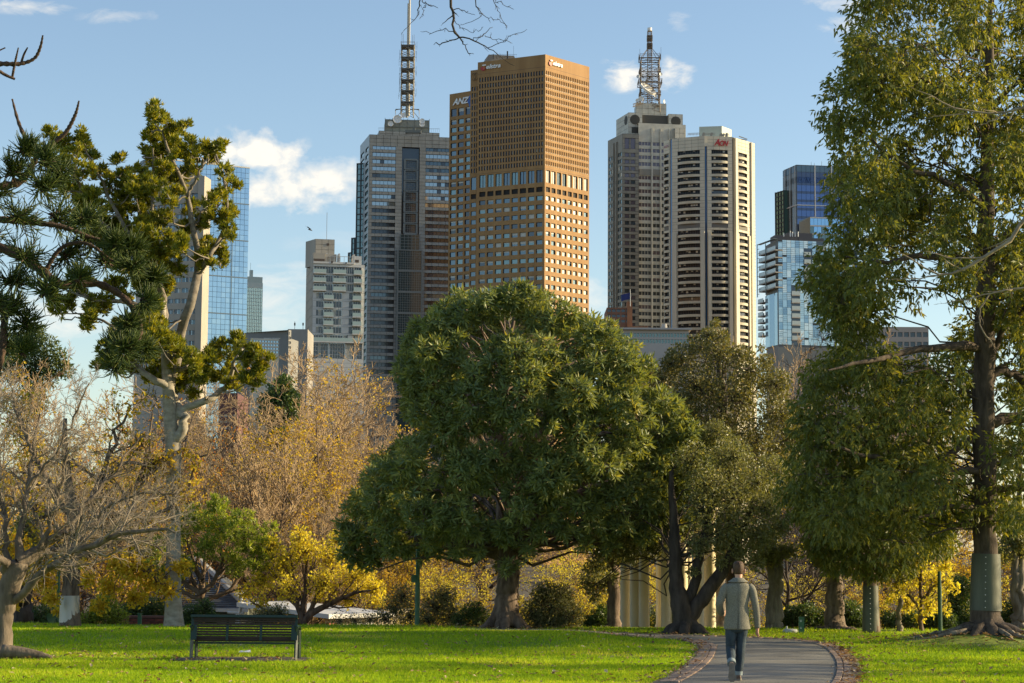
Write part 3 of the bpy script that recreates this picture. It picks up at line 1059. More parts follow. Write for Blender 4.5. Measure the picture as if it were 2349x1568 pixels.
    u1, u2 = FT.U(1473.5, 270), FT.U(1534.0, 270)
    for ua, ub in ((0, u1), (u2, FT.w)):
        sub = Face(FT.p(ua, 0, 0)[:2], FT.p(ub, 0, 0)[:2])
        wall(cb, sub, tb, tt, [], panel=(3.0, 2.6, 0.15), mp=2)
        q = [sub.p(0, 0, 0)[:2], sub.p(sub.w, 0, 0)[:2], sub.p(sub.w, -9, 0)[:2], sub.p(0, -9, 0)[:2]]
        close_box(cb, q, tb, tt, 1, skip=(0,))
    cb.quad(FT.p(u1, -1.5, tb), FT.p(u2, -1.5, tb), FT.p(u2, -1.5, tt - 0.6), FT.p(u1, -1.5, tt - 0.6), 1)
    cb.quad(FT.p(u1, -1.5, tt - 0.6), FT.p(u2, -1.5, tt - 0.6), FT.p(u2, -9, tt - 0.6), FT.p(u1, -9, tt - 0.6), 1)
    # left oblique flank of the crown
    fl = xy(1413.5, 276, D + 24)
    FK = Face(fl, a)
    wall(cb, FK, tb - 14, tt - 0.02, [], panel=(3.0, 2.6, 0.15), mp=2)
    cb.poly([(*fl, tt - 0.1), (*a, tt - 0.1), FT.p(u1, -9, tt - 0.1)], 1)
    # shoulder on the right
    s0, s1 = xy(1548, 293, D + 4.0), xy(1570.5, 294.4, D + 5)
    FSh = Face(s0, s1)
    zs = FSh.Z(1560, 294)
    wall(cb, FSh, tb - 20, zs, [], panel=(3.0, 2.6, 0.15), mp=2)
    close_box(cb, [s0, s1, (s1[0], s1[1] + 8), (s0[0], s0[1] + 8)], tb - 20, zs, 1, skip=(0,))
    # upper block under the mast
    p0, p1 = xy(1459, 237, D + 12), xy(1528.5, 239, D + 14)
    FU = Face(p0, p1)
    zu = FU.Z(1500, 237.5)
    wall(cb, FU, tt - 2, zu, [], panel=(3.4, 2.6, 0.15), mp=2)
    close_box(cb, [p0, p1, (p1[0], p1[1] + 14), (p0[0], p0[1] + 14)], tt - 2, zu, 1, skip=(0,))
    T.part(cb, 'crown', [M_STONE_L, M_STONE_L, M_GRAN_J])
    lv = MB()
    for px, py in ((1456.5, 275), (1550.3, 279)):
        u, z = FT.uz(px, py)
        r = 2.55
        pts = [FT.p(u + r * math.cos(q), 0.06, z + r * math.sin(q)) for q in np.linspace(0, 2 * math.pi, 25)[:-1]]
        lv.poly(pts)
        for zq in np.linspace(-0.8, 0.8, 6):
            h = math.sqrt(1 - zq * zq) * r
            lv.frame_box(FT.o, FT.u, FT.n, u - h, u + h, 0.08, 0.2, z + zq * r - 0.12, z + zq * r + 0.12)
    um, zm = FK.uz(1436, 277)
    pts = [FK.p(um + 2.4 * math.cos(q), 0.06, zm + 2.4 * math.sin(q)) for q in np.linspace(0, 2 * math.pi, 25)[:-1]]
    lv.poly(pts)
    lv.quad(*[FT.p(u, 0.05 - 1.5, z) for u, z in ((u1 + 0.1, FT.Z(1500, 283)), (u2 - 0.1, FT.Z(1500, 283)), (u2 - 0.1, FT.Z(1500, 263.5)), (u1 + 0.1, FT.Z(1500, 263.5)))])
    for x0, x1 in ((1449, 1465), (1541, 1557.5)):
        ua, ub = FT.U(x0, 300), FT.U(x1, 300)
        lv.quad(*[FT.p(u, 0.06, z) for u, z in ((ua, FT.Z(1460, 306)), (ub, FT.Z(1460, 306)), (ub, FT.Z(1460, 293)), (ua, FT.Z(1460, 293)))])
    T.part(lv, 'louvre', mat('grey_louvre', (0.07, 0.068, 0.06), 0.8))
    # mast
    c = at(1490.5, 240, D + 18)
    mm = MB()
    zz = [at(1490.5, y, D + 18).z for y in (262, 222, 195, 169.5, 138)]
    for i in range(4):
        lattice(mm, (c.x, c.y), 9.8 - 0.15 * i, 9.65 - 0.15 * i, zz[i], zz[i + 1], 2 if i else 3, 0.22)
        w = 10.6 + (1.2 if i == 1 else 0)
        z = zz[i + 1]
        for k in range(4):
            sx, sy = ((-1, 0), (1, 0), (0, -1), (0, 1))[k]
            for dz, t in ((0, 0.35), (1.2, 0.14), (1.9, 0.12)):
                mm.box((c.x + sx * w / 2, c.y + sy * w / 2, z + dz), (0.3 if sx else w + 0.3, 0.3 if sy else w + 0.29, t))
        mm.box((c.x, c.y, z - 0.3), (w * 0.9, 0.3, 0.25))
    lattice(mm, (c.x, c.y), 2.4, 2.3, zz[0], zz[4], 10, 0.11)
    zt = [at(1490.5, y, D + 18).z for y in (138, 113, 72)]
    lattice(mm, (c.x, c.y), 2.3, 2.2, zt[0], zt[2], 12, 0.12)
    for sx in (-1, 1):
        for sy in (-1, 1):
            mm.tube([(c.x + sx * 4.7, c.y + sy * 4.7, zz[4] + 0.2), (c.x + sx * 1.1, c.y + sy * 1.1, zt[1])], [0.17] * 2, 4)
            mm.box((c.x + sx * 5.4, c.y + sy * 5.2, zz[4] + 2), (0.12, 0.12, 7 if sx > 0 else 5))
    for y in (86, 91, 104, 108):
        z = at(1490.5, y, D + 18).z
        for dz in (-0.8, -0.3, 0.2, 0.7):
            mm.box((c.x, c.y, z + dz), (2.9, 2.9, 0.16))
    for k in range(20):
        z = random.uniform(zz[0], zz[3])
        mm.box((c.x + random.uniform(-5, 5), c.y - 4.8, z), (random.uniform(0.2, 1.2), 0.3, random.uniform(0.3, 1.6)))
    q0, q1 = at(1452, 246, D + 10), at(1476, 236, D + 12)
    for dz in (0, 1.4):
        mm.tube([q0 + Vector((0, 0, dz)), q1 + Vector((0, 0, dz))], [0.2, 0.2], 4)
    for t in np.linspace(0, 1, 7):
        q = q0.lerp(q1, t)
        mm.tube([q, q0.lerp(q1, min(1, t + 0.16)) + Vector((0, 0, 1.4))], [0.12, 0.12], 4)
    T.part(mm, 'lattice_mast', mat('rusty_mast_steel', (0.22, 0.18, 0.14), 0.75))
    cp = MB()
    cp.tube([(c.x, c.y, zt[2] - 0.2), (c.x, c.y, zt[2] + 1.7)], [1.15, 1.15], 14)
    T.part(cp, 'mast_cap', M_DISH)
    for px, py, r, d in ((1487.5, 203.5, 4.6, (0.55, -0.5, 0.75)), (1463.5, 176, 0.9, (-0.6, -1, 0)), (1516, 170.5, 0.9, (0.5, -1, 0.1)), (1462, 231, 0.95, (-0.4, -1, 0)), (1470, 227, 1.4, (-0.4, -1, 0)), (1524, 233.5, 1.0, (0.9, -0.5, 0)), (1504, 220, 0.8, (0.2, -1, 0))):
        dm = MB()
        dish(dm, at(px, py, D + 11), r, d)
        T.part(dm, 'dish', M_DISH)
    T.finish()


stone_tower()


# ---- pale octagonal tower with bowed spandrels
M_PALE = mat('pale_precast', (0.58, 0.53, 0.41), 0.65, var=0.07, scale=0.2, stretch=(1, 1, 0.3))
M_PALE_J = mat('precast_joint', (0.17, 0.16, 0.14), 0.8)
M_BLUESTRIP = mat('blue_glazed_strip', (0.02, 0.10, 0.24), 0.1, metal=0.2)


def pale_tower():
    pts = [(1522, 322.5, 933), (1536, 320.0, 929), (1541.2, 318.6, 927), (1616.7, 311.9, 920), (1621.8, 311.9, 920.2), (1679.5, 314.3, 922), (1684.5, 314.6, 923.5), (1718.5, 326.0, 933), (1731.5, 328.5, 937)]
    P = [xy(*p) for p in pts]
    T = Tower('office_tower', 'pale octagonal office tower with dark window bands and a red three letter sign', 'office tower', P[3], group='city towers')
    top = at(1616.7, 311.9, 920).z
    wb = MB()
    sp = MB()
    PITCH = 15.3
    zref = Face(P[4], P[5])
    rz = [(zref.Z(1650, 354.2 + PITCH * r), zref.Z(1650, 344.6 + PITCH * r)) for r in range(30)][::-1]
    fins = []
    blank = 11       # the blank storey from the top
    for k, (i, j, x0, x1) in enumerate(((0, 1, 1524, 1534), (2, 3, 1555, 1605.6), (4, 5, 1633, 1670), (6, 7, 1694.5, 1714.5))):
        F = Face(P[i], P[j])
        u0, u1 = F.U(x0, 500), F.U(x1, 500)
        rows = [(za, zb, [(u0, u1)]) for za, zb in rz]
        wall(wb, F, BASE_Z, top, rows, 0.9, panel=(3.2, 1.65, 0.13), mp=1, mr=1)
        n = {0: 2, 1: 9, 2: 7, 3: 5}[k]
        for r, (za, zb) in enumerate(rz):
            if len(rz) - 1 - r == blank:
                T.win(F, u0, u1, za, zb, 0.1, M_PALE_J, 'louvre_band')
                continue
            T.win(F, u0, u1, za, zb, 0.8, pick([(M_GL_BAND, 5), (M_GL_DARK, 1)]), 'window_band')
            for q in range(1, n):
                u = u0 + (u1 - u0) * q / n
                T.win(F, u - 0.09, u + 0.09, za, zb, 0.65, M_STEEL, 'mullion', False)
                if random.random() < 0.25:
                    T.win(F, u - (u1 - u0) / n + 0.1, u - 0.1, zb - random.uniform(0.3, 1.2), zb - 0.02, 0.75, M_GL_BLIND, 'blind', False)
            # bowed spandrel under the window
            zs1, zs0 = za + 0.02, za - 1.15
            nseg = 10
            bow = min(1.6, (u1 - u0) * 0.13)
            prev = None
            for q in range(nseg + 1):
                t = q / nseg
                u = u0 + (u1 - u0) * t
                d = 0.02 + bow * (1 - (2 * t - 1) ** 2)
                lo = zs0 - 0.0
                cur = (F.p(u, d, zs1), F.p(u, d * 0.8, lo), F.p(u, 0.0, zs1), F.p(u, 0.0, lo))
                if prev:
                    sp.quad(prev[1], cur[1], cur[0], prev[0])
                    sp.quad(prev[0], cur[0], cur[2], prev[2])
                    sp.quad(prev[3], cur[3], cur[1], prev[1])
                prev = cur
    # narrow faces between, with blue glazed strips set back
    for i, j in ((1, 2), (3, 4), (5, 6)):
        F = Face(P[i], P[j])
        wb.quad(F.p(0, -0.6, BASE_Z), F.p(F.w, -0.6, BASE_Z), F.p(F.w, -0.6, top), F.p(0, -0.6, top), 1)
        for u in (0, F.w):
            wb.quad(F.p(u, -0.6, BASE_Z), F.p(u, 0, BASE_Z), F.p(u, 0, top), F.p(u, -0.6, top), 0)
        if i != 5:
            T.win(F, F.w * 0.25, F.w * 0.75, BASE_Z, top - (0 if i == 1 else 5), 0.3, M_BLUESTRIP, 'blue_strip')
    F = Face(P[3], P[4])
    T.win(F, -0.2, F.w + 0.2, top - 5, top - 0.1, -0.15, M_PALE, 'pilaster_cap')
    Fr = Face(P[7], P[8])
    wall(wb, Fr, BASE_Z, top, [], panel=(3.2, 1.65, 0.13), mp=1)
    for Fp, ua, ub in ((Face(P[6], P[7]), 0.0, 1.6), (Fr, 0.9, 2.2)):
        wb.frame_box(Fp.o, Fp.u, Fp.n, ua, ub, 0.003, 0.8, BASE_Z, top - 0.3, 0)
    # lower part stands proud below the blank storey
    zst = zref.Z(1650, 533)
    for (i, j, x0, x1) in ((2, 3, 1555, 1605.6), (4, 5, 1633, 1670), (6, 7, 1694.5, 1714.5)):
        F = Face(P[i], P[j])
        u0, u1 = F.U(x0, 500), F.U(x1, 500)
        for a, b in ((0.2, u0 - 0.5), (u1 + 0.5, F.w - 0.2)):
            if b - a > 0.5:
                wb.frame_box(F.o, F.u, F.n, a, b, 0.003, 0.7, BASE_Z, zst, 0)
    back = [(P[8][0] - 4, P[8][1] + 22), (P[0][0] + 4, P[0][1] + 24)]
    q = P + back
    for i in range(8, len(q)):
        a, b = q[i], q[(i + 1) % len(q)]
        wb.quad((*a, BASE_Z), (*b, BASE_Z), (*b, top), (*a, top), 0)
    wb.poly([(*p, top - 0.2) for p in q], 0)
    T.part(wb, 'wall', [M_PALE, M_PALE_J])
    T.part(sp, 'bowed_spandrel', M_PALE, kind='stuff')
    # roof plant
    pb = MB()
    a, b = xy(1604, 309, 936), xy(1656, 309, 934)
    Fb = Face(a, b)
    zt = Fb.Z(1630, 290.5)
    q = [a, b, (b[0] + 5.5, b[1] + 8), (a[0] + 5, a[1] + 8)]
    close_box(pb, q, top - 1, zt, 0)
    T.part(pb, 'plant_room', mat('pale_green_metal', (0.42, 0.47, 0.41), 0.5, var=0.06, scale=0.2))
    rl = MB()
    for x0, x1, y, d in ((1578, 1604, 306.5, 930), (1611, 1640, 307, 926), (1650, 1672, 309, 926)):
        for dy in (0, 2.6):
            rl.tube([at(x0, y + dy, d), at(x1, y + dy - 1.0, d)], [0.1, 0.1], 4)
        for t in np.linspace(0, 1, 9):
            q = at(x0 + (x1 - x0) * t, y - t, d)
            rl.box((q.x, q.y, q.z - 0.6), (0.12, 0.12, 1.4))
    for px in (1614, 1632, 1655, 1660, 1667):
        q = at(px, 310, 925)
        rl.box((q.x, q.y, q.z), (1.0, 0.8, random.uniform(1.2, 2.6)), rot=Matrix.Rotation(random.uniform(-0.4, 0.4), 3, 'Y'))
    q = at(1712, 321, 931)
    rl.tube([q + Vector((-3.5, 0, 1.6)), q + Vector((0.5, 0, 0.2))], [0.25, 0.2], 5)
    rl.tube([q + Vector((-3.5, 0, 0.3)), q + Vector((0.2, 0, -0.2))], [0.2, 0.2], 5)
    T.part(rl, 'roof_rail', mat('roof_rail_steel', (0.25, 0.24, 0.21), 0.6), kind='stuff')
    T.finish()
    F = Face(P[4], P[5])
    u, z = F.uz(1638.5, 334.0)
    u1 = F.U(1667.5, 334)
    sz = 3.9
    k = (u1 - u) / (sz * 1.85)
    text('sign_letter', 'A', F, u, z, sz * 1.1, 0.3, M_RED, T.root, 0.3, 0.15, k, 0.1)
    text('sign_letter', 'O', F, u + (u1 - u) * 0.36, z, sz * 0.84, 0.3, M_RED, T.root, 0.3, 0.15, k, 0.1)
    text('sign_letter', 'N', F, u + (u1 - u) * 0.68, z, sz * 0.84, 0.3, M_RED, T.root, 0.3, 0.15, k, 0.1)
    fw = Face(P[0], P[1])
    u, z = fw.uz(1523.6, 341)
    text('lettering', 'AON', fw, u, z, 2.0, 0.3, mat('faded_red_sign', (0.5, 0.3, 0.35), 0.5), T.root, 0.2, 0.05, 0.8)


pale_tower()


# ---- dark blue glass tower, right
M_MULL_W = mat('white_mullion', (0.62, 0.61, 0.58), 0.5)
M_GL_NAVY = mat('navy_glass', (0.10, 0.15, 0.30), 0.06, metal=0.75, spec=0.8)
M_GL_NAVY2 = mat('navy_spandrel_glass', (0.07, 0.09, 0.15), 0.1, metal=0.6, spec=0.8)
M_GL_BROWN = mat('bronze_glass', (0.10, 0.085, 0.075), 0.1, metal=0.4, spec=0.8)
M_GL_SKY = mat('sky_blue_glass', (0.28, 0.48, 0.70), 0.06, metal=0.8, spec=0.8)


def blue_tower():
    D = 840.0
    A, B, C = xy(1795, 392.2, 853), xy(1827.6, 377.8, D), xy(1965, 385, D + 4)
    FL, FR = Face(A, B), Face(B, C)
    T = Tower('glass_tower', 'dark blue glass tower with thin white mullions beside the big right hand tree', 'glass tower', B, group='city towers')
    top = at(1827.6, 377.8, D).z
    core = MB()
    close_box(core, [FL.p(0, -0.5, 0)[:2], FR.p(0, -0.5, 0)[:2], FR.p(FR.w, -0.5, 0)[:2], FR.p(FR.w, -26, 0)[:2], FL.p(0, -26, 0)[:2]], BASE_Z, top, 0)
    T.part(core, 'core', M_STEEL)
    zr = lambda py: FR.Z(1830, py)
    pit = 19.2
    for r in range(16):
        y0 = 425 + pit * (r - 1)
        for m, ya, yb in ((M_GL_NAVY, y0, y0 + 13.6), (M_GL_NAVY2, y0 + 13.8, y0 + 19.0)):
            if ya < 400:
                continue
            n = 13
            for i in range(n):
                ua, ub = FR.w * i / n, FR.w * (i + 1) / n
                T.win(FR, ua + 0.06, ub - 0.06, zr(yb), zr(ya), 0.1, m, 'glass_panel', m is M_GL_NAVY)
            for i in range(5):
                ua, ub = FL.w * i / 5, FL.w * (i + 1) / 5
                T.win(FL, ua + 0.05, ub - 0.05, zr(yb), zr(ya), 0.1, M_GL_BROWN, 'side_panel', False)
    for F in (FL, FR):
        n = 13 if F is FR else 5
        for i in range(n):
            T.win(F, F.w * i / n + 0.06, F.w * (i + 1) / n - 0.06, zr(394.3), zr(380), 0.1, M_GL_MID if F is FR else M_GL_DARK, 'crown_panel', False)
            T.win(F, F.w * i / n + 0.06, F.w * (i + 1) / n - 0.06, zr(419.5), zr(395.0), 0.1, M_GL_NAVY2 if F is FR else M_GL_BROWN, 'crown_panel', False)
    mw = MB()
    for px in (1869.5, 1907.5, 1945):
        u = FR.U(px, 450)
        mw.frame_box(FR.o, FR.u, FR.n, u - 0.22, u + 0.22, 0.1, 0.4, zr(497), top - 0.3)
    for F in (FR, FL):
        mw.frame_box(F.o, F.u, F.n, 0, F.w, 0.1, 0.35, zr(471.8), zr(470))
    for t in (0.2, 0.55, 0.9):
        mw.frame_box(FL.o, FL.u, FL.n, FL.w * t - 0.1, FL.w * t + 0.1, 0.1, 0.35, BASE_Z, top - 0.3)
    for px, h in ((1861, 372), (1868, 374), (1885, 371)):
        q = at(px, 380, D + 6)
        mw.box((q.x, q.y, q.z), (0.15, 0.15, (378 - h) * 0.5))
    T.part(mw, 'mullion', M_MULL_W)
    # lower, paler block in front
    a, b = xy(1858.5, 497, D - 14), xy(1935, 500, D - 12)
    FB = Face(a, b)
    zt = FB.Z(1860, 498)
    cb = MB()
    close_box(cb, [FB.p(0, -0.4, 0)[:2], FB.p(FB.w, -0.4, 0)[:2], FB.p(FB.w, -10, 0)[:2], FB.p(-2, -10, 0)[:2]], BASE_Z, zt, 0)
    a2 = xy(1833, 514, D - 5)
    FS = Face(a2, a)
    cb.quad(FS.p(0, 0, BASE_Z), FS.p(FS.w, 0, BASE_Z), FS.p(FS.w, 0, zt), FS.p(0, 0, zt - 1), 0)
    T.part(cb, 'annex_core', M_GL_DARK)
    for r in range(5):
        for i in range(9):
            ua, ub = FB.w * i / 9, FB.w * (i + 1) / 9
            y0 = 501 + 18.8 * r
            T.win(FB, ua + 0.05, ub - 0.05, FB.Z(1860, y0 + 15.6), FB.Z(1860, y0), 0.1, M_GL_SKY if random.random() < 0.8 else M_GL_TEAL, 'glass_panel')
    bb = MB()
    for r in range(5):
        bb.frame_box(FB.o, FB.u, FB.n, 0, FB.w, -0.3, 0.2, FB.Z(1860, 501 + 18.8 * r) , FB.Z(1860, 498.4 + 18.8 * r))
    T.part(bb, 'annex_band', M_MULL_W)
    # left glazed annex with visible floors
    a, b = xy(1778, 442, D + 14), xy(1797, 437, D + 8)
    FA = Face(a, b)
    zt = FA.Z(1785, 440)
    gb = MB()
    close_box(gb, [FA.p(0, -0.3, 0)[:2], FA.p(FA.w, -0.3, 0)[:2], FA.p(FA.w, -9, 0)[:2], FA.p(0, -9, 0)[:2]], BASE_Z, zt, 0)
    T.part(gb, 'side_glass', mat('green_glass', (0.14, 0.24, 0.20), 0.08, metal=0.5))
    fb = MB()
    for i in range(4):
        u = FA.w * i / 3
        fb.frame_box(FA.o, FA.u, FA.n, u - 0.14, u + 0.14, -0.3, 0.1, BASE_Z, zt)
    for r in range(12):
        z = FA.Z(1785, 441 + 10.2 * r)
        fb.frame_box(FA.o, FA.u, FA.n, 0, FA.w, -0.28, 0.06, z - 0.3, z)
    T.part(fb, 'side_frame', M_STEEL)
    T.finish()


blue_tower()


# ---- glass apartment block with stacked balconies, right
def glass_apartments():
    D = 620.0
    A, B, C = xy(1746, 556, 633), xy(1785, 549, D), xy(1960, 560, D + 6)
    FL, FR = Face(A, B), Face(B, C)
    T = Tower('apartment_block', 'pale blue glass apartment block with a stack of concrete balconies on its corner', 'apartment block', B, group='city towers')
    top = at(1785, 549, D).z
    core = MB()
    close_box(core, [FL.p(0, -1.6, 0)[:2], FR.p(-0.02, -0.3, 0)[:2], FR.p(FR.w, -0.3, 0)[:2], FR.p(FR.w, -20, 0)[:2], FL.p(0, -20, 0)[:2]], BASE_Z, top - 0.1, 0)
    T.part(core, 'core', mat('dark_panel', (0.10, 0.115, 0.125), 0.5))
    m1 = mat('ice_glass', (0.42, 0.55, 0.62), 0.08, metal=0.55)
    m2 = mat('ice_glass_pale', (0.58, 0.68, 0.72), 0.12, metal=0.4)
    m3 = mat('ice_glass_deep', (0.24, 0.36, 0.46), 0.06, metal=0.6)
    m4 = mat('black_opening', (0.015, 0.018, 0.022), 0.3)
    zr = lambda py: FR.Z(1800, py)
    n = 18
    pit = 17.15
    balc = {}
    for r in range(14):
        y0 = 551 + pit * r
        for i in range(n):
            ua, ub = FR.w * i / n, FR.w * (i + 1) / n
            if (1 <= r <= 5 and 5.9 < i + 0.5 < 7.6) or (r >= 6 and 2.4 < i + 0.5 < 4.9 and i in (3, 4)) or (r == 0 and i in (9, 10)):
                T.win(FR, ua, ub, zr(y0 + pit), zr(y0), 0.25, M_GL_DARK, 'recess_glass', False)
                continue
            style = random.random()
            m = pick([(m1, 5), (m2, 2.5), (m3, 3)])
            if style < 0.45:
                cuts = [0, 0.27, 0.52, 0.78, 1]
            elif style < 0.75:
                cuts = [0, 0.36, 1]
            else:
                cuts = [0, 1]
            for a, b in zip(cuts, cuts[1:]):
                T.win(FR, ua + 0.05, ub - 0.05, zr(y0 + pit * b) + 0.05, zr(y0 + pit * a) - 0.05, 0.1, m, 'glass_panel', len(cuts) < 4)
            if random.random() < 0.12:
                T.win(FR, ua, ub, zr(y0 + pit * 0.26), zr(y0), 0.02, m4, 'vent_panel', False)
    for r in range(14):
        y0 = 551 + pit * r
        for i in range(3):
            ua, ub = FL.w * (0.2 + 0.8 * i / 3), FL.w * (0.2 + 0.8 * (i + 1) / 3)
            T.win(FL, ua + 0.04, ub - 0.04, zr(y0 + pit), zr(y0), 0.1 if r > 6 else 1.5, m3 if i == 1 or r < 7 else m1, 'side_panel', False)
    # balconies
    def balcony(F, ua, ub, py, out, side=True):
        z = F.Z(1800 if F is FR else 1785, py)
        mb = MB()
        mb.frame_box(F.o, F.u, F.n, ua, ub, -1.4, out, z - 0.35, z, 0)
        o = T.part(mb, 'balcony', mat('balcony_concrete', (0.38, 0.36, 0.32), 0.7))
        mb = MB()
        mb.frame_box(F.o, F.u, F.n, ua + 0.05, ub - 0.05, out - 0.12, out - 0.04, z + 0.003, z + 1.15)
        mb.frame_box(F.o, F.u, F.n, ua + 0.05, ua + 0.12, -1.4, out - 0.12, z + 0.003, z + 1.15)
        mb.build('balustrade', mat('balustrade_glass', (0.42, 0.47, 0.45), 0.15, spec=0.8), o, rel=T.root.location)
    for r in range(6):
        balcony(FL, FL.w * 0.05, FL.w + 0.3, 573 + 17.1 * r, 1.2)
    for r in range(5):
        balcony(FR, FR.w * 6 / n, FR.w * 7.6 / n, 585 + 17.1 * r, 0.4)
    for r in range(7):
        balcony(FR, FR.w * 3 / n, FR.w * 5 / n, 676 + 17.1 * r, 0.4)
    balcony(FR, FR.w * 9 / n, FR.w * 11 / n, 569, 0.4)
    # little balconies low on the left edge
    for r in range(6):
        balcony(FL, -1.2, FL.w * 0.22, 684 + 15.6 * r, 0.8)
    fr = MB()
    for u in (0.05, FL.w * 0.5):
        fr.frame_box(FL.o, FL.u, FL.n, u - 0.1, u + 0.1, 1.3, 1.5, zr(672), top + 0.2)
    for r in range(12):
        z = zr(550 + 10.5 * r)
        fr.frame_box(FL.o, FL.u, FL.n, 0, 1.6, 1.3, 1.45, z - 0.06, z + 0.06)
    fr.frame_box(FL.o, FL.u, FL.n, 0, FL.w, 0.2, 1.5, top, top + 0.12)
    T.part(fr, 'corner_frame', mat('grey_green_steel', (0.2, 0.26, 0.25), 0.5))
    rb = MB()
    a, b = xy(1778, 548, D + 12), xy(1832, 548, D + 13)
    Fr = Face(a, b)
    rb.frame_box(Fr.o, Fr.u, Fr.n, 0, Fr.w, -6, 0, top - 0.1, Fr.Z(1800, 540), 0)
    ua, ub = Fr.U(1818, 540), Fr.U(1876, 540)
    rb.frame_box(Fr.o, Fr.u, Fr.n, ua, ub, -10, -6.1, top - 0.1, Fr.Z(1850, 528.5), 0)
    rb.frame_box(Fr.o, Fr.u, Fr.n, Fr.w + 0.1, Fr.U(1890, 540), -5, 0, top - 0.1, Fr.Z(1850, 546.5), 0)
    T.part(rb, 'plant_room', mat('dark_grey_cladding', (0.10, 0.09, 0.09), 0.7))
    vp = MB()
    for px in (1798, 1813, 1818, 1824, 1831):
        q = at(px, 540, D + 11)
        vp.tube([(q.x, q.y, q.z - 0.5), (q.x, q.y, q.z + random.uniform(0.6, 1.5))], [0.16, 0.16], 6)
    T.part(vp, 'roof_vent', M_DISH)
    T.finish()


glass_apartments()


# ---- curved concrete tower and the blue glass tower behind it, left
def left_towers():
    D = 640.0
    a, b = xy(342, 357, D - 3), xy(573.3, 385, D + 14)
    F = Face(a, b)
    T = Tower('glass_tower', 'sky blue glass slab tower with a fine grid of panes behind the pale trunked tree', 'glass tower', b, group='city towers')
    top = at(573.3, 385, D + 14).z
    cb = MB()
    q = [F.p(0, -0.4, 0)[:2], F.p(F.w, -0.4, 0)[:2], F.p(F.w, -9, 0)[:2], F.p(0, -9, 0)[:2]]
    close_box(cb, q, BASE_Z, top, 0)
    T.part(cb, 'core', mat('grey_glass_edge', (0.07, 0.10, 0.13), 0.4))
    mA = mat('blue_curtain_glass', (0.29, 0.42, 0.54), 0.05, metal=0.85)
    mB = mat('blue_curtain_glass_deep', (0.265, 0.39, 0.51), 0.05, metal=0.85)
    mC = mat('blue_curtain_glass_pale', (0.32, 0.45, 0.56), 0.07, metal=0.8)
    nu = 23
    z = top - 0.3
    r = 0
    ph = 1.72
    while z - ph > -2:
        for i in range(nu):
            ua, ub = F.w * i / nu, F.w * (i + 1) / nu
            big = i > 11 and z < top - 4
            px_ok = i > 12
            T.win(F, ua + 0.045, ub - 0.045, z - ph + 0.045, z - 0.045, 0.15, pick([(mA, 5), (mB, 3), (mC, 2)]), 'glass_pane', px_ok)
        z -= ph
        r += 1
        if r % 7 == 0:
            T.win(F, 0, F.w, z - 0.3, z, -0.05, mat('floor_band', (0.12, 0.17, 0.22), 0.3), 'floor_band')
            z -= 0.3
    T.win(F, 0, F.w, top - 0.3, top + 0.1, -0.1, M_STEEL_L, 'coping')
    T.win(F, F.U(532, 600) - 0.1, F.U(532, 600) + 0.1, 0, top, -0.02, mat('floor_band', (0.12, 0.17, 0.22), 0.3), 'vertical_joint')
    T.finish()

    # curved concrete tower
    M_CREAM = mat('cream_concrete', (0.38, 0.34, 0.28), 0.7, var=0.06, scale=0.15)
    D2 = 600.0
    c = xy(420, 500, D2 + 16)
    rr = (at(460, 500, D2).x - at(274, 500, D2).x) * 0.86
    T2 = Tower('office_tower', 'cream concrete tower with a curved front, half hidden by the pale trunked tree', 'office tower', xy(465, 400, D2), group='city towers')
    cx, cy = at(468, 500, D2).x - rr * 0.12, D2 + rr * 0.98
    top2 = at(440, 397, D2).z
    nseg = 14
    a0, a1 = math.radians(180 + 4), math.radians(180 + 92)
    ang = np.linspace(a0, a1, nseg + 1)
    pts = [(cx + rr * math.cos(t), cy + rr * math.sin(t)) for t in ang]
    wb = MB()
    pit = 24.2
    for i in range(nseg):
        Fi = Face(pts[i], pts[i + 1])
        rows = []
        for r in range(17):
            y = 444 + pit * r
            zb, za = at(440, y, D2).z, at(440, y + 10.4, D2).z
            rows.append((za, zb, [(Fi.w * 0.07, Fi.w * 0.93)]))
        rows = rows[::-1]
        ztop = top2 - (0 if i > 3 else 3)
        wall(wb, Fi, BASE_Z, ztop, rows, 0.5)
        for za, zb, ops in rows:
            for ua, ub in ops:
                for k in range(2):
                    p = (ub - ua) / 2
                    T2.win(Fi, ua + p * k + 0.05, ua + p * (k + 1) - 0.05, za, zb, 0.45, pick([(M_GL_DARK, 3), (M_GL_MID, 3), (M_GL_BLIND, 0.4)]), 'window', i > 3)
    # upright end pier and top crown band
    e = pts[-1]
    Fe = Face(e, xy(468.5, 500, e[1] - 0.3))
    zt = at(465, 405, e[1]).z
    wb.frame_box(Fe.o, Fe.u, Fe.n, 0, Fe.w, -6, 0.6, BASE_Z, zt)
    wb.poly([(*p, top2 - 3.2) for p in pts] + [(cx, cy, top2 - 3.2)])
    T2.part(wb, 'wall', M_CREAM)
    T2.finish()


left_towers()

# ---- white apartment block with balconies
M_WHITEC = mat('white_render', (0.56, 0.55, 0.52), 0.7, var=0.06, scale=0.2, stretch=(1, 1, 0.3))
M_SAND = mat('sand_render', (0.36, 0.33, 0.28), 0.7, var=0.08, scale=0.2, stretch=(1, 1, 0.3))
M_BGLASS = mat('green_balustrade_glass', (0.34, 0.42, 0.38), 0.12, spec=0.8)
M_WIN_GREY = mat('grey_window_glass', (0.075, 0.08, 0.09), 0.08, metal=0.3, spec=0.8)


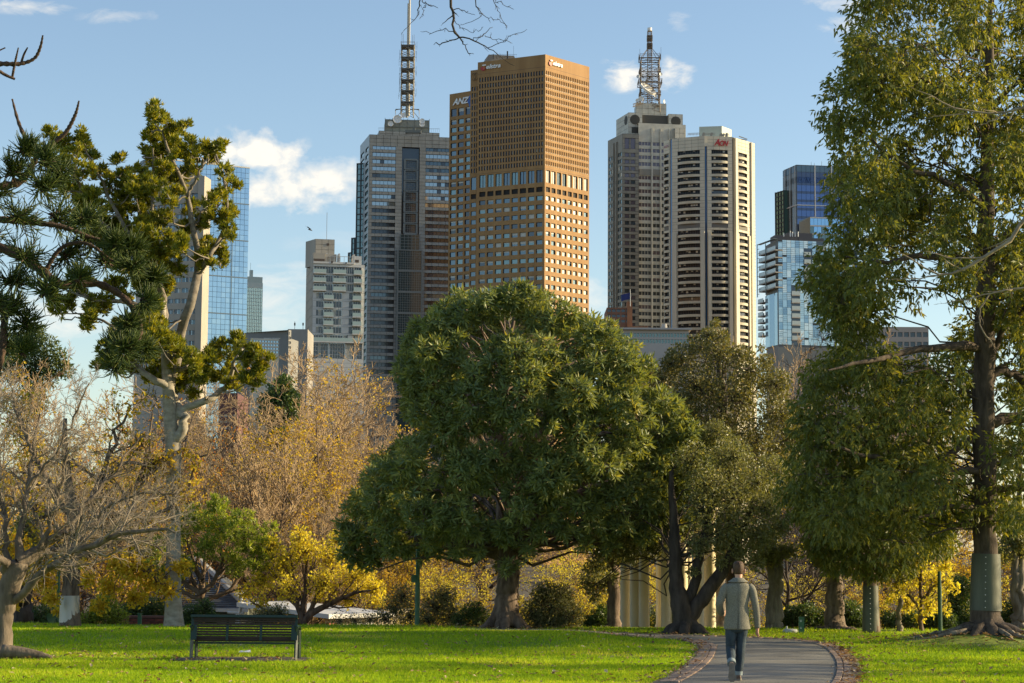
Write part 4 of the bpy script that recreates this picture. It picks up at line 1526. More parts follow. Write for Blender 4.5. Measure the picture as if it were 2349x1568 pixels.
def white_apartments():
    D = 560.0
    X = lambda x: 697.3 + x * 0.2147
    Y = lambda y: 520.0 + y * 0.2147
    A, B, C = xy(702.7, 606, 578), xy(718.8, 606, D), xy(837, 608, D + 3)
    FL, F = Face(A, B), Face(B, C)
    T = Tower('apartment_block', 'white mid-rise apartment block with glass fronted balconies and a lift tower on its roof', 'apartment block', B, group='city towers')
    U = lambda x, y=650: F.U(X(x), y)
    Z = lambda y: F.Z(760, Y(y))
    top = Z(400)
    rows = []
    balc = []
    for r in range(8):
        zt, zb = Z(430 + 91.5 * r), Z(498 + 91.5 * r)
        if r < 3:
            ops = [(108, 223, 4, 1), (230, 311, 3, 0), (318, 436, 4, 1), (443, 529, 4, 0), (537, 607, 3, 1)]
        else:
            ops = [(135, 215, 3, 0), (222, 306, 3, 1), (315, 410, 3, 0), (485, 523, 1, 0), (530, 603, 3, 1)]
        rows.append((zb, zt, [(U(a), U(b)) for a, b, _, _ in ops], ops))
    pod = [(108, 220, 4, 0), (228, 425, 7, 0), (432, 475, 2, 0), (536, 630, 4, 0)]
    rows.append((Z(1228), Z(1158), [(U(a), U(b)) for a, b, _, _ in pod], pod))
    base = [(106, 273, 6, 0), (290, 450, 6, 0), (467, 628, 6, 0)]
    rows.append((Z(1410), Z(1247), [(U(a), U(b)) for a, b, _, _ in base], base))
    rows = rows[::-1]
    wb = MB()
    wall(wb, F, BASE_Z, top, [(a, b, o) for a, b, o, _ in rows], 0.7, panel=(6, 1.25, 0.07), mp=1)
    bars = MB()
    for k, (za, zb, ops, src) in enumerate(rows):
        for (ua, ub), (_, _, n, b) in zip(ops, src):
            p = (ub - ua) / n
            for i in range(n):
                T.win(F, ua + p * i + 0.05, ua + p * (i + 1) - 0.05, za + 0.05, zb - 0.05, 0.6, M_WIN_GREY if random.random() < 0.88 else M_GL_BLIND, 'window')
                if i:
                    bars.frame_box(F.o, F.u, F.n, ua + p * i - 0.05, ua + p * i + 0.05, -0.6, -0.3, za, zb)
            if k == 0:
                for j in (1, 2, 3):
                    z = za + (zb - za) * j / 4
                    bars.frame_box(F.o, F.u, F.n, ua, ub, -0.6, -0.35, z - 0.05, z + 0.05)
            if b:
                mb = MB()
                out = 1.1
                mb.frame_box(F.o, F.u, F.n, ua - 0.3, ub + (0.9 if src[-1][0] == _ else 0.3), 0.004, out, za - 0.4, za - 0.1, 0)
                o = T.part(mb, 'balcony', M_WHITEC)
                mb = MB()
                mb.frame_box(F.o, F.u, F.n, ua - 0.25, ub + 0.25, out - 0.1, out - 0.03, za - 0.09, za + 0.95)
                mb.frame_box(F.o, F.u, F.n, ua - 0.27, ua - 0.2, 0.004, out - 0.11, za - 0.09, za + 0.95)
                mb.frame_box(F.o, F.u, F.n, ub + 0.2, ub + 0.27, 0.004, out - 0.11, za - 0.09, za + 0.95)
                mb.build('balustrade', M_BGLASS, o, rel=T.root.location)
    # podium balcony along the whole front
    mb = MB()
    mb.frame_box(F.o, F.u, F.n, U(100), U(636), 0.004, 1.3, Z(1246), Z(1232), 0)
    o = T.part(mb, 'balcony', M_WHITEC)
    mb = MB()
    mb.frame_box(F.o, F.u, F.n, U(102), U(634), 1.2, 1.27, Z(1231), Z(1193))
    mb.build('balustrade', M_BGLASS, o, rel=T.root.location)
    # corner balconies get a white fin
    for r in range(8):
        wb.frame_box(F.o, F.u, F.n, U(606), U(612), 0.004, 0.9, Z(498 + 91.5 * r), Z(430 + 91.5 * r), 0)
    T.part(bars, 'glazing_bar', M_WHITEC, kind='stuff')
    ztl = Z(330)
    wall(wb, FL, BASE_Z, Z(360), [], panel=(8, 2.6, 0.1), m=2, mp=1)
    bk = [F.p(F.w, -16, 0)[:2], FL.p(0, 0, 0)[:2]]
    wb.quad((*C, BASE_Z), (*bk[0], BASE_Z), (*bk[0], top), (*C, top), 0)
    wb.poly([(*B, top), (*C, top), (*bk[0], top), (*A, top)], 0)
    T.part(wb, 'wall', [M_WHITEC, M_PALE_J, M_SAND])
    # stepped roof rooms and lift tower
    rb = MB()
    rb.frame_box(F.o, F.u, F.n, U(96), U(222), -9, -0.3, top - 0.2, Z(285), 0)
    rb.frame_box(F.o, F.u, F.n, U(222) + 0.05, U(350), -9, -1.2, top - 0.2, Z(290), 0)
    rb.frame_box(F.o, F.u, F.n, U(96), U(530), -0.9, 0.4, top - 0.001, top + 0.55, 1)
    rb.frame_box(F.o, F.u, F.n, U(532), U(615), -6, -0.5, top + 0.01, Z(305), 1)
    rb.frame_box(F.o, F.u, F.n, U(527), U(543), -4, -0.45, top + 0.01, Z(287), 1)
    rb.frame_box(F.o, F.u, F.n, U(368), U(384), -4, -0.7, top + 0.01, Z(282), 1)
    T.part(rb, 'roof_room', [M_SAND, M_WHITEC])
    lt = MB()
    Fl = Face(F.p(U(137, 590), -4, 0)[:2], F.p(U(342, 590), -4, 0)[:2])
    zl = Z(116)
    wall(lt, Fl, top, zl, [], panel=(2.0, 1.5, 0.08), mp=1)
    close_box(lt, [Fl.p(0, 0, 0)[:2], Fl.p(Fl.w, 0, 0)[:2], Fl.p(Fl.w, -8, 0)[:2], Fl.p(-2.2, -6, 0)[:2]], top, zl, 0, skip=(0,))
    T.part(lt, 'lift_tower', [M_SAND, M_PALE_J])
    dk = MB()
    dk.frame_box(Fl.o, Fl.u, Fl.n, Fl.U(X(242), 560), Fl.U(X(268), 560), 0.01, 0.08, Fl.Z(750, Y(205)), Fl.Z(750, Y(180)))
    for a, b, y0, y1, d in ((100, 218, 392, 348, -0.25), (284, 303, 395, 372, 0.45), (438, 453, 395, 378, 0.45)):
        dk.frame_box(F.o, F.u, F.n, U(a), U(b), d - 0.05, d, Z(y0), Z(y1))
    dk.frame_box(F.o, F.u, F.n, U(546), U(585), -0.48, -0.42, Z(374), Z(344))
    T.part(dk, 'louvre', mat('brown_louvre', (0.08, 0.06, 0.05), 0.8))
    rl = MB()
    for x in (236, 278, 322, 385, 428, 480, 526):
        rl.frame_box(F.o, F.u, F.n, U(x) - 0.06, U(x) + 0.06, -0.6, -0.5, top + 0.5, Z(315))
    rl.frame_box(F.o, F.u, F.n, U(236), U(526), -0.6, -0.5, Z(318), Z(313))
    q = at(X(242), Y(115), D + 8)
    rl.box((q.x, q.y, q.z + 3.2), (0.12, 0.12, 8))
    for x in (247, 257, 280, 285):
        rl.frame_box(F.o, F.u, F.n, U(x) - 0.15, U(x) + 0.15, -3, -2.7, Z(290), Z(272))
    T.part(rl, 'roof_rail', M_STEEL_L, kind='stuff')
    T.finish()


white_apartments()


# ---- small distant buildings low on the skyline
def simple_block(name, label, pts, ytop, m, rows=None, glass=M_GL_MID, cat='building', depth=15, y0=None, pit=8, win_h=4.5, nwin=6, cap=60, fin=None):
    P = [xy(*p) for p in pts]
    T = Tower(name, label, cat, P[0], cap=cap, group='low buildings on the skyline')
    zt = at(pts[0][0], ytop, pts[0][2]).z
    wb = MB()
    for i, (a, b) in enumerate(zip(P, P[1:])):
        F = Face(a, b)
        rr = []
        if rows:
            n = max(1, int(nwin * F.w / Face(P[-2], P[-1]).w + 0.5))
            ops = [(F.w * (k + 0.12) / n, F.w * (k + 0.88) / n) for k in range(n)]
            for r in range(rows):
                rr.append((F.Z(pts[i][0], (y0 or ytop + 4) + pit * r + win_h), F.Z(pts[i][0], (y0 or ytop + 4) + pit * r), ops))
            rr = rr[::-1]
        wall(wb, F, BASE_Z, zt, rr, 0.3)
        for za, zb, ops in rr:
            for ua, ub in ops:
                T.win(F, ua, ub, za, zb, 0.25, glass)
    F = Face(P[-2], P[-1])
    q = P + [F.p(F.w, -depth, 0)[:2], (P[0][0] + (3 if len(P) > 2 else 0), P[0][1] + depth)]
    for i in range(len(P) - 1, len(q)):
        a, b = q[i], q[(i + 1) % len(q)]
        wb.quad((*a, BASE_Z), (*b, BASE_Z), (*b, zt), (*a, zt))
    wb.poly([(*p, zt) for p in q])
    T.part(wb, 'wall', m)
    return T, P, zt


T, P, zt = simple_block('office_tower', 'small pale green glass tower just right of the blue glass tower', [(566, 640, 760), (603.2, 636, 762)], 648, mat('greenish_frame', (0.5, 0.54, 0.49), 0.5), rows=16, glass=mat('pale_green_glass', (0.62, 0.70, 0.62), 0.12, metal=0.5), y0=660, pit=8.1, win_h=7.4, nwin=9, cap=200)
mb = MB()
q = at(566, 640, 764)
F = Face(P[0], P[1])
mb.frame_box(F.o, F.u, F.n, 0.3, F.w - 0.1, -6, -0.3, zt - 0.1, zt + 2.3, 0)
mb.frame_box(F.o, F.u, F.n, 1.5, 2.6, -3, -1, zt + 2.3, zt + 5.0, 0)
mb.frame_box(F.o, F.u, F.n, 1.9, 2.0, -3, -2.9, zt + 5.0, zt + 8, 0)
T.part(mb, 'roof_room', mat('pale_green_panel', (0.40, 0.46, 0.42), 0.4))
T.finish()
T, P, zt = simple_block('low_building', 'low blue glass building at the foot of the small green tower', [(575, 778, 430), (640, 780, 432)], 776, mat('slate_frame', (0.16, 0.2, 0.23), 0.5), rows=4, glass=mat('blue_curtain_glass_deep', (0.31, 0.46, 0.62), 0.05, metal=0.85), nwin=10)
mb = MB()
for px in (612, 630):
    q = at(px, 776, 431)
    mb.box((q.x, q.y + 2, q.z + 0.15), (1.8, 0.2, 0.15))
    mb.box((q.x, q.y + 2, q.z - 0.2), (0.1, 0.1, 0.7))
T.part(mb, 'roof_mast', M_STEEL_L)
T.finish()
T, P, zt = simple_block('low_building', 'grey concrete low-rise with dark square windows left of the white apartments', [(640, 771, 470), (662, 768, 460), (668, 768, 461)], 768, mat('grey_render', (0.22, 0.22, 0.21), 0.8, var=0.1, scale=0.2), rows=3, glass=M_GL_DARK, pit=11, win_h=6, nwin=2)
T.finish()
T, P, zt = simple_block('low_building', 'plain grey windowless block beside the white apartments', [(660, 757, 500), (706, 755, 500)], 755.5, mat('plain_grey_render', (0.29, 0.275, 0.25), 0.8, var=0.1, scale=0.15))
mb = MB()
for px, h in ((676, 9), (695, 7)):
    q = at(px, 755, 502)
    mb.box((q.x, q.y, q.z + 0.4), (0.1, 0.1, 3.0 if h > 8 else 2))
    mb.box((q.x, q.y, q.z + 1.2), (0.35, 0.2, 0.7))
T.part(mb, 'roof_mast', M_STEEL)
T.finish()
# brick building with a flag, and a long pale building, right of the centre tree
T, P, zt = simple_block('brick_building', 'reddish brick building with a flagpole under the stone tower', [(1392, 706, 520), (1446, 707, 520)], 706, mat('red_brown_brick', (0.22, 0.10, 0.06), 0.8, var=0.15, scale=0.3), rows=3, glass=M_GL_DARK, pit=12, win_h=6, nwin=5)
F = Face(P[0], P[1])
mb = MB()
mb.frame_box(F.o, F.u, F.n, F.w * 0.86, F.w * 1.08, -4, 0.5, BASE_Z, zt + 1.6, 0)
mb.frame_box(F.o, F.u, F.n, F.w * 0.9, F.w * 1.7, -8, 4, BASE_Z, at(1460, 748, 515).z, 0)
T.part(mb, 'wing', mat('orange_brick', (0.34, 0.15, 0.07), 0.8, var=0.15, scale=0.3))
mb = MB()
q = at(1446, 702, 517)
mb.tube([(q.x, q.y, zt), (q.x, q.y, zt + 4.5)], [0.07, 0.05], 6)
T.part(mb, 'flagpole', M_WHITE)
T.finish()
fl = MB()
for i in range(6):
    for s in range(1):
        x0, x1 = q.x - 2.4 * i / 6, q.x - 2.4 * (i + 1) / 6
        y0, y1 = q.y + 0.15 * math.sin(i * 1.3), q.y + 0.15 * math.sin((i + 1) * 1.3)
        fl.quad((x1, y1, zt + 2.0 - 0.12 * (i + 1)), (x0, y0, zt + 2.0 - 0.12 * i), (x0, y0, zt + 3.6 - 0.1 * i), (x1, y1, zt + 3.6 - 0.1 * (i + 1)))
o = fl.build('flag', mat('navy_flag', (0.02, 0.03, 0.14), 0.8))
tag(o, 'dark blue flag hanging from the flagpole of the brick building', 'flag')
T, P, zt = simple_block('low_building', 'long pale flat-roofed building above the dark oak crown', [(1425, 766, 380), (1580, 768, 380)], 757, mat('offwhite_render', (0.42, 0.39, 0.36), 0.8, var=0.05, scale=0.2), rows=2, glass=M_GL_TEAL, y0=764.5, pit=14, win_h=9, nwin=22, cap=60)
F = Face(P[0], P[1])
mb = MB()
mb.frame_box(F.o, F.u, F.n, -0.4, F.w + 0.5, -12, 0.8, zt, zt + 0.35)
for u, r in ((F.w * 0.66, 0.5), (F.w * 0.63, 0.35)):
    mb.tube([F.p(u, -2, zt + 0.3), F.p(u, -2, zt + 1.4)], [r, r * 0.6], 8)
T.part(mb, 'roof_slab', mat('offwhite_render', (0.42, 0.39, 0.36), 0.8))
T.finish()
T, P, zt = simple_block('low_building', 'pinkish pale building glimpsed through the big right hand tree', [(1985, 750, 330), (2130, 754, 330)], 750, mat('pinkish_render', (0.44, 0.36, 0.30), 0.8, var=0.06, scale=0.2), rows=6, glass=M_GL_DARK, y0=762, pit=22, win_h=11, nwin=10, cap=80)
T.finish()
T, P, zt = simple_block('low_building', 'dark red-brown block low at the foot of the blue glass tower', [(503, 902, 360), (545, 902, 360)], 902, mat('dark_red_panel', (0.12, 0.05, 0.045), 0.7), rows=4, glass=M_GL_BLIND, y0=950, pit=14, win_h=7, nwin=4, cap=30)
T.finish()

# ---- bird
bd = MB()
q = at(711, 527, 260)
bd.tube([q + Vector((-0.28, 0, 0.02)), q + Vector((-0.1, 0, 0)), q + Vector((0.15, 0, -0.08)), q + Vector((0.32, 0, -0.2))], [0.02, 0.09, 0.09, 0.02], 6)
o = bd.build('bird', mat('grey_bird', (0.12, 0.12, 0.12), 0.8), None)
wg = MB()
for s in (-1, 1):
    a = q + Vector((0.02, 0, 0.05))
    wg.quad(a + Vector((-0.12, 0, 0)), a + Vector((0.15, 0, 0)), a + Vector((-0.25 * 1 - (0.1 if s > 0 else 0), s * 0.5, 0.3 + 0.05 * s)), a + Vector((-0.35 - (0.1 if s > 0 else 0), s * 0.5, 0.3 + 0.05 * s)))
    wg.quad(a + Vector((-0.25, s * 0.5, 0.3 + 0.05 * s)), a + Vector((-0.35, s * 0.5, 0.3 + 0.05 * s)), a + Vector((-0.6, s * 0.95, 0.25)), a + Vector((-0.58, s * 0.95, 0.25)))
w_ = wg.build('wing', mat('grey_bird', (0.12, 0.12, 0.12), 0.8), o)
tag(o, 'grey bird flying with bent wings beside the white apartment block', 'bird')

# ------------------------------------------------------------------ ground, lawn, path
def sstep(a, b, x):
    t = np.clip((np.asarray(x, float) - a) / (b - a), 0, 1)
    return t * t * (3 - 2 * t)


TREE_R = at(2262, 1451, 45.5)      # foot of the big right hand tree


def gz(x, y):
    x = np.asarray(x, float)
    y = np.asarray(y, float)
    hump = 0.14 * sstep(38, 46, y) * (1 - sstep(47, 53, y)) * (1 - sstep(1.0, 3.6, x))
    roll = 0.025 * np.sin(x * 0.6 + 1.0) * np.sin(y * 0.45) * (1 - np.exp(-((x - path_x(y)) / 2.5) ** 2))
    drop = -3.1 * sstep(54.3, 68.0, y)
    mound = 0.27 * np.exp(-(((x - TREE_R.x) / 1.9) ** 2 + ((y - TREE_R.y) / 1.9) ** 2))
    return hump + roll * (y < 60) + drop + mound


PATH = np.array([(-1.9, 2.0), (-0.6, 10), (1.7, 22), (3.75, 31), (4.75, 36.5), (5.35, 41), (5.62, 44), (5.45, 46.2), (4.7, 47.5), (3.5, 48.2), (2.2, 48.6), (0.8, 48.9), (-1.0, 49.1)])


def path_x(y):
    return np.interp(y, PATH[:8, 1], PATH[:8, 0])


def smooth_line(P, n):
    P = np.asarray(P, float)
    t = np.arange(len(P))
    out = []
    for q in np.linspace(0, len(P) - 1, n):
        i = min(int(q), len(P) - 2)
        f = q - i
        p0, p1, p2, p3 = P[max(i - 1, 0)], P[i], P[i + 1], P[min(i + 2, len(P) - 1)]
        out.append(0.5 * ((2 * p1) + (-p0 + p2) * f + (2 * p0 - 5 * p1 + 4 * p2 - p3) * f * f + (-p0 + 3 * p1 - 3 * p2 + p3) * f ** 3))
    return np.array(out)


PL = smooth_line(PATH, 240)
seg = np.gradient(PL, axis=0)
seg /= np.linalg.norm(seg, axis=1, keepdims=True)
PN = np.stack([seg[:, 1], -seg[:, 0]], 1)        # to the right of the walking direction
PARC = np.concatenate([[0], np.cumsum(np.linalg.norm(np.diff(PL, axis=0), axis=1))])
HALF = np.interp(PL[:, 1], [0, 46, 47.5, 49], [1.15, 1.15, 0.8, 0.55])


def path_dist(x, y):
    """Distance outside the asphalt edge (negative on the path)."""
    x = np.asarray(x)
    y = np.asarray(y)
    best = np.full(x.shape, 1e9)
    for i in range(0, len(PL), 2):
        d = np.hypot(x - PL[i, 0], y - PL[i, 1]) - HALF[i]
        best = np.minimum(best, d)
    return best


def sheet(name, xs, ys, dz, m, kind='structure'):
    X, Y = np.meshgrid(xs, ys)
    Z = gz(X, Y) + dz
    V = np.stack([X, Y, Z], -1).reshape(-1, 3)
    nx, ny = len(xs), len(ys)
    idx = np.arange(nx * ny).reshape(ny, nx)
    Fq = np.stack([idx[:-1, :-1], idx[:-1, 1:], idx[1:, 1:], idx[1:, :-1]], -1).reshape(-1, 4)
    o = bpy.data.objects.new(name, np_mesh(name, V, [Fq], [m], smooth=True))
    link(o)
    o['kind'] = kind
    return o


def ground_mat():
    m = mat('leaf_litter_soil', (0.10, 0.07, 0.035), 0.95, color2=(0.045, 0.035, 0.018), scale=1.2, bump=0.4)
    return m


sheet('ground', np.concatenate([[-3000, -800, -300, -120], np.arange(-80, 81, 2.0), [120, 300, 800, 3000]]),
      np.concatenate([[-300, -60, 0], np.arange(10, 120, 1.5), [140, 200, 400, 1200, 4000]]), -0.05, ground_mat())
M_LAWN = mat('lawn_turf', (0.21, 0.285, 0.02), 0.9, color2=(0.15, 0.20, 0.016), scale=0.8, bump=0.3)
sheet('lawn', np.concatenate([np.arange(-60, -16, 2.0), np.arange(-16, 16.01, 0.25), np.arange(18, 61, 2.0)]), np.concatenate([np.arange(-30, 28, 2.0), np.arange(28, 54.6, 0.25)]), 0.0, M_LAWN)


def asphalt():
    m = bpy.data.materials.new('asphalt')
    m.use_nodes = True
    nt = m.node_tree
    N, L = nt.nodes, nt.links
    b = N['Principled BSDF']
    b.inputs['Roughness'].default_value = 0.85
    tc = N.new('ShaderNodeTexCoord')
    n1 = N.new('ShaderNodeTexNoise')
    n1.inputs['Scale'].default_value = 28
    n1.inputs['Detail'].default_value = 5
    n2 = N.new('ShaderNodeTexNoise')
    n2.inputs['Scale'].default_value = 0.7
    n2.inputs['Detail'].default_value = 3
    L.new(tc.outputs['Object'], n1.inputs['Vector'])
    L.new(tc.outputs['Object'], n2.inputs['Vector'])
    mx = N.new('ShaderNodeMath')
    mx.operation = 'MULTIPLY_ADD'
    mx.inputs[1].default_value = 0.55
    L.new(n1.outputs['Fac'], mx.inputs[0])
    L.new(n2.outputs['Fac'], mx.inputs[2])
    rp = N.new('ShaderNodeValToRGB')
    rp.color_ramp.elements[0].position = 0.55
    rp.color_ramp.elements[0].color = (0.105, 0.10, 0.09, 1)
    rp.color_ramp.elements[1].position = 1.0
    rp.color_ramp.elements[1].color = (0.25, 0.235, 0.20, 1)
    L.new(mx.outputs[0], rp.inputs[0])
    L.new(rp.outputs[0], b.inputs['Base Color'])
    bp = N.new('ShaderNodeBump')
    bp.inputs['Strength'].default_value = 0.5
    bp.inputs['Distance'].default_value = 0.02
    L.new(n1.outputs['Fac'], bp.inputs['Height'])
    L.new(bp.outputs[0], b.inputs['Normal'])
    return m


pm = MB()
rowsP = []
for k in range(7):
    t = -1 + 2 * k / 6
    P = PL + PN * (HALF * t)[:, None]
    rowsP.append(np.column_stack([P, gz(P[:, 0], P[:, 1]) + 0.025 + 0.02 * (1 - t * t)]))
G = np.stack(rowsP, 1)
n0, n1 = G.shape[:2]
idx = np.arange(n0 * n1).reshape(n0, n1)
pm.arr(G.reshape(-1, 3), np.stack([idx[:-1, :-1], idx[:-1, 1:], idx[1:, 1:], idx[1:, :-1]], -1).reshape(-1, 4))
o = pm.build('path', asphalt(), smooth=True)
o['kind'] = 'structure'

# brick edging: an inner course laid end to end and a dished outer course laid crosswise
M_BR = [mat('edging_brick_a', (0.29, 0.20, 0.145), 0.85, var=0.25, scale=9, bump=0.2), mat('edging_brick_b', (0.36, 0.25, 0.18), 0.85, var=0.25, scale=9, bump=0.2), mat('edging_brick_c', (0.24, 0.18, 0.14), 0.85, var=0.25, scale=9, bump=0.2)]


def brick_mesh(m, sx, sy):
    mb = MB()
    h = 0.05
    bv = 0.008
    P = [(-sx / 2, -sy / 2, -h), (sx / 2, -sy / 2, -h), (sx / 2, sy / 2, -h), (-sx / 2, sy / 2, -h),
         (-sx / 2, -sy / 2, -bv), (sx / 2, -sy / 2, -bv), (sx / 2, sy / 2, -bv), (-sx / 2, sy / 2, -bv),
         (-sx / 2 + bv, -sy / 2 + bv, 0), (sx / 2 - bv, -sy / 2 + bv, 0), (sx / 2 - bv, sy / 2 - bv, 0), (-sx / 2 + bv, sy / 2 - bv, 0)]
    mb.arr(P, [[8, 9, 10, 11]] + [[i, (i + 1) % 4, 4 + (i + 1) % 4, 4 + i] for i in range(4)] + [[4 + i, 4 + (i + 1) % 4, 8 + (i + 1) % 4, 8 + i] for i in range(4)])
    return np_mesh('brick', np.concatenate(mb.v), [f for f, _ in mb.f[4]], [m])


random.seed(11)
inner_m = [brick_mesh(m, 0.11, 0.23) for m in M_BR]
outer_m = [brick_mesh(m, 0.23, 0.11) for m in M_BR]
bed = mat('edging_mortar', (0.14, 0.12, 0.09), 0.95, var=0.2, scale=5)
for side in (-1, 1):
    eb = MB()
    a = PL + PN * ((HALF + 0.0) * side)[:, None]
    b = PL + PN * ((HALF + 0.42) * side)[:, None]
    za, zb = gz(a[:, 0], a[:, 1]) + 0.022, gz(b[:, 0], b[:, 1]) + 0.02
    V = np.concatenate([np.column_stack([a, za]), np.column_stack([b, zb])])
    n = len(PL)
    i = np.arange(n - 1)
    eb.arr(V, np.stack([i, i + 1, n + i + 1, n + i], -1) if side < 0 else np.stack([i, n + i, n + i + 1, i + 1], -1))
    e = eb.build('path_edging', bed)
    e['kind'] = 'structure'
    cnt = 0
    s_list = [('i', s) for s in np.arange(PARC[60], PARC[-1], 0.242)] + [('o', s) for s in np.arange(PARC[60], PARC[-1], 0.122)]
    far = []
    for kind, s in s_list:
        x, y = np.interp(s, PARC, PL[:, 0]), np.interp(s, PARC, PL[:, 1])
        if y < 28.6 or x < 2.5 and y > 44:
            continue
        nx, ny = np.interp(s, PARC, PN[:, 0]), np.interp(s, PARC, PN[:, 1])
        hw = np.interp(s, PARC, HALF)
        off = (hw + (0.062 if kind == 'i' else 0.245)) * side
        px_, py_ = x + nx * off, y + ny * off
        if cnt >= 300:
            continue
        cnt += 1
        o = bpy.data.objects.new('brick', random.choice(inner_m if kind == 'i' else outer_m))
        link(o, e)
        o.location = (px_, py_, float(gz(px_, py_)) + (0.045 if kind == 'i' else 0.038) + random.uniform(-0.004, 0.004))
        o.rotation_euler = (random.uniform(-0.02, 0.02), (0.07 if kind == 'o' else 0.0) * side + random.uniform(-0.02, 0.02), math.atan2(ny, nx) + random.uniform(-0.02, 0.02))


# ------------------------------------------------------------------ grass and fallen leaves
def in_view_points(n, y0, y1, rng, margin=60):
    inv = rng.uniform(1 / y1, 1 / y0, n)
    Y = 1 / inv
    px = rng.uniform(-margin, 2349 + margin, n)
    X = (px - 1174.5) / F_PX * Y
    return X, Y


def grass():
    rng = np.random.default_rng(5)
    X, Y = in_view_points(360000, 28.2, 54.3, rng)
    # slightly patchy
    keep = path_dist(X, Y) > 0.44 + 0.10 * np.sin(X * 3.1) * np.sin(Y * 2.3) + 0.05 * rng.standard_normal(len(X))
    bx = at(558, 1511, 37.0)
    pad = (np.abs(X - bx.x) < 1.22 + 0.1 * np.sin(Y * 9)) & (np.abs(Y - bx.y) < 0.75 + 0.12 * np.sin(X * 5.0) + 0.1 * rng.standard_normal(len(X)))
    keep &= ~pad
    for q, r in ((TREE_R, 2.1), (at(10, 1503, 37.9), 1.1), (at(1163, 1437, 53.6), 1.2), (at(1570, 1451, 50.3), 0.9)):
        d = np.hypot((X - q.x), (Y - q.y) * 0.8)
        keep &= d > r * (0.75 + 0.35 * rng.random(len(X)))
    X, Y = X[keep], Y[keep]
    n = len(X)
    Z = gz(X, Y)
    patch = 0.5 + 0.25 * np.sin(X * 1.3 + 2 * np.sin(Y * 0.7)) + 0.25 * np.sin(Y * 1.9 + X * 0.4)
    worn = sstep(0.55, 0.95, np.sin(X * 0.9 + 1.7 * np.sin(Y * 0.31)) * np.sin(Y * 0.8 + X * 0.23 + 1.0))
    tuft = sstep(0.6, 1.0, np.sin(X * 5.1 + Y * 1.3) * np.sin(Y * 6.7 - X * 2.1))
    h = rng.uniform(0.03, 0.075, n) * (0.75 + 0.5 * patch) * (1 - 0.4 * worn) * (1 + 0.5 * tuft)
    w = rng.uniform(0.006, 0.012, n)
    a = rng.uniform(0, 2 * math.pi, n)
    lean = rng.uniform(0.1, 0.8, n) * h
    la = rng.uniform(0, 2 * math.pi, n)
    base = np.stack([X, Y, Z - 0.005], 1)
    d = np.stack([np.cos(a), np.sin(a), np.zeros(n)], 1) * w[:, None]
    tip = base + np.stack([np.cos(la) * lean, np.sin(la) * lean, h], 1)
    V = np.stack([base - d * 1.1, base + d * 1.1, tip], 1).reshape(-1, 3)
    i = np.arange(n) * 3
    F3 = np.stack([i, i + 1, i + 2], 1)
    r = np.clip(0.12 + 0.5 * patch + 0.3 * worn - 0.12 * tuft + 0.24 * rng.standard_normal(n), 0, 1)
    m = leaf_mat('grass_blade', [(0.0, (0.205, 0.33, 0.02)), (0.45, (0.325, 0.465, 0.025)), (0.8, (0.46, 0.53, 0.032)), (1.0, (0.66, 0.58, 0.14))], trans=0.42, tcol=(1.45, 1.4, 0.35), rough=0.7, spec=0.12)
    o = bpy.data.objects.new('grass', np_mesh('grass', V, [F3], [m], rnd=np.repeat(r, 3)))
    link(o)
    tag(o, 'short green lawn grass with yellowish patches around the path', None, None, 'stuff')


grass()


def leaf_quads(P, A, B, L, W, fold=0.25):
    """Folded diamond leaves: P base (N,3), A unit length axis, B unit side axis, L, W (N,)."""
    Nn = np.cross(A, B)
    tip = P + A * L[:, None]
    mid = P + A * (L * 0.45)[:, None]
    s1 = mid + B * (W * 0.5)[:, None] + Nn * (W * fold)[:, None]
    s2 = mid - B * (W * 0.5)[:, None] + Nn * (W * fold)[:, None]
    V = np.stack([P, s1, tip, s2], 1).reshape(-1, 3)
    i = np.arange(len(P)) * 4
    Ff = np.concatenate([np.stack([i, i + 1, i + 2], 1), np.stack([i, i + 2, i + 3], 1)])
    return V, Ff


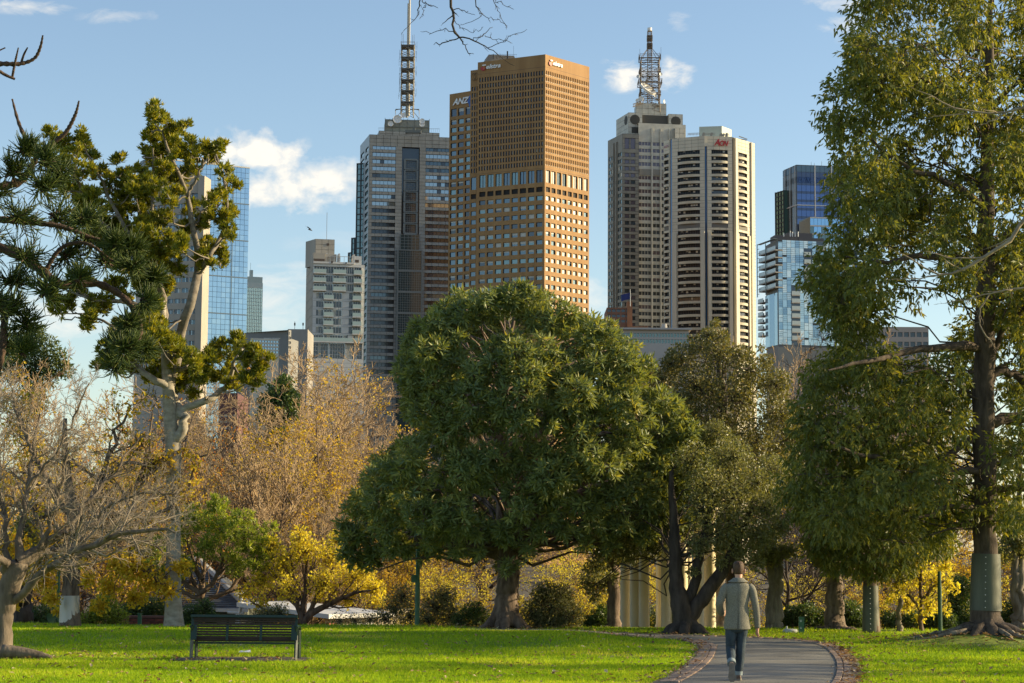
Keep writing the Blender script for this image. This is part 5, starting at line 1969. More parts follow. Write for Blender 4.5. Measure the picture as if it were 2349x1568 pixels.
def fallen_leaves():
    rng = np.random.default_rng(9)
    Xs, Ys = [], []
    X, Y = in_view_points(2300, 28.5, 53, rng)
    k = path_dist(X, Y) > 0.3
    Xs.append(X[k])
    Ys.append(Y[k])
    # drifts along the edging
    for side, n in ((-1, 380), (1, 1100)):
        s = rng.uniform(PARC[60], PARC[-30], n)
        cl = 0.5 + 0.5 * np.sin(s * 2.1) * np.sin(s * 0.7 + side)
        s = s[rng.random(n) < 0.35 + 0.65 * cl]
        off = (0.33 if side > 0 else 0.35) + 0.13 * rng.standard_normal(len(s))
        x = np.interp(s, PARC, PL[:, 0]) + np.interp(s, PARC, PN[:, 0]) * (np.interp(s, PARC, HALF) + off) * side
        y = np.interp(s, PARC, PL[:, 1]) + np.interp(s, PARC, PN[:, 1]) * (np.interp(s, PARC, HALF) + off) * side
        Xs.append(x)
        Ys.append(y)
    # round the big right hand tree and under the bench
    for q, r, n in ((TREE_R, 1.6, 900), (at(1163, 1437, 53.6), 1.4, 250), (at(10, 1503, 37.9), 1.2, 150), (at(558, 1511, 37.0), 0.8, 60)):
        Xs.append(q.x + r * rng.standard_normal(n))
        Ys.append(q.y + r * 0.7 * rng.standard_normal(n))
    X, Y = np.concatenate(Xs), np.concatenate(Ys)
    n = len(X)
    P = np.stack([X, Y, gz(X, Y) + rng.uniform(0.03, 0.06, n)], 1)
    a = rng.uniform(0, 2 * math.pi, n)
    tilt = rng.uniform(-0.5, 0.6, n)
    A = np.stack([np.cos(a) * np.cos(tilt), np.sin(a) * np.cos(tilt), np.sin(tilt)], 1)
    B = np.stack([-np.sin(a), np.cos(a), rng.uniform(-0.5, 0.5, n)], 1)
    B /= np.linalg.norm(B, axis=1, keepdims=True)
    L = rng.uniform(0.05, 0.12, n)
    V, Ff = leaf_quads(P, A, B, L, L * 0.6, 0.2)
    m = leaf_mat('dead_leaf', [(0.0, (0.14, 0.07, 0.03)), (0.4, (0.28, 0.15, 0.06)), (0.75, (0.42, 0.27, 0.12)), (1.0, (0.62, 0.52, 0.32))], trans=0.2, tcol=(1.4, 1.2, 0.8))
    o = bpy.data.objects.new('fallen_leaves', np_mesh('fallen_leaves', V, [Ff], [m], rnd=np.repeat(rng.random(n), 4)))
    link(o)
    tag(o, 'brown fallen leaves scattered on the lawn and drifted along the path edge', None, None, 'stuff')


fallen_leaves()

# ------------------------------------------------------------------ bench
def bench():
    c = at(558, 1513, 36.9)
    z0 = float(gz(c.x, c.y))
    root = thing('park_bench', 'dark green and brown slatted park bench seen from behind on the lawn', 'bench', (c.x, c.y, z0), rot=(0, 0, R_(-1.2)))
    green = mat('dark_green_steel', (0.007, 0.03, 0.02), 0.4, spec=0.5)
    woods = [mat('dark_slat_wood', (0.03, 0.015, 0.01), 0.65, var=0.3, scale=4, stretch=(0.3, 6, 6)), mat('worn_slat_wood', (0.042, 0.022, 0.014), 0.7, var=0.3, scale=4, stretch=(0.3, 6, 6))]

    def part(mb, name, m):
        return mb.build(name, m, root)

    def bar(name, p, s, m, rx=0.0):
        mb = MB()
        mb.box(p, s, rot=Matrix.Rotation(rx, 3, 'X'))
        return part(mb, name, m)
    W = 1.96
    tilt = R_(-12)           # the back leans towards the viewer at its top
    ys = lambda z: 0.10 - (z - 0.40) * 0.21
    # back slats
    zsl = [0.745, 0.700, 0.652, 0.604, 0.556, 0.508, 0.460, 0.408, 0.372]
    for i, z in enumerate(zsl):
        h = 0.036 if 0 < i < 7 else 0.044
        bar('slat', (0, ys(z) + 0.012, z), (W - 0.10, 0.022, h - 0.004), woods[i % 2], tilt)
    bar('top_rail', (0, ys(0.79) - 0.005, 0.795), (W, 0.06, 0.045), green, tilt)
    for x in (-W / 2 + 0.055, W / 2 - 0.055):
        mb = MB()
        mb.box((x, ys(0.58) - 0.018, 0.58), (0.11, 0.012, 0.44), rot=Matrix.Rotation(tilt, 3, 'X'))
        part(mb, 'end_plate', green)
    for x in (-0.31, 0.31):
        bar('back_strap', (x, ys(0.57) - 0.014, 0.57), (0.047, 0.012, 0.44), green, tilt)
        bar('seat_strap', (x + 0.04, 0.30, 0.335), (0.045, 0.42, 0.012), green)
    for i in range(6):
        bar('seat_slat', (0, 0.16 + i * 0.068, 0.352 - 0.006 * (i < 2) + 0.004 * i), (W - 0.12, 0.055, 0.028), woods[(i + 1) % 2])
    bar('front_rail', (0, 0.50, 0.29), (W - 0.1, 0.03, 0.03), green)
    bar('rear_rail', (0, 0.12, 0.30), (W - 0.14, 0.03, 0.028), green)
    for s in (-1, 1):
        x = s * (W / 2 - 0.02)
        mb = MB()
        mb.tube([(x, -0.02, -0.02), (x, 0.03, 0.25), (x, 0.07, 0.45), (x, 0.02, 0.62)], [0.032] * 4, 4)
        part(mb, 'leg', green)
        mb = MB()
        mb.tube([(x - s * 0.0, 0.52, -0.02), (x, 0.50, 0.3), (x, 0.49, 0.56)], [0.032] * 3, 4)
        part(mb, 'leg', green)
        mb = MB()
        mb.tube([(x + s * 0.012, -0.02, 0.60), (x + s * 0.012, 0.2, 0.605), (x + s * 0.012, 0.42, 0.59), (x + s * 0.012, 0.52, 0.54)], [0.028] * 4, 6)
        part(mb, 'armrest', green)
        bar('side_rail', (x, 0.28, 0.30), (0.025, 0.44, 0.04), green)
    # worn earth and concrete strip beneath
    pb = MB()
    rngp = random.Random(4)
    ring = []
    for k in range(40):
        a = 2 * math.pi * k / 40
        ring.append((c.x + 1.36 * math.copysign(abs(math.cos(a)) ** 0.45, math.cos(a)) + rngp.uniform(-0.04, 0.04), c.y + 0.25 + 0.62 * math.copysign(abs(math.sin(a)) ** 0.5, math.sin(a)) + rngp.uniform(-0.04, 0.04)))
    pb.poly([(x, y, float(gz(x, y)) + 0.014) for x, y in ring])
    o = pb.build('bench_pad', mat('worn_earth', (0.17, 0.135, 0.10), 0.95, color2=(0.09, 0.07, 0.05), scale=3, bump=0.4))
    o['kind'] = 'structure'


bench()
q = at(561, 1503.5, 38.6)
mb = MB()
z = float(gz(q.x, q.y)) + 0.045
mb.quad((q.x - 0.12, q.y, z), (q.x - 0.02, q.y - 0.06, z + 0.01), (q.x + 0.0, q.y + 0.04, z + 0.03), (q.x - 0.09, q.y + 0.07, z + 0.035))
mb.quad((q.x - 0.02, q.y - 0.06, z + 0.01), (q.x + 0.12, q.y - 0.03, z + 0.005), (q.x + 0.10, q.y + 0.06, z + 0.05), (q.x + 0.0, q.y + 0.04, z + 0.03))
o = mb.build('paper_scrap', M_WHITE)
tag(o, 'crumpled white paper scrap on the grass beyond the bench', 'paper')

# ------------------------------------------------------------------ posts
def post(name, label, cat, px, py, Y, h, r0, r1, m, extra=None):
    q = at(px, py, Y)
    z = float(gz(q.x, q.y))
    root = thing(name, label, cat, (q.x, q.y, z))
    mb = MB()
    mb.tube([(0, 0, -0.1), (0, 0, 1.2), (0, 0, 1.22), (0, 0, h)], [r0, r0, r1, r1], 10)
    mb.build('pole', m, root)
    return root, q, z


M_POST = mat('mid_green_paint', (0.05, 0.15, 0.08), 0.5, var=0.15, scale=2)
root, q, z = post('lamp_post', 'slim green lamp post with a small box, its top lost in the centre tree', 'lamp post', 957, 1437, 54.6, 2.9, 0.07, 0.06, M_POST)
mb = MB()
mb.box((-0.11, -0.02, 1.27), (0.13, 0.1, 0.2))
mb.build('switch_box', M_POST, root)
mb = MB()
mb.tube([(0, 0, 3.0), (0, 0, 3.04), (0, 0, 3.3), (0, 0, 3.38)], [0.08, 0.16, 0.24, 0.05], 8)
mb.build('lamp_head', mat('lamp_glass', (0.6, 0.6, 0.55), 0.3), root)
post('green_pole', 'thin dark green pole in front of the yellow tree right of the guarded trunk', 'pole', 2157, 1450, 52.2, 1.25 + 0.35, 0.055, 0.045, mat('bottle_green_paint', (0.015, 0.07, 0.04), 0.5))
post('green_pole', 'thin green pole at the far left beside the yellow leaves', 'pole', 131, 1437, 55.5, 1.5, 0.05, 0.045, M_POST)
q = at(1838.5, 1452, 50.8)
z = float(gz(q.x, q.y))
root = thing('path_marker', 'green park sign post with small white lettering beyond the walking man', 'sign', (q.x, q.y, z))
mb = MB()
mb.box((0, 0, 0.2), (0.135, 0.1, 0.41))
mb.box((0, 0, 0.2 + 0.205), (0.15, 0.12, 0.02))
mb.build('post', M_POST, root)
mb = MB()
for zz, w in ((0.335, 0.06), (0.315, 0.045), (0.298, 0.05), (0.16, 0.025), (0.14, 0.04), (0.122, 0.035)):
    mb.box((-0.02, -0.052, zz), (w, 0.004, 0.008))
mb.build('lettering', M_WHITE, root, kind='stuff')
q = at(1372 / 0.6117 * 0 + 502, 1437, 56)
q = at(320, 1437, 55.5)
root = thing('path_marker', 'small green post in front of the red brick wall at left', 'post', (q.x, q.y, float(gz(q.x, q.y))))
mb = MB()
mb.box((0, 0, 0.13), (0.1, 0.1, 0.36))
mb.box((0, 0, 0.32), (0.12, 0.12, 0.03))
mb.build('post', M_POST, root)
q = at(1813, 1448.5, 51.2)
mb = MB()
z = float(gz(q.x, q.y))
mb.tube([(q.x, q.y, z - 0.02), (q.x, q.y, z + 0.04), (q.x, q.y, z + 0.09), (q.x, q.y, z + 0.10)], [0.14, 0.2, 0.17, 0.05], 12)
mb.tube([(q.x - 0.09, q.y, z + 0.10), (q.x - 0.09, q.y, z + 0.17)], [0.03, 0.02], 6)
o = mb.build('garden_tap_cover', mat('white_concrete', (0.62, 0.62, 0.6), 0.7), smooth=True)
tag(o, 'low round white concrete cover on the grass behind the walking man', 'cover')

# ------------------------------------------------------------------ temple of cream columns
def temple():
    D = 57.0
    c = at(1534, 1452, D + 1.45)
    z0 = at(1534, 1452.5, D).z
    root = thing('garden_temple', 'round garden temple of smooth cream columns behind the dark oak', 'temple', (c.x, c.y, z0))
    M = mat('cream_plaster', (0.78, 0.68, 0.42), 0.6, var=0.05, scale=0.8)
    Rr = 1.28
    H = 3.4
    angs = [R_(a) for a in (188, 217, 232, 262, 283, 307, 335, 20, 60, 95, 130, 160)]
    for a in angs:
        x, y = Rr * math.cos(a), Rr * 1.1 * math.sin(a)
        mb = MB()
        r = 0.155
        mb.tube([(x, y, -0.02), (x, y, 0.05), (x, y, 0.051), (x, y, 0.09), (x, y, 0.1), (x, y, 0.13), (x, y, 0.15), (x, y, 1.2), (x, y, 2.4), (x, y, H - 0.25), (x, y, H - 0.2), (x, y, H - 0.12), (x, y, H)],
                [r * 1.3, r * 1.3, r * 1.22, r * 1.25, r * 1.12, r * 1.1, r, r, r * 0.95, r * 0.86, r * 1.0, r * 1.05, r * 1.2], 20)
        mb.build('column', M, root, smooth=True)
    mb = MB()
    mb.tube([(0, 0, -0.5), (0, 0, -0.12), (0, 0, -0.119), (0, 0, -0.021)], [Rr + 0.5, Rr + 0.5, Rr + 0.3, Rr + 0.3], 40)
    mb.build('step', mat('cream_stone_step', (0.45, 0.41, 0.32), 0.8, var=0.1, scale=1), root)
    mb = MB()
    mb.tube([(0, 0, H + 0.002), (0, 0, H + 0.3), (0, 0, H + 0.3), (0, 0, H + 0.42)], [Rr + 0.2, Rr + 0.2, Rr + 0.35, Rr + 0.35], 40)
    mb.build('entablature', M, root)
    mb = MB()
    zs = [(1.45, 0.0), (1.3, 0.35), (1.05, 0.65), (0.7, 0.9), (0.3, 1.02), (0.02, 1.05)]
    mb.tube([(0, 0, H + 0.423 + z) for r, z in zs], [r for r, z in zs], 32)
    mb.build('dome', mat('cream_dome', (0.5, 0.46, 0.36), 0.6), root, smooth=True)


temple()

# ------------------------------------------------------------------ houses beyond the lawn
def hip_house():
    D = 70.0
    c = at(500, 1420, D + 3)
    zb = float(gz(c.x, c.y))
    root = thing('cottage', 'low cottage with a grey slate hipped roof behind the small green tree', 'house', (c.x, c.y, zb))
    zev = at(500, 1397, D).z - zb
    zrd = at(455, 1288, D + 3).z - zb
    xl, xr = at(440, 1397, D).x - c.x, at(568, 1397, D).x - c.x
    xrd0, xrd1 = at(400, 1290, D + 3).x - c.x, at(456, 1290, D + 3).x - c.x
    xl -= 2.0
    y0, y1 = -3.2, 3.2
    wb = MB()
    wb.box(((xl + xr) / 2, 0, zev / 2 - 0.1), (xr - xl - 0.5, 5.8, zev + 0.2), 0)
    wb.box(((xl + xr) / 2, -2.95, 0.5 * zev - 0.15), (xr - xl - 0.4, 0.1, zev * 0.72), 1)
    wb.build('wall', [mat('grey_green_boards', (0.16, 0.18, 0.15), 0.7), mat('red_brick_wall', (0.20, 0.065, 0.045), 0.85, var=0.2, scale=4)], root)
    # roof laid in overlapping courses
    rb = MB()
    A = np.array([[xl, y0, zev], [xr, y0, zev], [xrd1, 0, zrd], [xrd0, 0, zrd]])
    nC = 26

    def courses(e0, e1, r1, r0, nrm):
        for k in range(nC):
            t0, t1 = k / nC, (k + 1) / nC
            a0, a1 = e0 + (r0 - e0) * t0, e1 + (r1 - e1) * t0
            b0, b1 = e0 + (r0 - e0) * t1, e1 + (r1 - e1) * t1
            lift = np.array(nrm) * 0.035
            rb.quad(a0 + lift, a1 + lift, b1, b0)
            rb.quad(a0, a1, a1 + lift, a0 + lift)
    n = np.cross(A[1] - A[0], A[3] - A[0])
    n /= np.linalg.norm(n)
    courses(A[0], A[1], A[2], A[3], n)
    B1, B2 = np.array([xr, y1, zev]), np.array([xl, y1, zev])
    n2 = np.cross(B1 - A[1], A[2] - A[1])
    n2 /= np.linalg.norm(n2)
    courses(A[1], B1, A[2], A[2], n2)
    courses(B1, B2, A[3], A[2], -n * np.array([1, -1, -1]))
    courses(B2, A[0], A[3], A[3], n2 * np.array([-1, 1, 1]))
    roof = rb.build('roof', mat('grey_slate', (0.13, 0.14, 0.15), 0.6, var=0.25, scale=2.5), root, kind='stuff')
    cp = MB()
    cp.tube([A[1] + (0, 0, 0.06), A[2] + (0, 0, 0.06)], [0.11, 0.11], 6)
    cp.tube([A[3] + (0, 0, 0.06), A[2] + (0, 0, 0.06)], [0.11, 0.11], 6)
    cp.build('ridge_cap', mat('pale_ridge', (0.42, 0.42, 0.40), 0.6), roof)
    gt = MB()
    gt.box(((xl + xr) / 2, y0 - 0.06, zev - 0.04), (xr - xl + 0.1, 0.12, 0.12))
    gt.build('gutter', mat('white_trim', (0.7, 0.7, 0.68), 0.5), roof)
    # white rail and post beside the wall
    D2 = 66.0
    q0, q1 = at(522, 1405, D2), at(560, 1407, D2)
    root2 = thing('white_rail', 'white metal rail and leaning post in front of the cottage', 'rail', (q0.x, q0.y, float(gz(q0.x, q0.y))))
    mb = MB()
    zt = q0.z - root2.location.z
    mb.tube([(0, 0, zt), (q1.x - q0.x, 0, zt - 0.03)], [0.05, 0.05], 6)
    mb.tube([(0.3, 0, -0.1), (0.3, 0, zt)], [0.04, 0.04], 6)
    mb.tube([(q1.x - q0.x - 0.2, 0, -0.1), (q1.x - q0.x - 0.15, 0, zt), (q1.x - q0.x - 0.02, 0, zt + 0.75)], [0.06, 0.06, 0.05], 6)
    mb.build('rail', mat('white_trim', (0.7, 0.7, 0.68), 0.5), root2)


hip_house()


def flat_house():
    D = 66.0
    a, b = at(745, 1437, D - 2), at(862, 1437, D + 1)
    F = Face((a.x, a.y), (b.x, b.y))
    zb = float(gz(a.x, a.y))
    root = thing('garden_kiosk', 'low cream kiosk with a pale sloping roof behind the small yellow tree', 'house', (a.x, a.y, zb))
    zt = at(800, 1404, D).z
    wb = MB()
    ops = [(F.w * t0, F.w * t1) for t0, t1 in ((0.20, 0.34), (0.52, 0.60), (0.63, 0.71), (0.76, 0.84), (0.87, 0.95))]
    wall(wb, F, zb - 0.3, zt, [(zb + 0.75, zt - 0.12, ops)], 0.12)
    close_box(wb, [(a.x, a.y), (b.x, b.y), (b.x + 1, b.y + 4), (a.x + 1, a.y + 4)], zb - 0.3, zt - 0.01, 0, skip=(0,))
    wb.build('wall', mat('cream_wall', (0.52, 0.45, 0.32), 0.75), root, rel=root.location)
    wb = MB()
    wb.frame_box(F.o, F.u, F.n, F.w * 0.02, F.w * 0.17, 0.01, 0.12, zb - 0.3, zt - 0.3)
    wb.build('brick_pier', mat('orange_red_brick', (0.34, 0.13, 0.08), 0.85, var=0.25, scale=5), root, rel=root.location)
    for ua, ub in ops:
        o = pane('window', root, F, ua, ub, zb + 0.75, zt - 0.12, 0.1, M_GL_DARK)
        fb = MB()
        for u in (ua, ub, (ua + ub) / 2):
            fb.frame_box(F.o, F.u, F.n, u - 0.025, u + 0.025, -0.09, 0.01, zb + 0.75, zt - 0.12)
        fb.build('window_frame', M_WHITE, root, rel=root.location)
    rb = MB()
    z1 = at(790, 1377, D + 4).z
    P = [F.p(-0.6, 0.5, zt), F.p(F.w + 0.4, 0.5, zt - 0.05), F.p(F.w + 0.6, -3.6, z1), F.p(0.4, -3.6, z1)]
    rb.poly(P)
    for i in range(4):
        p, q = P[i], P[(i + 1) % 4]
        rb.quad((p[0], p[1], p[2] - 0.14), (q[0], q[1], q[2] - 0.14), q, p)
    rb.poly([(p[0], p[1], p[2] - 0.14) for p in P][::-1])
    rb.build('roof', mat('pale_sheet_roof', (0.62, 0.63, 0.64), 0.5), root, rel=root.location)


flat_house()


def brick_wall():
    a, b = at(287, 1437, 57.5), at(376, 1437, 57.5)
    zb = float(gz(a.x, a.y)) - 0.2
    zt = at(330, 1418, 57.5).z
    root = thing('brick_wall', 'low red brick garden wall behind the lawn at left', 'wall', (a.x, a.y, zb))
    mb = MB()
    mb.box(((b.x - a.x) / 2, 0.12, (zt - zb) / 2), (b.x - a.x, 0.2, zt - zb - 0.02))
    mb.build('mortar', mat('wall_mortar', (0.18, 0.13, 0.11), 0.9), root)
    ms = []
    for c in ((0.22, 0.07, 0.045), (0.28, 0.09, 0.055), (0.17, 0.055, 0.04)):
        m = MB()
        m.box((0, 0, 0), (0.225, 0.06, 0.07))
        ms.append(np_mesh('brick', np.concatenate(m.v), [f for f, _ in m.f[4]], [mat('wall_brick_%d' % int(c[0] * 100), c, 0.85, var=0.2, scale=8)]))
    r = 0
    z = zb + 0.045
    n = 0
    rest = MB()
    while z < zt - 0.02:
        x = 0.12 - (0.12 if r % 2 else 0)
        while x < b.x - a.x:
            if n < 300 and z > zb + 0.25:
                o = bpy.data.objects.new('brick', random.choice(ms))
                link(o, root)
                o.location = (x, 0.0 + random.uniform(-0.004, 0.004), z - zb)
                n += 1
            x += 0.24
        z += 0.083
        r += 1
    mb = MB()
    mb.box(((b.x - a.x) / 2, 0.1, zt - zb + 0.03), (b.x - a.x + 0.06, 0.3, 0.06))
    mb.build('coping', mat('wall_coping', (0.2, 0.09, 0.065), 0.85), root)


brick_wall()

# ------------------------------------------------------------------ the walking man
def walking_man():
    g = at(1694, 1560, 31.45)
    gz0 = float(gz(g.x, g.y)) + 0.045
    root = thing('person', 'man walking away along the path in a grey wool coat and cuffed blue jeans', 'person', (g.x, g.y, gz0))
    skin = mat('skin', (0.62, 0.34, 0.23), 0.5, var=0.08, scale=6)
    coat = mat('grey_tweed', (0.26, 0.245, 0.195), 0.95, color2=(0.15, 0.145, 0.115), scale=70, bump=0.25)
    coat_d = mat('grey_tweed_seam', (0.07, 0.07, 0.06), 0.95)
    jean = mat('blue_denim', (0.045, 0.07, 0.095), 0.9, color2=(0.02, 0.032, 0.045), scale=7, stretch=(1.5, 1, 0.6), bump=0.5)
    cuff = mat('denim_cuff', (0.22, 0.27, 0.29), 0.9, var=0.15, scale=20)
    sole = mat('grey_sole', (0.20, 0.18, 0.15), 0.85, var=0.2, scale=14)
    leather = mat('brown_leather', (0.10, 0.06, 0.04), 0.5)
    hair = mat('brown_hair', (0.10, 0.05, 0.022), 0.7, color2=(0.045, 0.022, 0.01), scale=40, stretch=(1, 1, 0.25), bump=0.4)

    # --- one continuous body from a skinned skeleton
    verts, rad, edges = [], [], []

    def v(p, r, parent=None):
        verts.append(p)
        rad.append(r if isinstance(r, tuple) else (r, r))
        if parent is not None:
            edges.append((parent, len(verts) - 1))
        return len(verts) - 1
    pel = v((-0.02, 0.0, 0.92), (0.13, 0.10))
    sp = v((-0.015, 0.02, 1.15), (0.125, 0.095), pel)
    ch = v((-0.01, 0.01, 1.36), (0.15, 0.105), sp)
    nb = v((0.01, 0.0, 1.53), 0.058, ch)
    nk = v((0.014, 0.015, 1.60), 0.056, nb)
    h0 = v((0.014, 0.03, 1.665), (0.066, 0.072), nk)
    h1 = v((0.014, 0.035, 1.735), (0.076, 0.092), h0)
    h2 = v((0.014, 0.03, 1.80), (0.066, 0.082), h1)
    face = v((0.014, 0.125, 1.69), (0.018, 0.02), h1)      # nose
    # arms
    s_l = v((-0.185, 0.0, 1.465), 0.055, ch)
    e_l = v((-0.295, -0.03, 1.19), 0.044, s_l)
    w_l = v((-0.235, 0.16, 1.03), 0.03, e_l)
    s_r = v((0.185, 0.0, 1.46), 0.055, ch)
    e_r = v((0.265, -0.02, 1.18), 0.044, s_r)
    w_r = v((0.312, 0.05, 0.83), 0.03, e_r)

    def hand(w, wp, d, side):
        """Palm and five bent fingers; d is the hanging direction, side the thumb direction."""
        d = Vector(d).normalized()
        s = Vector(side).normalized()
        o = Vector(wp)
        n = d.cross(s)
        pal = v(tuple(o + d * 0.045), (0.032, 0.02), w)
        for k, (off, L) in enumerate(((0.027, 0.072), (0.009, 0.08), (-0.009, 0.075), (-0.026, 0.058))):
            b = v(tuple(o + d * 0.088 + s * off), 0.0105, pal)
            m = v(tuple(o + d * (0.088 + L * 0.5) + s * off + n * 0.012), 0.0095, b)
            v(tuple(o + d * (0.088 + L * 0.85) + s * off * 0.9 + n * 0.038), 0.008, m)
        t = v(tuple(o + d * 0.05 + s * 0.042 + n * 0.01), 0.012, pal)
        v(tuple(o + d * 0.092 + s * 0.05 + n * 0.026), 0.0095, t)
    hand(w_l, (-0.235, 0.16, 1.03), (0.45, 0.8, -0.1), (0.1, 0.0, 1.0))
    hand(w_r, (0.312, 0.05, 0.83), (-0.12, 0.05, -1.0), (-0.5, 0.85, 0.1))
    # legs
    hl = v((-0.10, 0.0, 0.86), 0.085, pel)
    kl = v((-0.115, 0.04, 0.50), 0.052, hl)
    al = v((-0.132, -0.27, 0.255), 0.036, kl)
    v((-0.122, -0.23, 0.06), (0.036, 0.03), al)
    hr = v((0.065, 0.01, 0.86), 0.085, pel)
    kr = v((0.045, 0.06, 0.48), 0.052, hr)
    ar = v((0.01, 0.10, 0.09), 0.036, kr)
    v((0.01, 0.24, 0.03), (0.036, 0.025), ar)
    me = bpy.data.meshes.new('body')
    me.from_pydata(verts, edges, [])
    o = bpy.data.objects.new('body_tmp', me)
    COL.objects.link(o)
    sk = o.modifiers.new('skin', 'SKIN')
    sk.use_smooth_shade = True
    for i, r in enumerate(rad):
        me.skin_vertices[0].data[i].radius = r
        me.skin_vertices[0].data[i].use_root = (i == 0)
    sb = o.modifiers.new('sub', 'SUBSURF')
    sb.levels = sb.render_levels = 2
    bpy.context.view_layer.update()
    dg = bpy.context.evaluated_depsgraph_get()
    bm = bpy.data.meshes.new_from_object(o.evaluated_get(dg))
    bm.name = 'body'
    bm.materials.clear()
    bm.materials.append(skin)
    bpy.data.objects.remove(o)
    body = bpy.data.objects.new('body', bm)
    link(body, root)

    def loft(name, rings, mats, S=28, cap=True, fold=0.0, seed=1, parent=root):
        """rings: (x, y, z, rx, ry[, tilt about x]) from top to bottom."""
        rg = random.Random(seed)
        ph = [rg.uniform(0, 6.28) for _ in range(4)]
        V = []
        for k, r in enumerate(rings):
            x, y, z, rx, ry = r[:5]
            tx = r[5] if len(r) > 5 else 0.0
            for s in range(S):
                a = 2 * math.pi * s / S
                f = 1 + fold * (math.sin(3 * a + k * 0.9 + ph[0]) + 0.7 * math.sin(5 * a - k * 1.3 + ph[1]))
                dx, dy = rx * f * math.cos(a), ry * f * math.sin(a)
                V.append((x + dx, y + dy * math.cos(tx), z + dy * math.sin(tx)))
        K = len(rings)
        i = np.arange(K * S).reshape(K, S)
        Fq = np.stack([i[:-1], i[1:], np.roll(i[1:], -1, 1), np.roll(i[:-1], -1, 1)], -1).reshape(-1, 4)
        mb = MB()
        mb.arr(V, Fq)
        if cap:
            mb.f.setdefault(S, []).append((np.array([i[0], i[-1][::-1]]), 0))
        return mb.build(name, mats, parent, smooth=True)

    def fine(rings, n):
        a = np.array([r if len(r) == 6 else (*r, 0.0) for r in rings], float)
        return [tuple(q) for q in smooth_line(a, n)]
    # --- coat
    coat_o = loft('coat', fine([(0.005, 0.0, 1.535, 0.085, 0.075), (0.002, 0.0, 1.515, 0.13, 0.095), (0.0, 0.0, 1.49, 0.185, 0.11), (-0.003, 0.0, 1.44, 0.205, 0.122), (-0.008, 0.0, 1.36, 0.198, 0.13), (-0.012, 0.0, 1.27, 0.186, 0.127),
                       (-0.015, 0.0, 1.17, 0.174, 0.122), (-0.015, 0.0, 1.06, 0.18, 0.126), (-0.017, 0.0, 0.95, 0.194, 0.134), (-0.018, 0.0, 0.86, 0.204, 0.14), (-0.018, 0.0, 0.80, 0.208, 0.142), (-0.018, 0.0, 0.798, 0.19, 0.125)], 34), coat, 36, True, 0.012, 3)
    loft('collar', fine([(0.012, 0.01, 1.598, 0.076, 0.072), (0.010, 0.005, 1.590, 0.086, 0.081), (0.006, 0.0, 1.565, 0.115, 0.094), (0.003, -0.002, 1.535, 0.158, 0.112), (0.003, -0.002, 1.528, 0.160, 0.114), (0.003, 0.0, 1.527, 0.14, 0.098)], 14), coat, 32, False, parent=coat_o)
    sm = MB()      # centre back seam and the open vent
    zs = np.linspace(1.5, 0.802, 20)
    bx = lambda z: np.interp(z, [0.8, 0.95, 1.17, 1.36, 1.5], [-0.145, -0.137, -0.125, -0.133, -0.112])
    for z0, z1 in zip(zs, zs[1:]):
        w = 0.0018 if z1 > 1.03 else 0.0035 + (1.03 - z1) * 0.018
        sk_ = (1.03 - z1) * 0.03 if z1 < 1.03 else 0
        sm.quad((-0.012 - w - sk_, bx(z0) - 0.003, z0), (-0.012 + w - sk_, bx(z0) - 0.003, z0), (-0.012 + w - sk_, bx(z1) - 0.003, z1), (-0.012 - w - sk_, bx(z1) - 0.003, z1))
    sm.build('back_vent', coat_d, coat_o)

    def limb(name, P, Rr, m, S=18, n=22, fold=0.03, seed=2):
        Pq = smooth_line(np.array(P, float), n)
        Rq = smooth_line(np.array(Rr, float)[:, None], n)[:, 0]
        rg = np.random.default_rng(seed)
        Rq = Rq * (1 + fold * np.sin(np.arange(n) * 1.7 + rg.random() * 6) * np.linspace(0.3, 1.0, n))
        mb = MB()
        mb.tube(Pq, Rq, S)
        return mb.build(name, m, root, smooth=True)
    limb('sleeve', [(-0.165, 0.0, 1.475), (-0.215, -0.01, 1.40), (-0.265, -0.025, 1.28), (-0.298, -0.03, 1.19), (-0.275, 0.06, 1.09), (-0.238, 0.15, 1.035)], [0.062, 0.07, 0.062, 0.06, 0.056, 0.05], coat, seed=5)
    limb('sleeve', [(0.165, 0.0, 1.47), (0.215, -0.005, 1.41), (0.245, -0.015, 1.30), (0.267, -0.02, 1.18), (0.292, 0.01, 1.02), (0.310, 0.05, 0.82)], [0.06, 0.068, 0.06, 0.057, 0.052, 0.046], coat, seed=6)
    # --- jeans
    limb('trouser_leg', [(-0.09, 0.0, 0.90), (-0.105, 0.01, 0.78), (-0.112, 0.03, 0.62), (-0.116, 0.04, 0.50), (-0.125, -0.08, 0.38), (-0.131, -0.23, 0.28)], [0.098, 0.097, 0.083, 0.074, 0.068, 0.06], jean, fold=0.03, seed=7)
    limb('trouser_leg', [(0.06, 0.01, 0.90), (0.062, 0.02, 0.78), (0.05, 0.045, 0.62), (0.043, 0.06, 0.48), (0.03, 0.08, 0.28), (0.012, 0.095, 0.10)], [0.097, 0.094, 0.078, 0.072, 0.07, 0.056], jean, n=30, fold=0.045, seed=8)
    loft('trouser_seat', fine([(-0.02, 0.0, 0.95, 0.17, 0.12), (-0.02, 0.0, 0.85, 0.175, 0.125), (-0.022, 0.005, 0.78, 0.165, 0.12), (-0.025, 0.01, 0.74, 0.10, 0.085)], 10), jean, 28)
    mb = MB()
    mb.tube([(-0.1285, -0.175, 0.315), (-0.131, -0.235, 0.272)], [0.066, 0.068], 18)
    mb.build('trouser_cuff', cuff, root, smooth=False)
    mb = MB()
    mb.tube([(0.0145, 0.093, 0.145), (0.0115, 0.096, 0.085)], [0.062, 0.063], 18)
    mb.build('trouser_cuff', cuff, root, smooth=False)

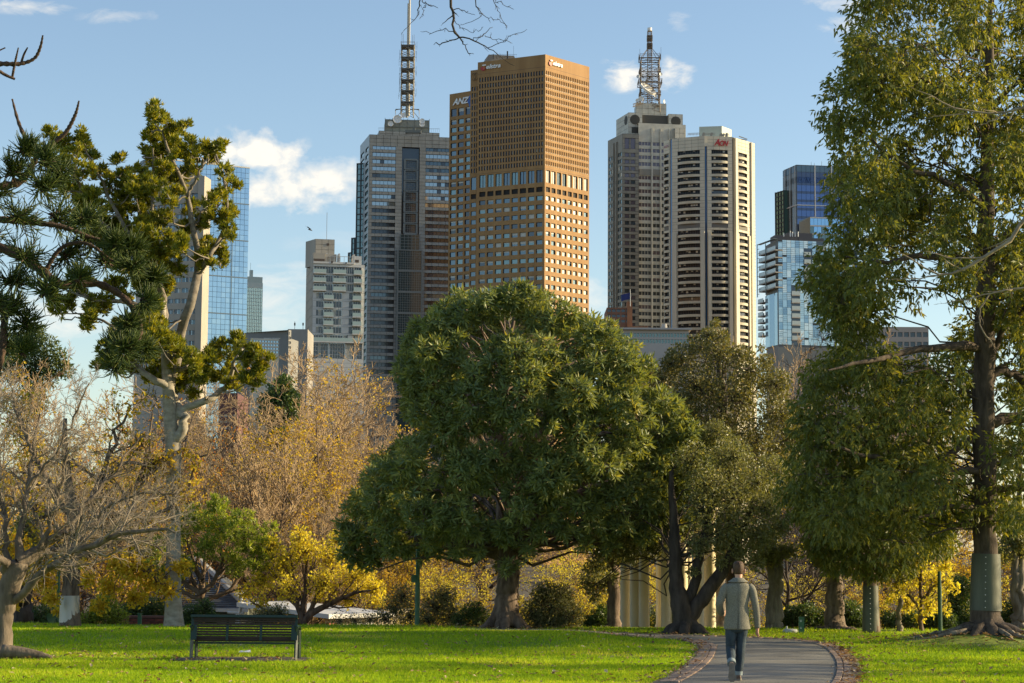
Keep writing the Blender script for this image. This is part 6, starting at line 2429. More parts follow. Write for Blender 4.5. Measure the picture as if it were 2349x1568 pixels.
    # --- shoes: outline of a sole, extruded, with an upper
    def shoe(o, d, up, seed):
        """o heel point on the sole, d towards the toe, up away from the sole."""
        o, d, up = Vector(o), Vector(d).normalized(), Vector(up).normalized()
        s = d.cross(up).normalized()
        prof = [(0.0, 0.0), (0.0, 0.03), (0.03, 0.043), (0.09, 0.042), (0.15, 0.048), (0.21, 0.058), (0.26, 0.05), (0.295, 0.025), (0.30, 0.0)]
        ring = [(t, w) for t, w in prof] + [(t, -w) for t, w in prof[::-1][1:-1]]
        mb = MB()
        A = [o + d * t + s * w for t, w in ring]
        B = [p + up * 0.028 for p in A]
        mb.poly(A[::-1])
        mb.poly(B)
        for i in range(len(A)):
            j = (i + 1) % len(A)
            mb.quad(A[i], A[j], B[j], B[i])
        sole_mb = mb
        mb = MB()
        secs = []
        for t, w, h in ((0.0, 0.028, 0.07), (0.03, 0.041, 0.09), (0.09, 0.041, 0.095), (0.14, 0.045, 0.075), (0.21, 0.054, 0.052), (0.26, 0.045, 0.036), (0.295, 0.018, 0.02)):
            secs.append([o + d * t + up * 0.029 + s * (w * math.cos(a)) + up * (h * math.sin(a)) for a in np.linspace(0, math.pi, 9)])
        for a, b in zip(secs, secs[1:]):
            for i in range(8):
                mb.quad(a[i], a[i + 1], b[i + 1], b[i])
        mb.poly(secs[0][::-1])
        up_o = mb.build('shoe', leather, root, smooth=True)
        sole_mb.build('sole', sole, up_o)
    shoe((-0.137, -0.30, 0.288), (0.03, 0.10, -0.97), (0.0, 0.97, 0.10), 1)
    shoe((0.008, 0.035, 0.0), (0.06, 1.0, 0.0), (0, 0, 1), 2)
    # --- hair: a cap over the back and top of the head, and the ears
    mb = MB()
    secs = []
    for z, rx, ry, yc in ((1.652, 0.060, 0.066, 0.026), (1.675, 0.0725, 0.083, 0.023), (1.705, 0.079, 0.092, 0.024), (1.74, 0.0845, 0.100, 0.028), (1.78, 0.084, 0.100, 0.030), (1.815, 0.081, 0.096, 0.032), (1.842, 0.066, 0.08, 0.035), (1.856, 0.036, 0.046, 0.038)):
        y_cut = 1.0 if z > 1.77 else 0.12
        secs.append([(0.014 + rx * math.cos(a), yc + ry * math.sin(a), z) for a in np.linspace(math.pi * 0.92, math.pi * 2.08, 20)] if z < 1.77 else
                    [(0.014 + rx * math.cos(a), yc + ry * math.sin(a), z) for a in np.linspace(math.pi * 0.92, math.pi * 2.08, 20)])
    for a, b in zip(secs, secs[1:]):
        for i in range(19):
            mb.quad(a[i], a[i + 1], b[i + 1], b[i])
    top = [[(0.014 + rx * math.cos(a), yc + ry * math.sin(a), z) for a in np.linspace(math.pi * 0.08, math.pi * 0.92, 14)] for z, rx, ry, yc in ((1.77, 0.08, 0.09, 0.030), (1.815, 0.081, 0.096, 0.032), (1.842, 0.066, 0.08, 0.035), (1.856, 0.036, 0.046, 0.038))]
    for a, b in zip(top, top[1:]):
        for i in range(13):
            mb.quad(a[i], a[i + 1], b[i + 1], b[i])
    mb.build('hair', hair, root, smooth=True)
    for s in (-1, 1):
        mb = MB()
        c = Vector((0.014 + s * 0.09, 0.025, 1.70))
        P = []
        for t, r in ((-0.01, 0.014), (0.0, 0.028), (0.012, 0.031), (0.017, 0.022)):
            P.append([c + Vector((s * t, -0.35 * t + r * 0.6 * math.cos(a), r * 1.25 * math.sin(a))) for a in np.linspace(0, 2 * math.pi, 13)[:-1]])
        for a, b in zip(P, P[1:]):
            for i in range(12):
                mb.quad(a[i], a[(i + 1) % 12], b[(i + 1) % 12], b[i])
        mb.poly(P[-1])
        mb.build('ear', skin, root, smooth=True)


walking_man()

# ------------------------------------------------------------------ trees
UP = np.array([0, 0, 1.0])


def unit(a):
    return a / (np.linalg.norm(a, axis=-1, keepdims=True) + 1e-12)


def px_line(pts, D):
    """[(px, py, radius px[, depth offset])] -> points and radii at distance D."""
    P, Rr = [], []
    for p in pts:
        d = D + (p[3] if len(p) > 3 else 0.0)
        q = at(p[0], p[1], d)
        P.append((q.x, q.y, q.z))
        Rr.append(p[2] * d / F_PX)
    return np.array(P), np.array(Rr)


def curve(P, Rr, n, wob=0.0, rng=None):
    Q = smooth_line(P, n)
    q = smooth_line(np.asarray(Rr, float)[:, None], n)[:, 0]
    if wob and rng is not None:
        Q[1:-1] += rng.standard_normal((n - 2, 3)) * wob
    return Q, np.maximum(q, 0.002)


def sprout(rng, P, Rr, c, ratio, ang, K, t0=0.25, trop=0.0, wander=0.15, rr=0.6, length=None, taper=0.35, tip=True, rmin=0.004, tend=1.0, lscale=0.55):
    """Children of a set of branches P (N,K0,3), R (N,K0): returns (N*c,K,3), radii."""
    N, K0, _ = P.shape
    t = t0 + (tend - t0) * (np.arange(c)[None, :] + rng.uniform(0.1, 0.9, (N, c))) / c
    if tip:
        t[:, -1] = 0.995
    f = t * (K0 - 1)
    i = np.minimum(f.astype(int), K0 - 2)
    fr = f - i
    n = np.arange(N)[:, None]
    pos = P[n, i] * (1 - fr[..., None]) + P[n, i + 1] * fr[..., None]
    rad = Rr[n, i] * (1 - fr) + Rr[n, i + 1] * fr
    tan = unit(P[n, i + 1] - P[n, i])
    plen = np.linalg.norm(np.diff(P, axis=1), axis=2).sum(1)[:, None]
    ref = np.where(np.abs(tan[..., 2:3]) < 0.9, UP, np.array([1.0, 0, 0]))
    a = unit(np.cross(tan, ref))
    b = np.cross(tan, a)
    az = rng.uniform(0, 2 * math.pi, (N, 1)) + np.arange(c)[None, :] * 2.39996 + rng.normal(0, 0.4, (N, c))
    an = np.radians(ang) * rng.uniform(0.7, 1.25, (N, c))
    if tip:
        an[:, -1] *= 0.35
    d = tan * np.cos(an)[..., None] + (a * np.cos(az)[..., None] + b * np.sin(az)[..., None]) * np.sin(an)[..., None]
    L = (plen * ratio if length is None else length) * (1 - lscale * t) * rng.uniform(0.7, 1.3, (N, c))
    if tip:
        L[:, -1] *= 1.25
    M = N * c
    d = unit(d.reshape(M, 3))
    p = pos.reshape(M, 3)
    L = L.reshape(M)
    r0 = np.maximum(rad.reshape(M) * rr, rmin)
    out = np.empty((M, K, 3))
    out[:, 0] = p
    for k in range(1, K):
        d = unit(d + wander * rng.standard_normal((M, 3)) + UP * trop)
        p = p + d * (L / (K - 1))[:, None]
        out[:, k] = p
    R2 = r0[:, None] * np.linspace(1, taper, K)[None, :]
    return out, np.maximum(R2, rmin * 0.6)


def add_level(mb, P, Rr, S, m=0):
    V, Fq = tube_arrays(P, Rr, S)
    mb.arr(V, Fq, m)


def tri_twigs(mb, P, Rr, m=0):
    """Fine twigs as three sided tubes."""
    add_level(mb, P, Rr, 3, m)


class Leaves:
    def __init__(self):
        self.V, self.F, self.r, self.n = [], [], [], 0

    def add(self, V, Ff, r):
        self.V.append(V)
        self.F.append(Ff + self.n)
        self.r.append(r)
        self.n += len(V)

    def mesh(self, name, m):
        return np_mesh(name, np.concatenate(self.V), [np.concatenate(self.F)], [m], rnd=np.concatenate(self.r))


def perp(A, rng):
    r = rng.standard_normal(A.shape)
    return unit(np.cross(A, r))


def scatter(lv, rng, P, L, W, droop=0.0, out=None, outw=0.0, fold=0.2, base=0.5, spread=0.35, jitter=0.0):
    """Single leaves at P with random directions."""
    n = len(P)
    A = rng.standard_normal((n, 3))
    A = unit(A) - UP * droop
    if out is not None:
        A = A + out * outw
    A = unit(A)
    B = perp(A, rng)
    l = L * rng.uniform(0.7, 1.3, n)
    V, Ff = leaf_quads(P + rng.standard_normal((n, 3)) * jitter, A, B, l, l * (W / L), fold)
    r = np.clip(base + spread * rng.standard_normal(n) * 0.6, 0, 1)
    lv.add(V, Ff, np.repeat(r, 4))


def rosettes(lv, rng, C, axis, n, L, W, el=(20, 75), droop=0.15, fold=0.18, base=0.5, spread=0.3, cl_spread=0.2):
    """Whorls of n leaves at C round the axis."""
    N = len(C)
    a = perp(axis, rng)
    b = np.cross(axis, a)
    az = rng.uniform(0, 6.28, (N, 1)) + np.arange(n)[None, :] * 2.39996
    e = np.radians(np.linspace(el[0], el[1], n))[None, :] * rng.uniform(0.8, 1.2, (N, n))
    side = a[:, None, :] * np.cos(az)[..., None] + b[:, None, :] * np.sin(az)[..., None]
    A = axis[:, None, :] * np.cos(e)[..., None] + side * np.sin(e)[..., None] - UP * droop
    A = unit(A).reshape(-1, 3)
    Bv = np.cross(side, axis[:, None, :]).reshape(-1, 3)
    Bv = unit(Bv + 0.25 * rng.standard_normal(Bv.shape))
    P = np.repeat(C, n, axis=0) + A * 0.01
    l = L * rng.uniform(0.65, 1.2, N * n) * np.repeat(rng.uniform(0.8, 1.15, N), n)
    V, Ff = leaf_quads(P, A, Bv, l, l * (W / L), fold)
    r = np.clip(np.repeat(base + cl_spread * rng.standard_normal(N), n) + spread * 0.5 * rng.standard_normal(N * n), 0, 1)
    lv.add(V, Ff, np.repeat(r, 4))


def px_blobs(lst, D, depth=None, back=True, ratio=1.0):
    """Measured leaf masses [(px, py, r px[, dz])] -> (n,6) ellipsoids in metres."""
    out = []
    for b in lst:
        x, y, r = b[:3]
        dz = b[3] if len(b) > 3 else 0.0
        offs = [dz]
        if depth is not None:
            cx, cy, rx, ry, dep = depth
            k = dep * math.sqrt(max(0.0, 1 - ((x - cx) / rx) ** 2 - ((y - cy) / ry) ** 2))
            offs = [dz - k] + ([dz + k] if back else [])
        for o in offs:
            q = at(x, y, D + o)
            rm = r * (D + o) / F_PX
            out.append((q.x, q.y, q.z, rm, rm * 1.0, rm * ratio))
    return np.array(out)


def blob_points(rng, B, n, shell=0.2, inner=0.72, low=1.0):
    """n points near the skin of a union of ellipsoids, and outward directions."""
    w = (B[:, 3] * B[:, 4]) ** 1.0
    k = rng.choice(len(B), size=int(n * 1.7), p=w / w.sum())
    d = unit(rng.standard_normal((len(k), 3)))
    rad = 1 - np.abs(rng.normal(0, shell, len(k)))
    P = B[k, :3] + d * B[k, 3:6] * rad[:, None]
    keep = np.ones(len(k), bool)
    for j in range(len(B)):
        q = (P - B[j, :3]) / B[j, 3:6]
        s = (q * q).sum(1)
        keep &= ~((s < inner ** 2) & (k != j))
    if low < 1:
        keep &= (d[:, 2] > -0.35) | (rng.random(len(k)) < low)
    P, d = P[keep][:n], d[keep][:n]
    return P, unit(d)


def limbs_to(rng, mb, trunk, B, r_tip=0.012, r_k=0.35, n=7, S=5, sag=0.1, t0=0.28, rise=0.45, rmax=0.06):
    """A limb from the trunk line to every leaf mass, leaving the trunk below the mass at a natural angle."""
    P, Rr = trunk
    Q, q = curve(P, Rr, 40)
    i0 = int(40 * t0)
    res = []
    for b in B:
        c = b[:3]
        hd = np.linalg.norm(Q[:, :2] - c[:2], axis=1)
        cost = np.abs(Q[:, 2] - (c[2] - rise * hd)) + rng.random(40) * 0.5
        cost[:i0] = 1e9
        i = int(np.argmin(cost))
        a = Q[i]
        dist = np.linalg.norm(c - a)
        mid = (a + c) / 2 + np.array([0, 0, sag * dist]) + rng.standard_normal(3) * 0.1 * dist
        r0 = min(q[i] * r_k, 0.012 + 0.012 * dist, rmax)
        L, r = curve(np.array([a, mid, c]), [r0, r0 * 0.65, min(r_tip, r0 * 0.4)], n, 0.03 * dist, rng)
        res.append((L, r))
        mb.tube(L, r, S, cap=False)
    return np.array([l for l, _ in res]), np.array([r for _, r in res])


def twigs_into(rng, mb, B, P, frac=0.25, r=0.008):
    """Fine twigs from the heart of each mass to a share of the leaf points."""
    k = rng.random(len(P)) < frac
    Q = P[k]
    j = np.argmin(((Q[:, None, :] - B[None, :, :3]) ** 2).sum(2), axis=1)
    a = B[j, :3] + (Q - B[j, :3]) * 0.1
    m = (a + Q) / 2 + rng.standard_normal(Q.shape) * 0.08 * B[j, 3:4]
    L = np.stack([a, m, Q], 1)
    Rr = np.repeat(np.array([[r, r * 0.7, r * 0.35]]), len(L), 0)
    tri_twigs(mb, L, Rr)


class Tree:
    def __init__(self, name, label, base, group=None, cat='tree'):
        self.base = Vector(base)
        self.root = thing(name, label, cat, base, group)

    def part(self, mb, name, m, smooth=True, **kw):
        return mb.build(name, m, self.root, rel=self.base, smooth=smooth, **kw)

    def leaves(self, lv, m, name='crown'):
        V = np.concatenate(lv.V) - np.array(self.base)
        me = np_mesh(name, V, [np.concatenate(lv.F)], [m], rnd=np.concatenate(lv.r))
        o = bpy.data.objects.new(name, me)
        return link(o, self.root)


def bark(name, c, c2, scale=6, stretch=(1, 1, 0.25), bump=0.7, rough=0.9):
    return mat(name, c, rough, color2=c2, scale=scale, stretch=stretch, bump=bump, detail=6)


BK_BROWN = bark('brown_ridged_bark', (0.22, 0.16, 0.12), (0.075, 0.05, 0.036), 7)
BK_DARK = bark('dark_bark', (0.085, 0.065, 0.05), (0.03, 0.022, 0.017), 7)
BK_GREY = bark('grey_bark', (0.30, 0.26, 0.20), (0.14, 0.115, 0.09), 6)
BK_PALE = bark('pale_bark', (0.42, 0.38, 0.315), (0.25, 0.22, 0.175), 5, (1, 1, 1.6), 0.35)
BK_TAN = bark('tan_twig_bark', (0.48, 0.345, 0.195), (0.31, 0.215, 0.12), 5, bump=0.2)
BK_WEED = bark('grey_twig_bark', (0.36, 0.30, 0.23), (0.20, 0.165, 0.125), 5, bump=0.2)

LF_BIG = leaf_mat('glossy_evergreen_leaf', [(0.0, (0.11, 0.155, 0.075)), (0.4, (0.195, 0.25, 0.095)), (0.75, (0.31, 0.335, 0.095)), (1.0, (0.50, 0.44, 0.11))], trans=0.34, tcol=(1.6, 1.35, 0.4), rough=0.42, spec=0.4)
LF_RIGHT = leaf_mat('olive_leaf', [(0.0, (0.09, 0.12, 0.04)), (0.5, (0.185, 0.215, 0.06)), (0.85, (0.30, 0.30, 0.075)), (1.0, (0.46, 0.38, 0.14))], trans=0.42, tcol=(1.7, 1.45, 0.3), rough=0.45, spec=0.35)
LF_OAK = leaf_mat('dark_oak_leaf', [(0.0, (0.12, 0.135, 0.06)), (0.5, (0.22, 0.235, 0.10)), (0.85, (0.34, 0.32, 0.15)), (1.0, (0.50, 0.42, 0.20))], trans=0.34, tcol=(1.5, 1.35, 0.5), rough=0.42, spec=0.4)
LF_BROWNOAK = leaf_mat('brownish_oak_leaf', [(0.0, (0.085, 0.095, 0.04)), (0.5, (0.165, 0.17, 0.065)), (0.85, (0.27, 0.24, 0.09)), (1.0, (0.40, 0.32, 0.13))], trans=0.3, tcol=(1.6, 1.4, 0.5), rough=0.42, spec=0.4)
LF_PALE = leaf_mat('thick_yellow_green_leaf', [(0.0, (0.085, 0.115, 0.02)), (0.4, (0.19, 0.215, 0.03)), (0.8, (0.34, 0.32, 0.04)), (1.0, (0.48, 0.41, 0.08))], trans=0.38, tcol=(1.5, 1.35, 0.3), rough=0.42, spec=0.45)
LF_LIME = leaf_mat('bright_green_leaf', [(0.0, (0.11, 0.16, 0.025)), (0.5, (0.25, 0.32, 0.045)), (1.0, (0.46, 0.47, 0.10))], trans=0.45, tcol=(1.5, 1.4, 0.5), rough=0.4, spec=0.4)
LF_YELLOW = leaf_mat('lemon_autumn_leaf', [(0.0, (0.62, 0.47, 0.05)), (0.5, (0.78, 0.66, 0.08)), (1.0, (0.80, 0.72, 0.14))], trans=0.55, tcol=(1.15, 1.12, 0.5), rough=0.55, spec=0.2)
LF_GOLD = leaf_mat('golden_autumn_leaf', [(0.0, (0.40, 0.22, 0.03)), (0.4, (0.60, 0.41, 0.04)), (1.0, (0.70, 0.56, 0.06))], trans=0.5, tcol=(1.25, 1.15, 0.4), rough=0.55, spec=0.2)
LF_AMBER = leaf_mat('amber_autumn_leaf', [(0.0, (0.288, 0.102, 0.022)), (0.5, (0.504, 0.228, 0.036)), (1.0, (0.696, 0.396, 0.060))], trans=0.50, tcol=(1.5, 1.2, 0.5), rough=0.55, spec=0.2)
LF_SHRUB = leaf_mat('grey_green_shrub_leaf', [(0.0, (0.070, 0.084, 0.035)), (0.5, (0.154, 0.168, 0.077)), (1.0, (0.336, 0.308, 0.154))], trans=0.30, tcol=(1.7, 1.6, 0.6), rough=0.45, spec=0.4)
LF_HEDGE = leaf_mat('dark_hedge_leaf', [(0.0, (0.030, 0.063, 0.021)), (0.5, (0.068, 0.117, 0.033)), (1.0, (0.165, 0.210, 0.060))], trans=0.28, tcol=(1.9, 1.8, 0.5), rough=0.42, spec=0.4)
LF_NEEDLE = leaf_mat('dark_scale_foliage', [(0.0, (0.035, 0.06, 0.02)), (0.5, (0.075, 0.115, 0.032)), (1.0, (0.17, 0.19, 0.045))], trans=0.2, tcol=(1.7, 1.6, 0.5), rough=0.5, spec=0.3)


def flare(P, Rr, rng, mb, n=7, r=1.7, L=0.5):
    """Root flares at the foot of a trunk."""
    b = P[0]
    for k in range(n):
        a = 2 * math.pi * k / n + rng.uniform(-0.3, 0.3)
        d = np.array([math.cos(a), math.sin(a), 0])
        r0 = Rr[0]
        zg = float(gz(b[0] + d[0] * r0 * r * 1.5, b[1] + d[1] * r0 * r * 1.5)) - b[2]
        pts = [b + d * r0 * 0.25 + UP * L, b + d * r0 * 0.62 + UP * L * 0.4, b + d * r0 * 1.05 + UP * 0.08, b + d * r0 * r + UP * (zg - 0.02), b + d * r0 * r * 1.5 + UP * (zg - 0.12)]
        mb.tube(smooth_line(np.array(pts), 8), np.interp(np.linspace(0, 1, 8), [0, 0.5, 1], [r0 * 0.42, r0 * 0.42, r0 * 0.12]), 7)


def foot(px, py, D):
    q = at(px, py, D)
    return (q.x, q.y, float(gz(q.x, q.y)))


# ---- the big evergreen in the middle
def centre_tree():
    rng = np.random.default_rng(21)
    D = 53.6
    T = Tree('evergreen_tree', 'broad dark glossy evergreen with a domed crown at the centre of the lawn', foot(1161, 1437, D))
    mb = MB()
    tr = px_line([(1160, 1440, 33), (1163, 1385, 27), (1165, 1325, 25), (1162, 1250, 23), (1157, 1120, 20), (1152, 1000, 15), (1160, 860, 9), (1182, 720, 3)], D)
    Q, q = curve(*tr, 34, 0.02, rng)
    ang = np.arange(34)
    mb.tube(Q, q, 16)
    flare(tr[0], tr[1], rng, mb, 9, 1.55, 0.75)
    for pts in ([(1166, 1265, 14), (1230, 1190, 14), (1300, 1142, 12), (1380, 1112, 8), (1470, 1070, 5), (1540, 1050, 3)],
                [(1162, 1292, 11), (1100, 1256, 11), (1000, 1250, 9), (930, 1235, 6), (860, 1215, 3)],
                [(1170, 1300, 9), (1210, 1240, 9), (1245, 1195, 7), (1290, 1185, 4)],
                [(1155, 1010, 12), (1080, 950, 8), (1010, 900, 5), (970, 850, 3)],
                [(1157, 1060, 12), (1260, 980, 9), (1340, 930, 6), (1420, 880, 3)]):
        L, r = curve(*px_line(pts, D), 14, 0.04, rng)
        mb.tube(L, r, 9, cap=False)
    blobs = [(1180, 693, 52), (1140, 700, 45), (1100, 722, 62), (1020, 772, 60), (960, 800, 44), (945, 850, 40), (970, 756, 34), (1022, 722, 40), (1062, 694, 34), (950, 930, 34), (1600, 1010, 38), (1603, 1065, 34), (1592, 1150, 28), (1575, 1195, 26), (1540, 1010, 52), (1560, 1095, 46), (1520, 1160, 46), (1240, 718, 60), (1310, 755, 60), (1370, 770, 45), (1000, 850, 75), (1100, 830, 85), (1210, 820, 90), (1310, 850, 85), (1390, 845, 68), (1440, 885, 58), (1470, 845, 34), (1425, 800, 40),
             (1000, 945, 66), (945, 900, 30), (1085, 940, 75), (1205, 945, 90), (1320, 960, 90), (1430, 965, 82), (1510, 950, 66), (1562, 990, 46), (950, 1060, 66), (880, 1105, 58), (835, 1160, 44), (1030, 1055, 78), (905, 1170, 70), (822, 1235, 40),
             (1000, 1150, 80), (1120, 1085, 80), (1235, 1075, 88), (1350, 1070, 85), (1455, 1060, 80), (1545, 1060, 58), (1583, 1110, 36), (1080, 1180, 66), (1190, 1165, 52), (925, 1235, 44), (1000, 1232, 36), (1410, 1140, 50), (1500, 1145, 52),
             (1545, 1180, 36), (1150, 1228, 34), (1205, 1262, 24), (1330, 1140, 44), (868, 1258, 32), (1165, 1300, 22), (1100, 1262, 20), (1260, 1175, 40), (1300, 1205, 34), (1360, 1190, 44), (1420, 1205, 44), (1475, 1215, 38), (1228, 1215, 28), (1530, 1225, 30), (1330, 1240, 24), (1400, 1250, 24), (800, 1272, 24), (845, 1290, 22), (1370, 925, 46), (1300, 890, 40), (1050, 1258, 26), (985, 1268, 24), (790, 1215, 26)]
    B0 = px_blobs(blobs, D, (1195, 960, 460, 400, 3.9), True)
    limbs_to(rng, mb, tr, B0, 0.012, 0.35, 7, 5, t0=0.42)
    # each mass breaks up into lumps of uneven size
    sub = []
    for b in B0:
        for _ in range(7):
            v_ = unit(rng.standard_normal(3))
            k_ = rng.uniform(0.45, 0.8)
            rr_ = b[3] * rng.uniform(0.34, 0.58)
            c_ = b[:3] + v_ * (b[3] * k_)
            sub.append((c_[0], c_[1], c_[2], rr_, rr_, rr_ * 0.8))
    B = np.array(sub)
    P, d = blob_points(rng, B, 16500, 0.27, 0.62)
    twigs_into(rng, mb, B, P, 0.2, 0.012)
    lv = Leaves()
    ax = unit(d + UP * 0.45 + 0.35 * rng.standard_normal(d.shape))
    sun = np.array(SUN_DIR)
    rosettes(lv, rng, P, ax, 9, 0.215, 0.06, (18, 95), 0.22, 0.16, 0.42, 0.22, 0.16)
    T.part(mb, 'trunk', BK_BROWN)
    T.leaves(lv, LF_BIG)
    # drooping tips along the lower edge use the same rosettes


centre_tree()


# ---- pale trunked tree with clumped foliage, left
def pale_tree():
    rng = np.random.default_rng(22)
    D = 52.6
    T = Tree('pale_trunk_tree', 'tall pale trunked tree with open clumps of yellow green leaves at left', foot(398, 1438, D))
    mb = MB()
    tr = px_line([(399, 1442, 25), (398, 1400, 20), (397, 1330, 18), (398, 1230, 16), (397, 1120, 16), (398, 1040, 18), (393, 980, 17), (388, 920, 15), (384, 860, 13), (376, 760, 9, 0.4), (370, 690, 9, 0.5)], D)
    mb.tube(*curve(*tr, 36), 14)
    arms = [[(404, 1010, 14), (418, 985, 12), (420, 955, 12), (405, 925, 11), (385, 893, 10), (350, 870, 8), (310, 845, 6), (270, 815, 3)],
            [(410, 960, 9), (432, 935, 9), (480, 918, 8), (512, 892, 7), (530, 860, 5), (540, 825, 4), (560, 795, 2)],
            [(388, 900, 11), (402, 820, 12), (416, 760, 11), (432, 710, 11), (450, 640, 10), (456, 615, 9), (448, 560, 7), (438, 500, 6), (425, 430, 5), (395, 370, 4), (372, 300, 2.5)],
            [(456, 615, 7), (480, 590, 5), (505, 545, 5), (520, 480, 4), (512, 410, 3), (492, 345, 2)],
            [(376, 760, 8, 0.4), (374, 700, 8, 0.4), (366, 650, 7), (352, 590, 6), (345, 520, 5), (352, 440, 3), (350, 340, 2)],
            [(366, 650, 6), (330, 590, 6), (290, 530, 5), (255, 460, 4), (225, 400, 3), (195, 340, 2)],
            [(300, 545, 5), (245, 520, 4), (195, 460, 3), (165, 390, 2.5), (135, 310, 1.5)],
            [(370, 680, 5), (330, 700, 5), (270, 690, 4), (210, 690, 3), (150, 665, 2)],
            [(310, 845, 5), (290, 780, 4), (240, 740, 3), (180, 720, 2)],
            [(450, 640, 3), (475, 610, 2.4), (500, 600, 1.6)], [(440, 520, 4), (475, 480, 3), (500, 470, 2)],
            [(430, 450, 4), (455, 400, 3), (480, 350, 1.5)], [(390, 893, 6), (400, 860, 5), (440, 835, 4), (480, 815, 3)]]
    lines = []
    ub = MB()
    for pts in arms:
        L, r = curve(*px_line([(p[0], p[1], p[2], (p[3] if len(p) > 3 else 0) + (0.25 * math.sin(i * 1.9 + pts[0][0])) * (i > 0)) for i, p in enumerate(pts)], D), 20, 0.02, rng)
        (mb if len(lines) < 2 else ub).tube(L, r, 9, cap=False)
        lines.append((L, r))
    C = [(365, 258, 24), (400, 282, 30), (348, 300, 20), (345, 328, 26), (385, 330, 30), (422, 338, 28), (452, 332, 22), (440, 368, 22), (345, 365, 26), (378, 382, 26), (430, 398, 26), (356, 420, 22), (400, 438, 22),
         (490, 330, 19), (478, 352, 17), (502, 362, 16), (516, 395, 18), (528, 420, 18), (508, 448, 19), (532, 482, 17), (502, 500, 24), (522, 530, 19), (490, 558, 24), (470, 596, 22), (505, 592, 17), (470, 568, 20), (455, 520, 20), (440, 478, 20), (482, 452, 17),
         (118, 300, 17), (148, 318, 22), (186, 318, 22), (202, 345, 20), (150, 368, 24), (188, 384, 26), (230, 398, 22), (262, 430, 22), (270, 362, 16), (286, 390, 18), (300, 430, 26), (322, 470, 28), (262, 480, 30), (212, 460, 30), (172, 440, 26), (232, 528, 30),
         (288, 540, 30), (338, 530, 34), (378, 560, 30), (350, 598, 30), (402, 600, 24), (300, 598, 30), (262, 588, 26), (368, 648, 26), (330, 640, 26), (412, 560, 24), (190, 500, 22), (140, 420, 20), (372, 500, 24), (318, 400, 20), (420, 520, 18), (335, 440, 20),
         (190, 655, 26), (232, 690, 26), (150, 690, 22), (272, 660, 26), (130, 702, 18), (212, 728, 24), (282, 758, 28), (322, 738, 32), (350, 718, 30), (250, 800, 20), (300, 798, 30), (340, 788, 32), (380, 768, 30), (290, 838, 24), (240, 828, 20), (165, 640, 20),
         (382, 828, 34), (422, 838, 30), (462, 820, 30), (502, 800, 28), (532, 778, 24), (562, 798, 24), (590, 828, 22), (572, 858, 24), (540, 848, 24), (502, 848, 24), (462, 866, 20), (608, 820, 15), (424, 878, 26), (392, 870, 24), (532, 880, 17), (588, 868, 16), (445, 900, 14), (408, 800, 20), (350, 850, 22)]
    C = [(x, y + 6, r * 1.1, rng.uniform(-1.3, 1.3)) for x, y, r in C]
    C += [(x + rng.uniform(-25, 25), y + rng.uniform(-25, 25), r * 0.8, rng.uniform(-2.2, 2.2)) for x, y, r, _ in C[::3] if x < 440]
    tufts = []
    for x, y, r, dz in C:
        for _ in range(6):
            a, q = rng.uniform(0, 6.28), r * math.sqrt(rng.random()) * 0.9
            tufts.append((x + q * math.cos(a), y + q * math.sin(a) * 0.9, r * rng.uniform(0.34, 0.55), dz + rng.uniform(-0.5, 0.5) * r * 0.02))
    B = px_blobs(C, D)
    # a limb from the nearest arm to each clump
    allP = np.concatenate([l for l, _ in lines])
    allR = np.concatenate([r for _, r in lines])
    Ls = []
    for b in B:
        c = b[:3]
        cost = np.linalg.norm(allP - c, axis=1) + 0.8 * np.maximum(0, allP[:, 2] - c[2] + 0.1)
        i = int(np.argmin(cost))
        a = allP[i]
        m = (a + c) / 2 + np.array([0, 0, -0.12]) * np.linalg.norm(c - a) + rng.standard_normal(3) * 0.12 * np.linalg.norm(c - a)
        L, r = curve(np.array([a, m, c]), [min(allR[i] * 0.6, 0.03), 0.02, 0.011], 8, 0.03, rng)
        ub.tube(L, r, 5, cap=False)
        Ls.append((L, r))
    BT = px_blobs(tufts, D)
    j = np.argmin(((BT[:, None, :3] - B[None, :, :3]) ** 2).sum(2), axis=1)
    tl = np.stack([B[j, :3], (B[j, :3] + BT[:, :3]) / 2 + rng.standard_normal((len(BT), 3)) * 0.04, BT[:, :3]], 1)
    add_level(mb, tl, np.repeat(np.array([[0.014, 0.011, 0.007]]), len(BT), 0), 4)
    P, d = blob_points(rng, BT, 11000, 0.33, 0.45)
    twigs_into(rng, mb, BT, P, 0.15, 0.006)
    ax = unit(d * 0.6 + UP * 0.9 + 0.3 * rng.standard_normal(d.shape))
    lv = Leaves()
    rosettes(lv, rng, P, ax, 9, 0.15, 0.048, (8, 62), -0.02, 0.12, 0.5, 0.25, 0.2)
    T.part(mb, 'trunk', BK_PALE)
    T.part(ub, 'limb', bark('grey_smooth_bark', (0.27, 0.235, 0.19), (0.15, 0.125, 0.10), 5, (1, 1, 1.6), 0.35))
    T.leaves(lv, LF_PALE)


pale_tree()


# ---- right hand tree and the second guarded tree
def droop_leaves(lv, rng, P, d, n, L, W, base=0.5):
    """Hanging sprays: n leaves strung from each point outwards and down."""
    N = len(P)
    ax = unit(d * 0.9 - UP * 0.25 + 0.4 * rng.standard_normal(d.shape))
    s = rng.uniform(0.0, 0.22, (N, n))
    Q = (P[:, None, :] + ax[:, None, :] * s[..., None]).reshape(-1, 3)
    A = unit(np.repeat(ax, n, 0) * 0.55 + 0.55 * rng.standard_normal((N * n, 3)) - UP * 0.75)
    Bv = perp(A, rng)
    l = L * rng.uniform(0.65, 1.25, N * n)
    V, Ff = leaf_quads(Q, A, Bv, l, l * (W / L), 0.2)
    r = np.clip(np.repeat(base + 0.17 * rng.standard_normal(N), n) + 0.14 * rng.standard_normal(N * n), 0, 1)
    lv.add(V, Ff, np.repeat(r, 4))


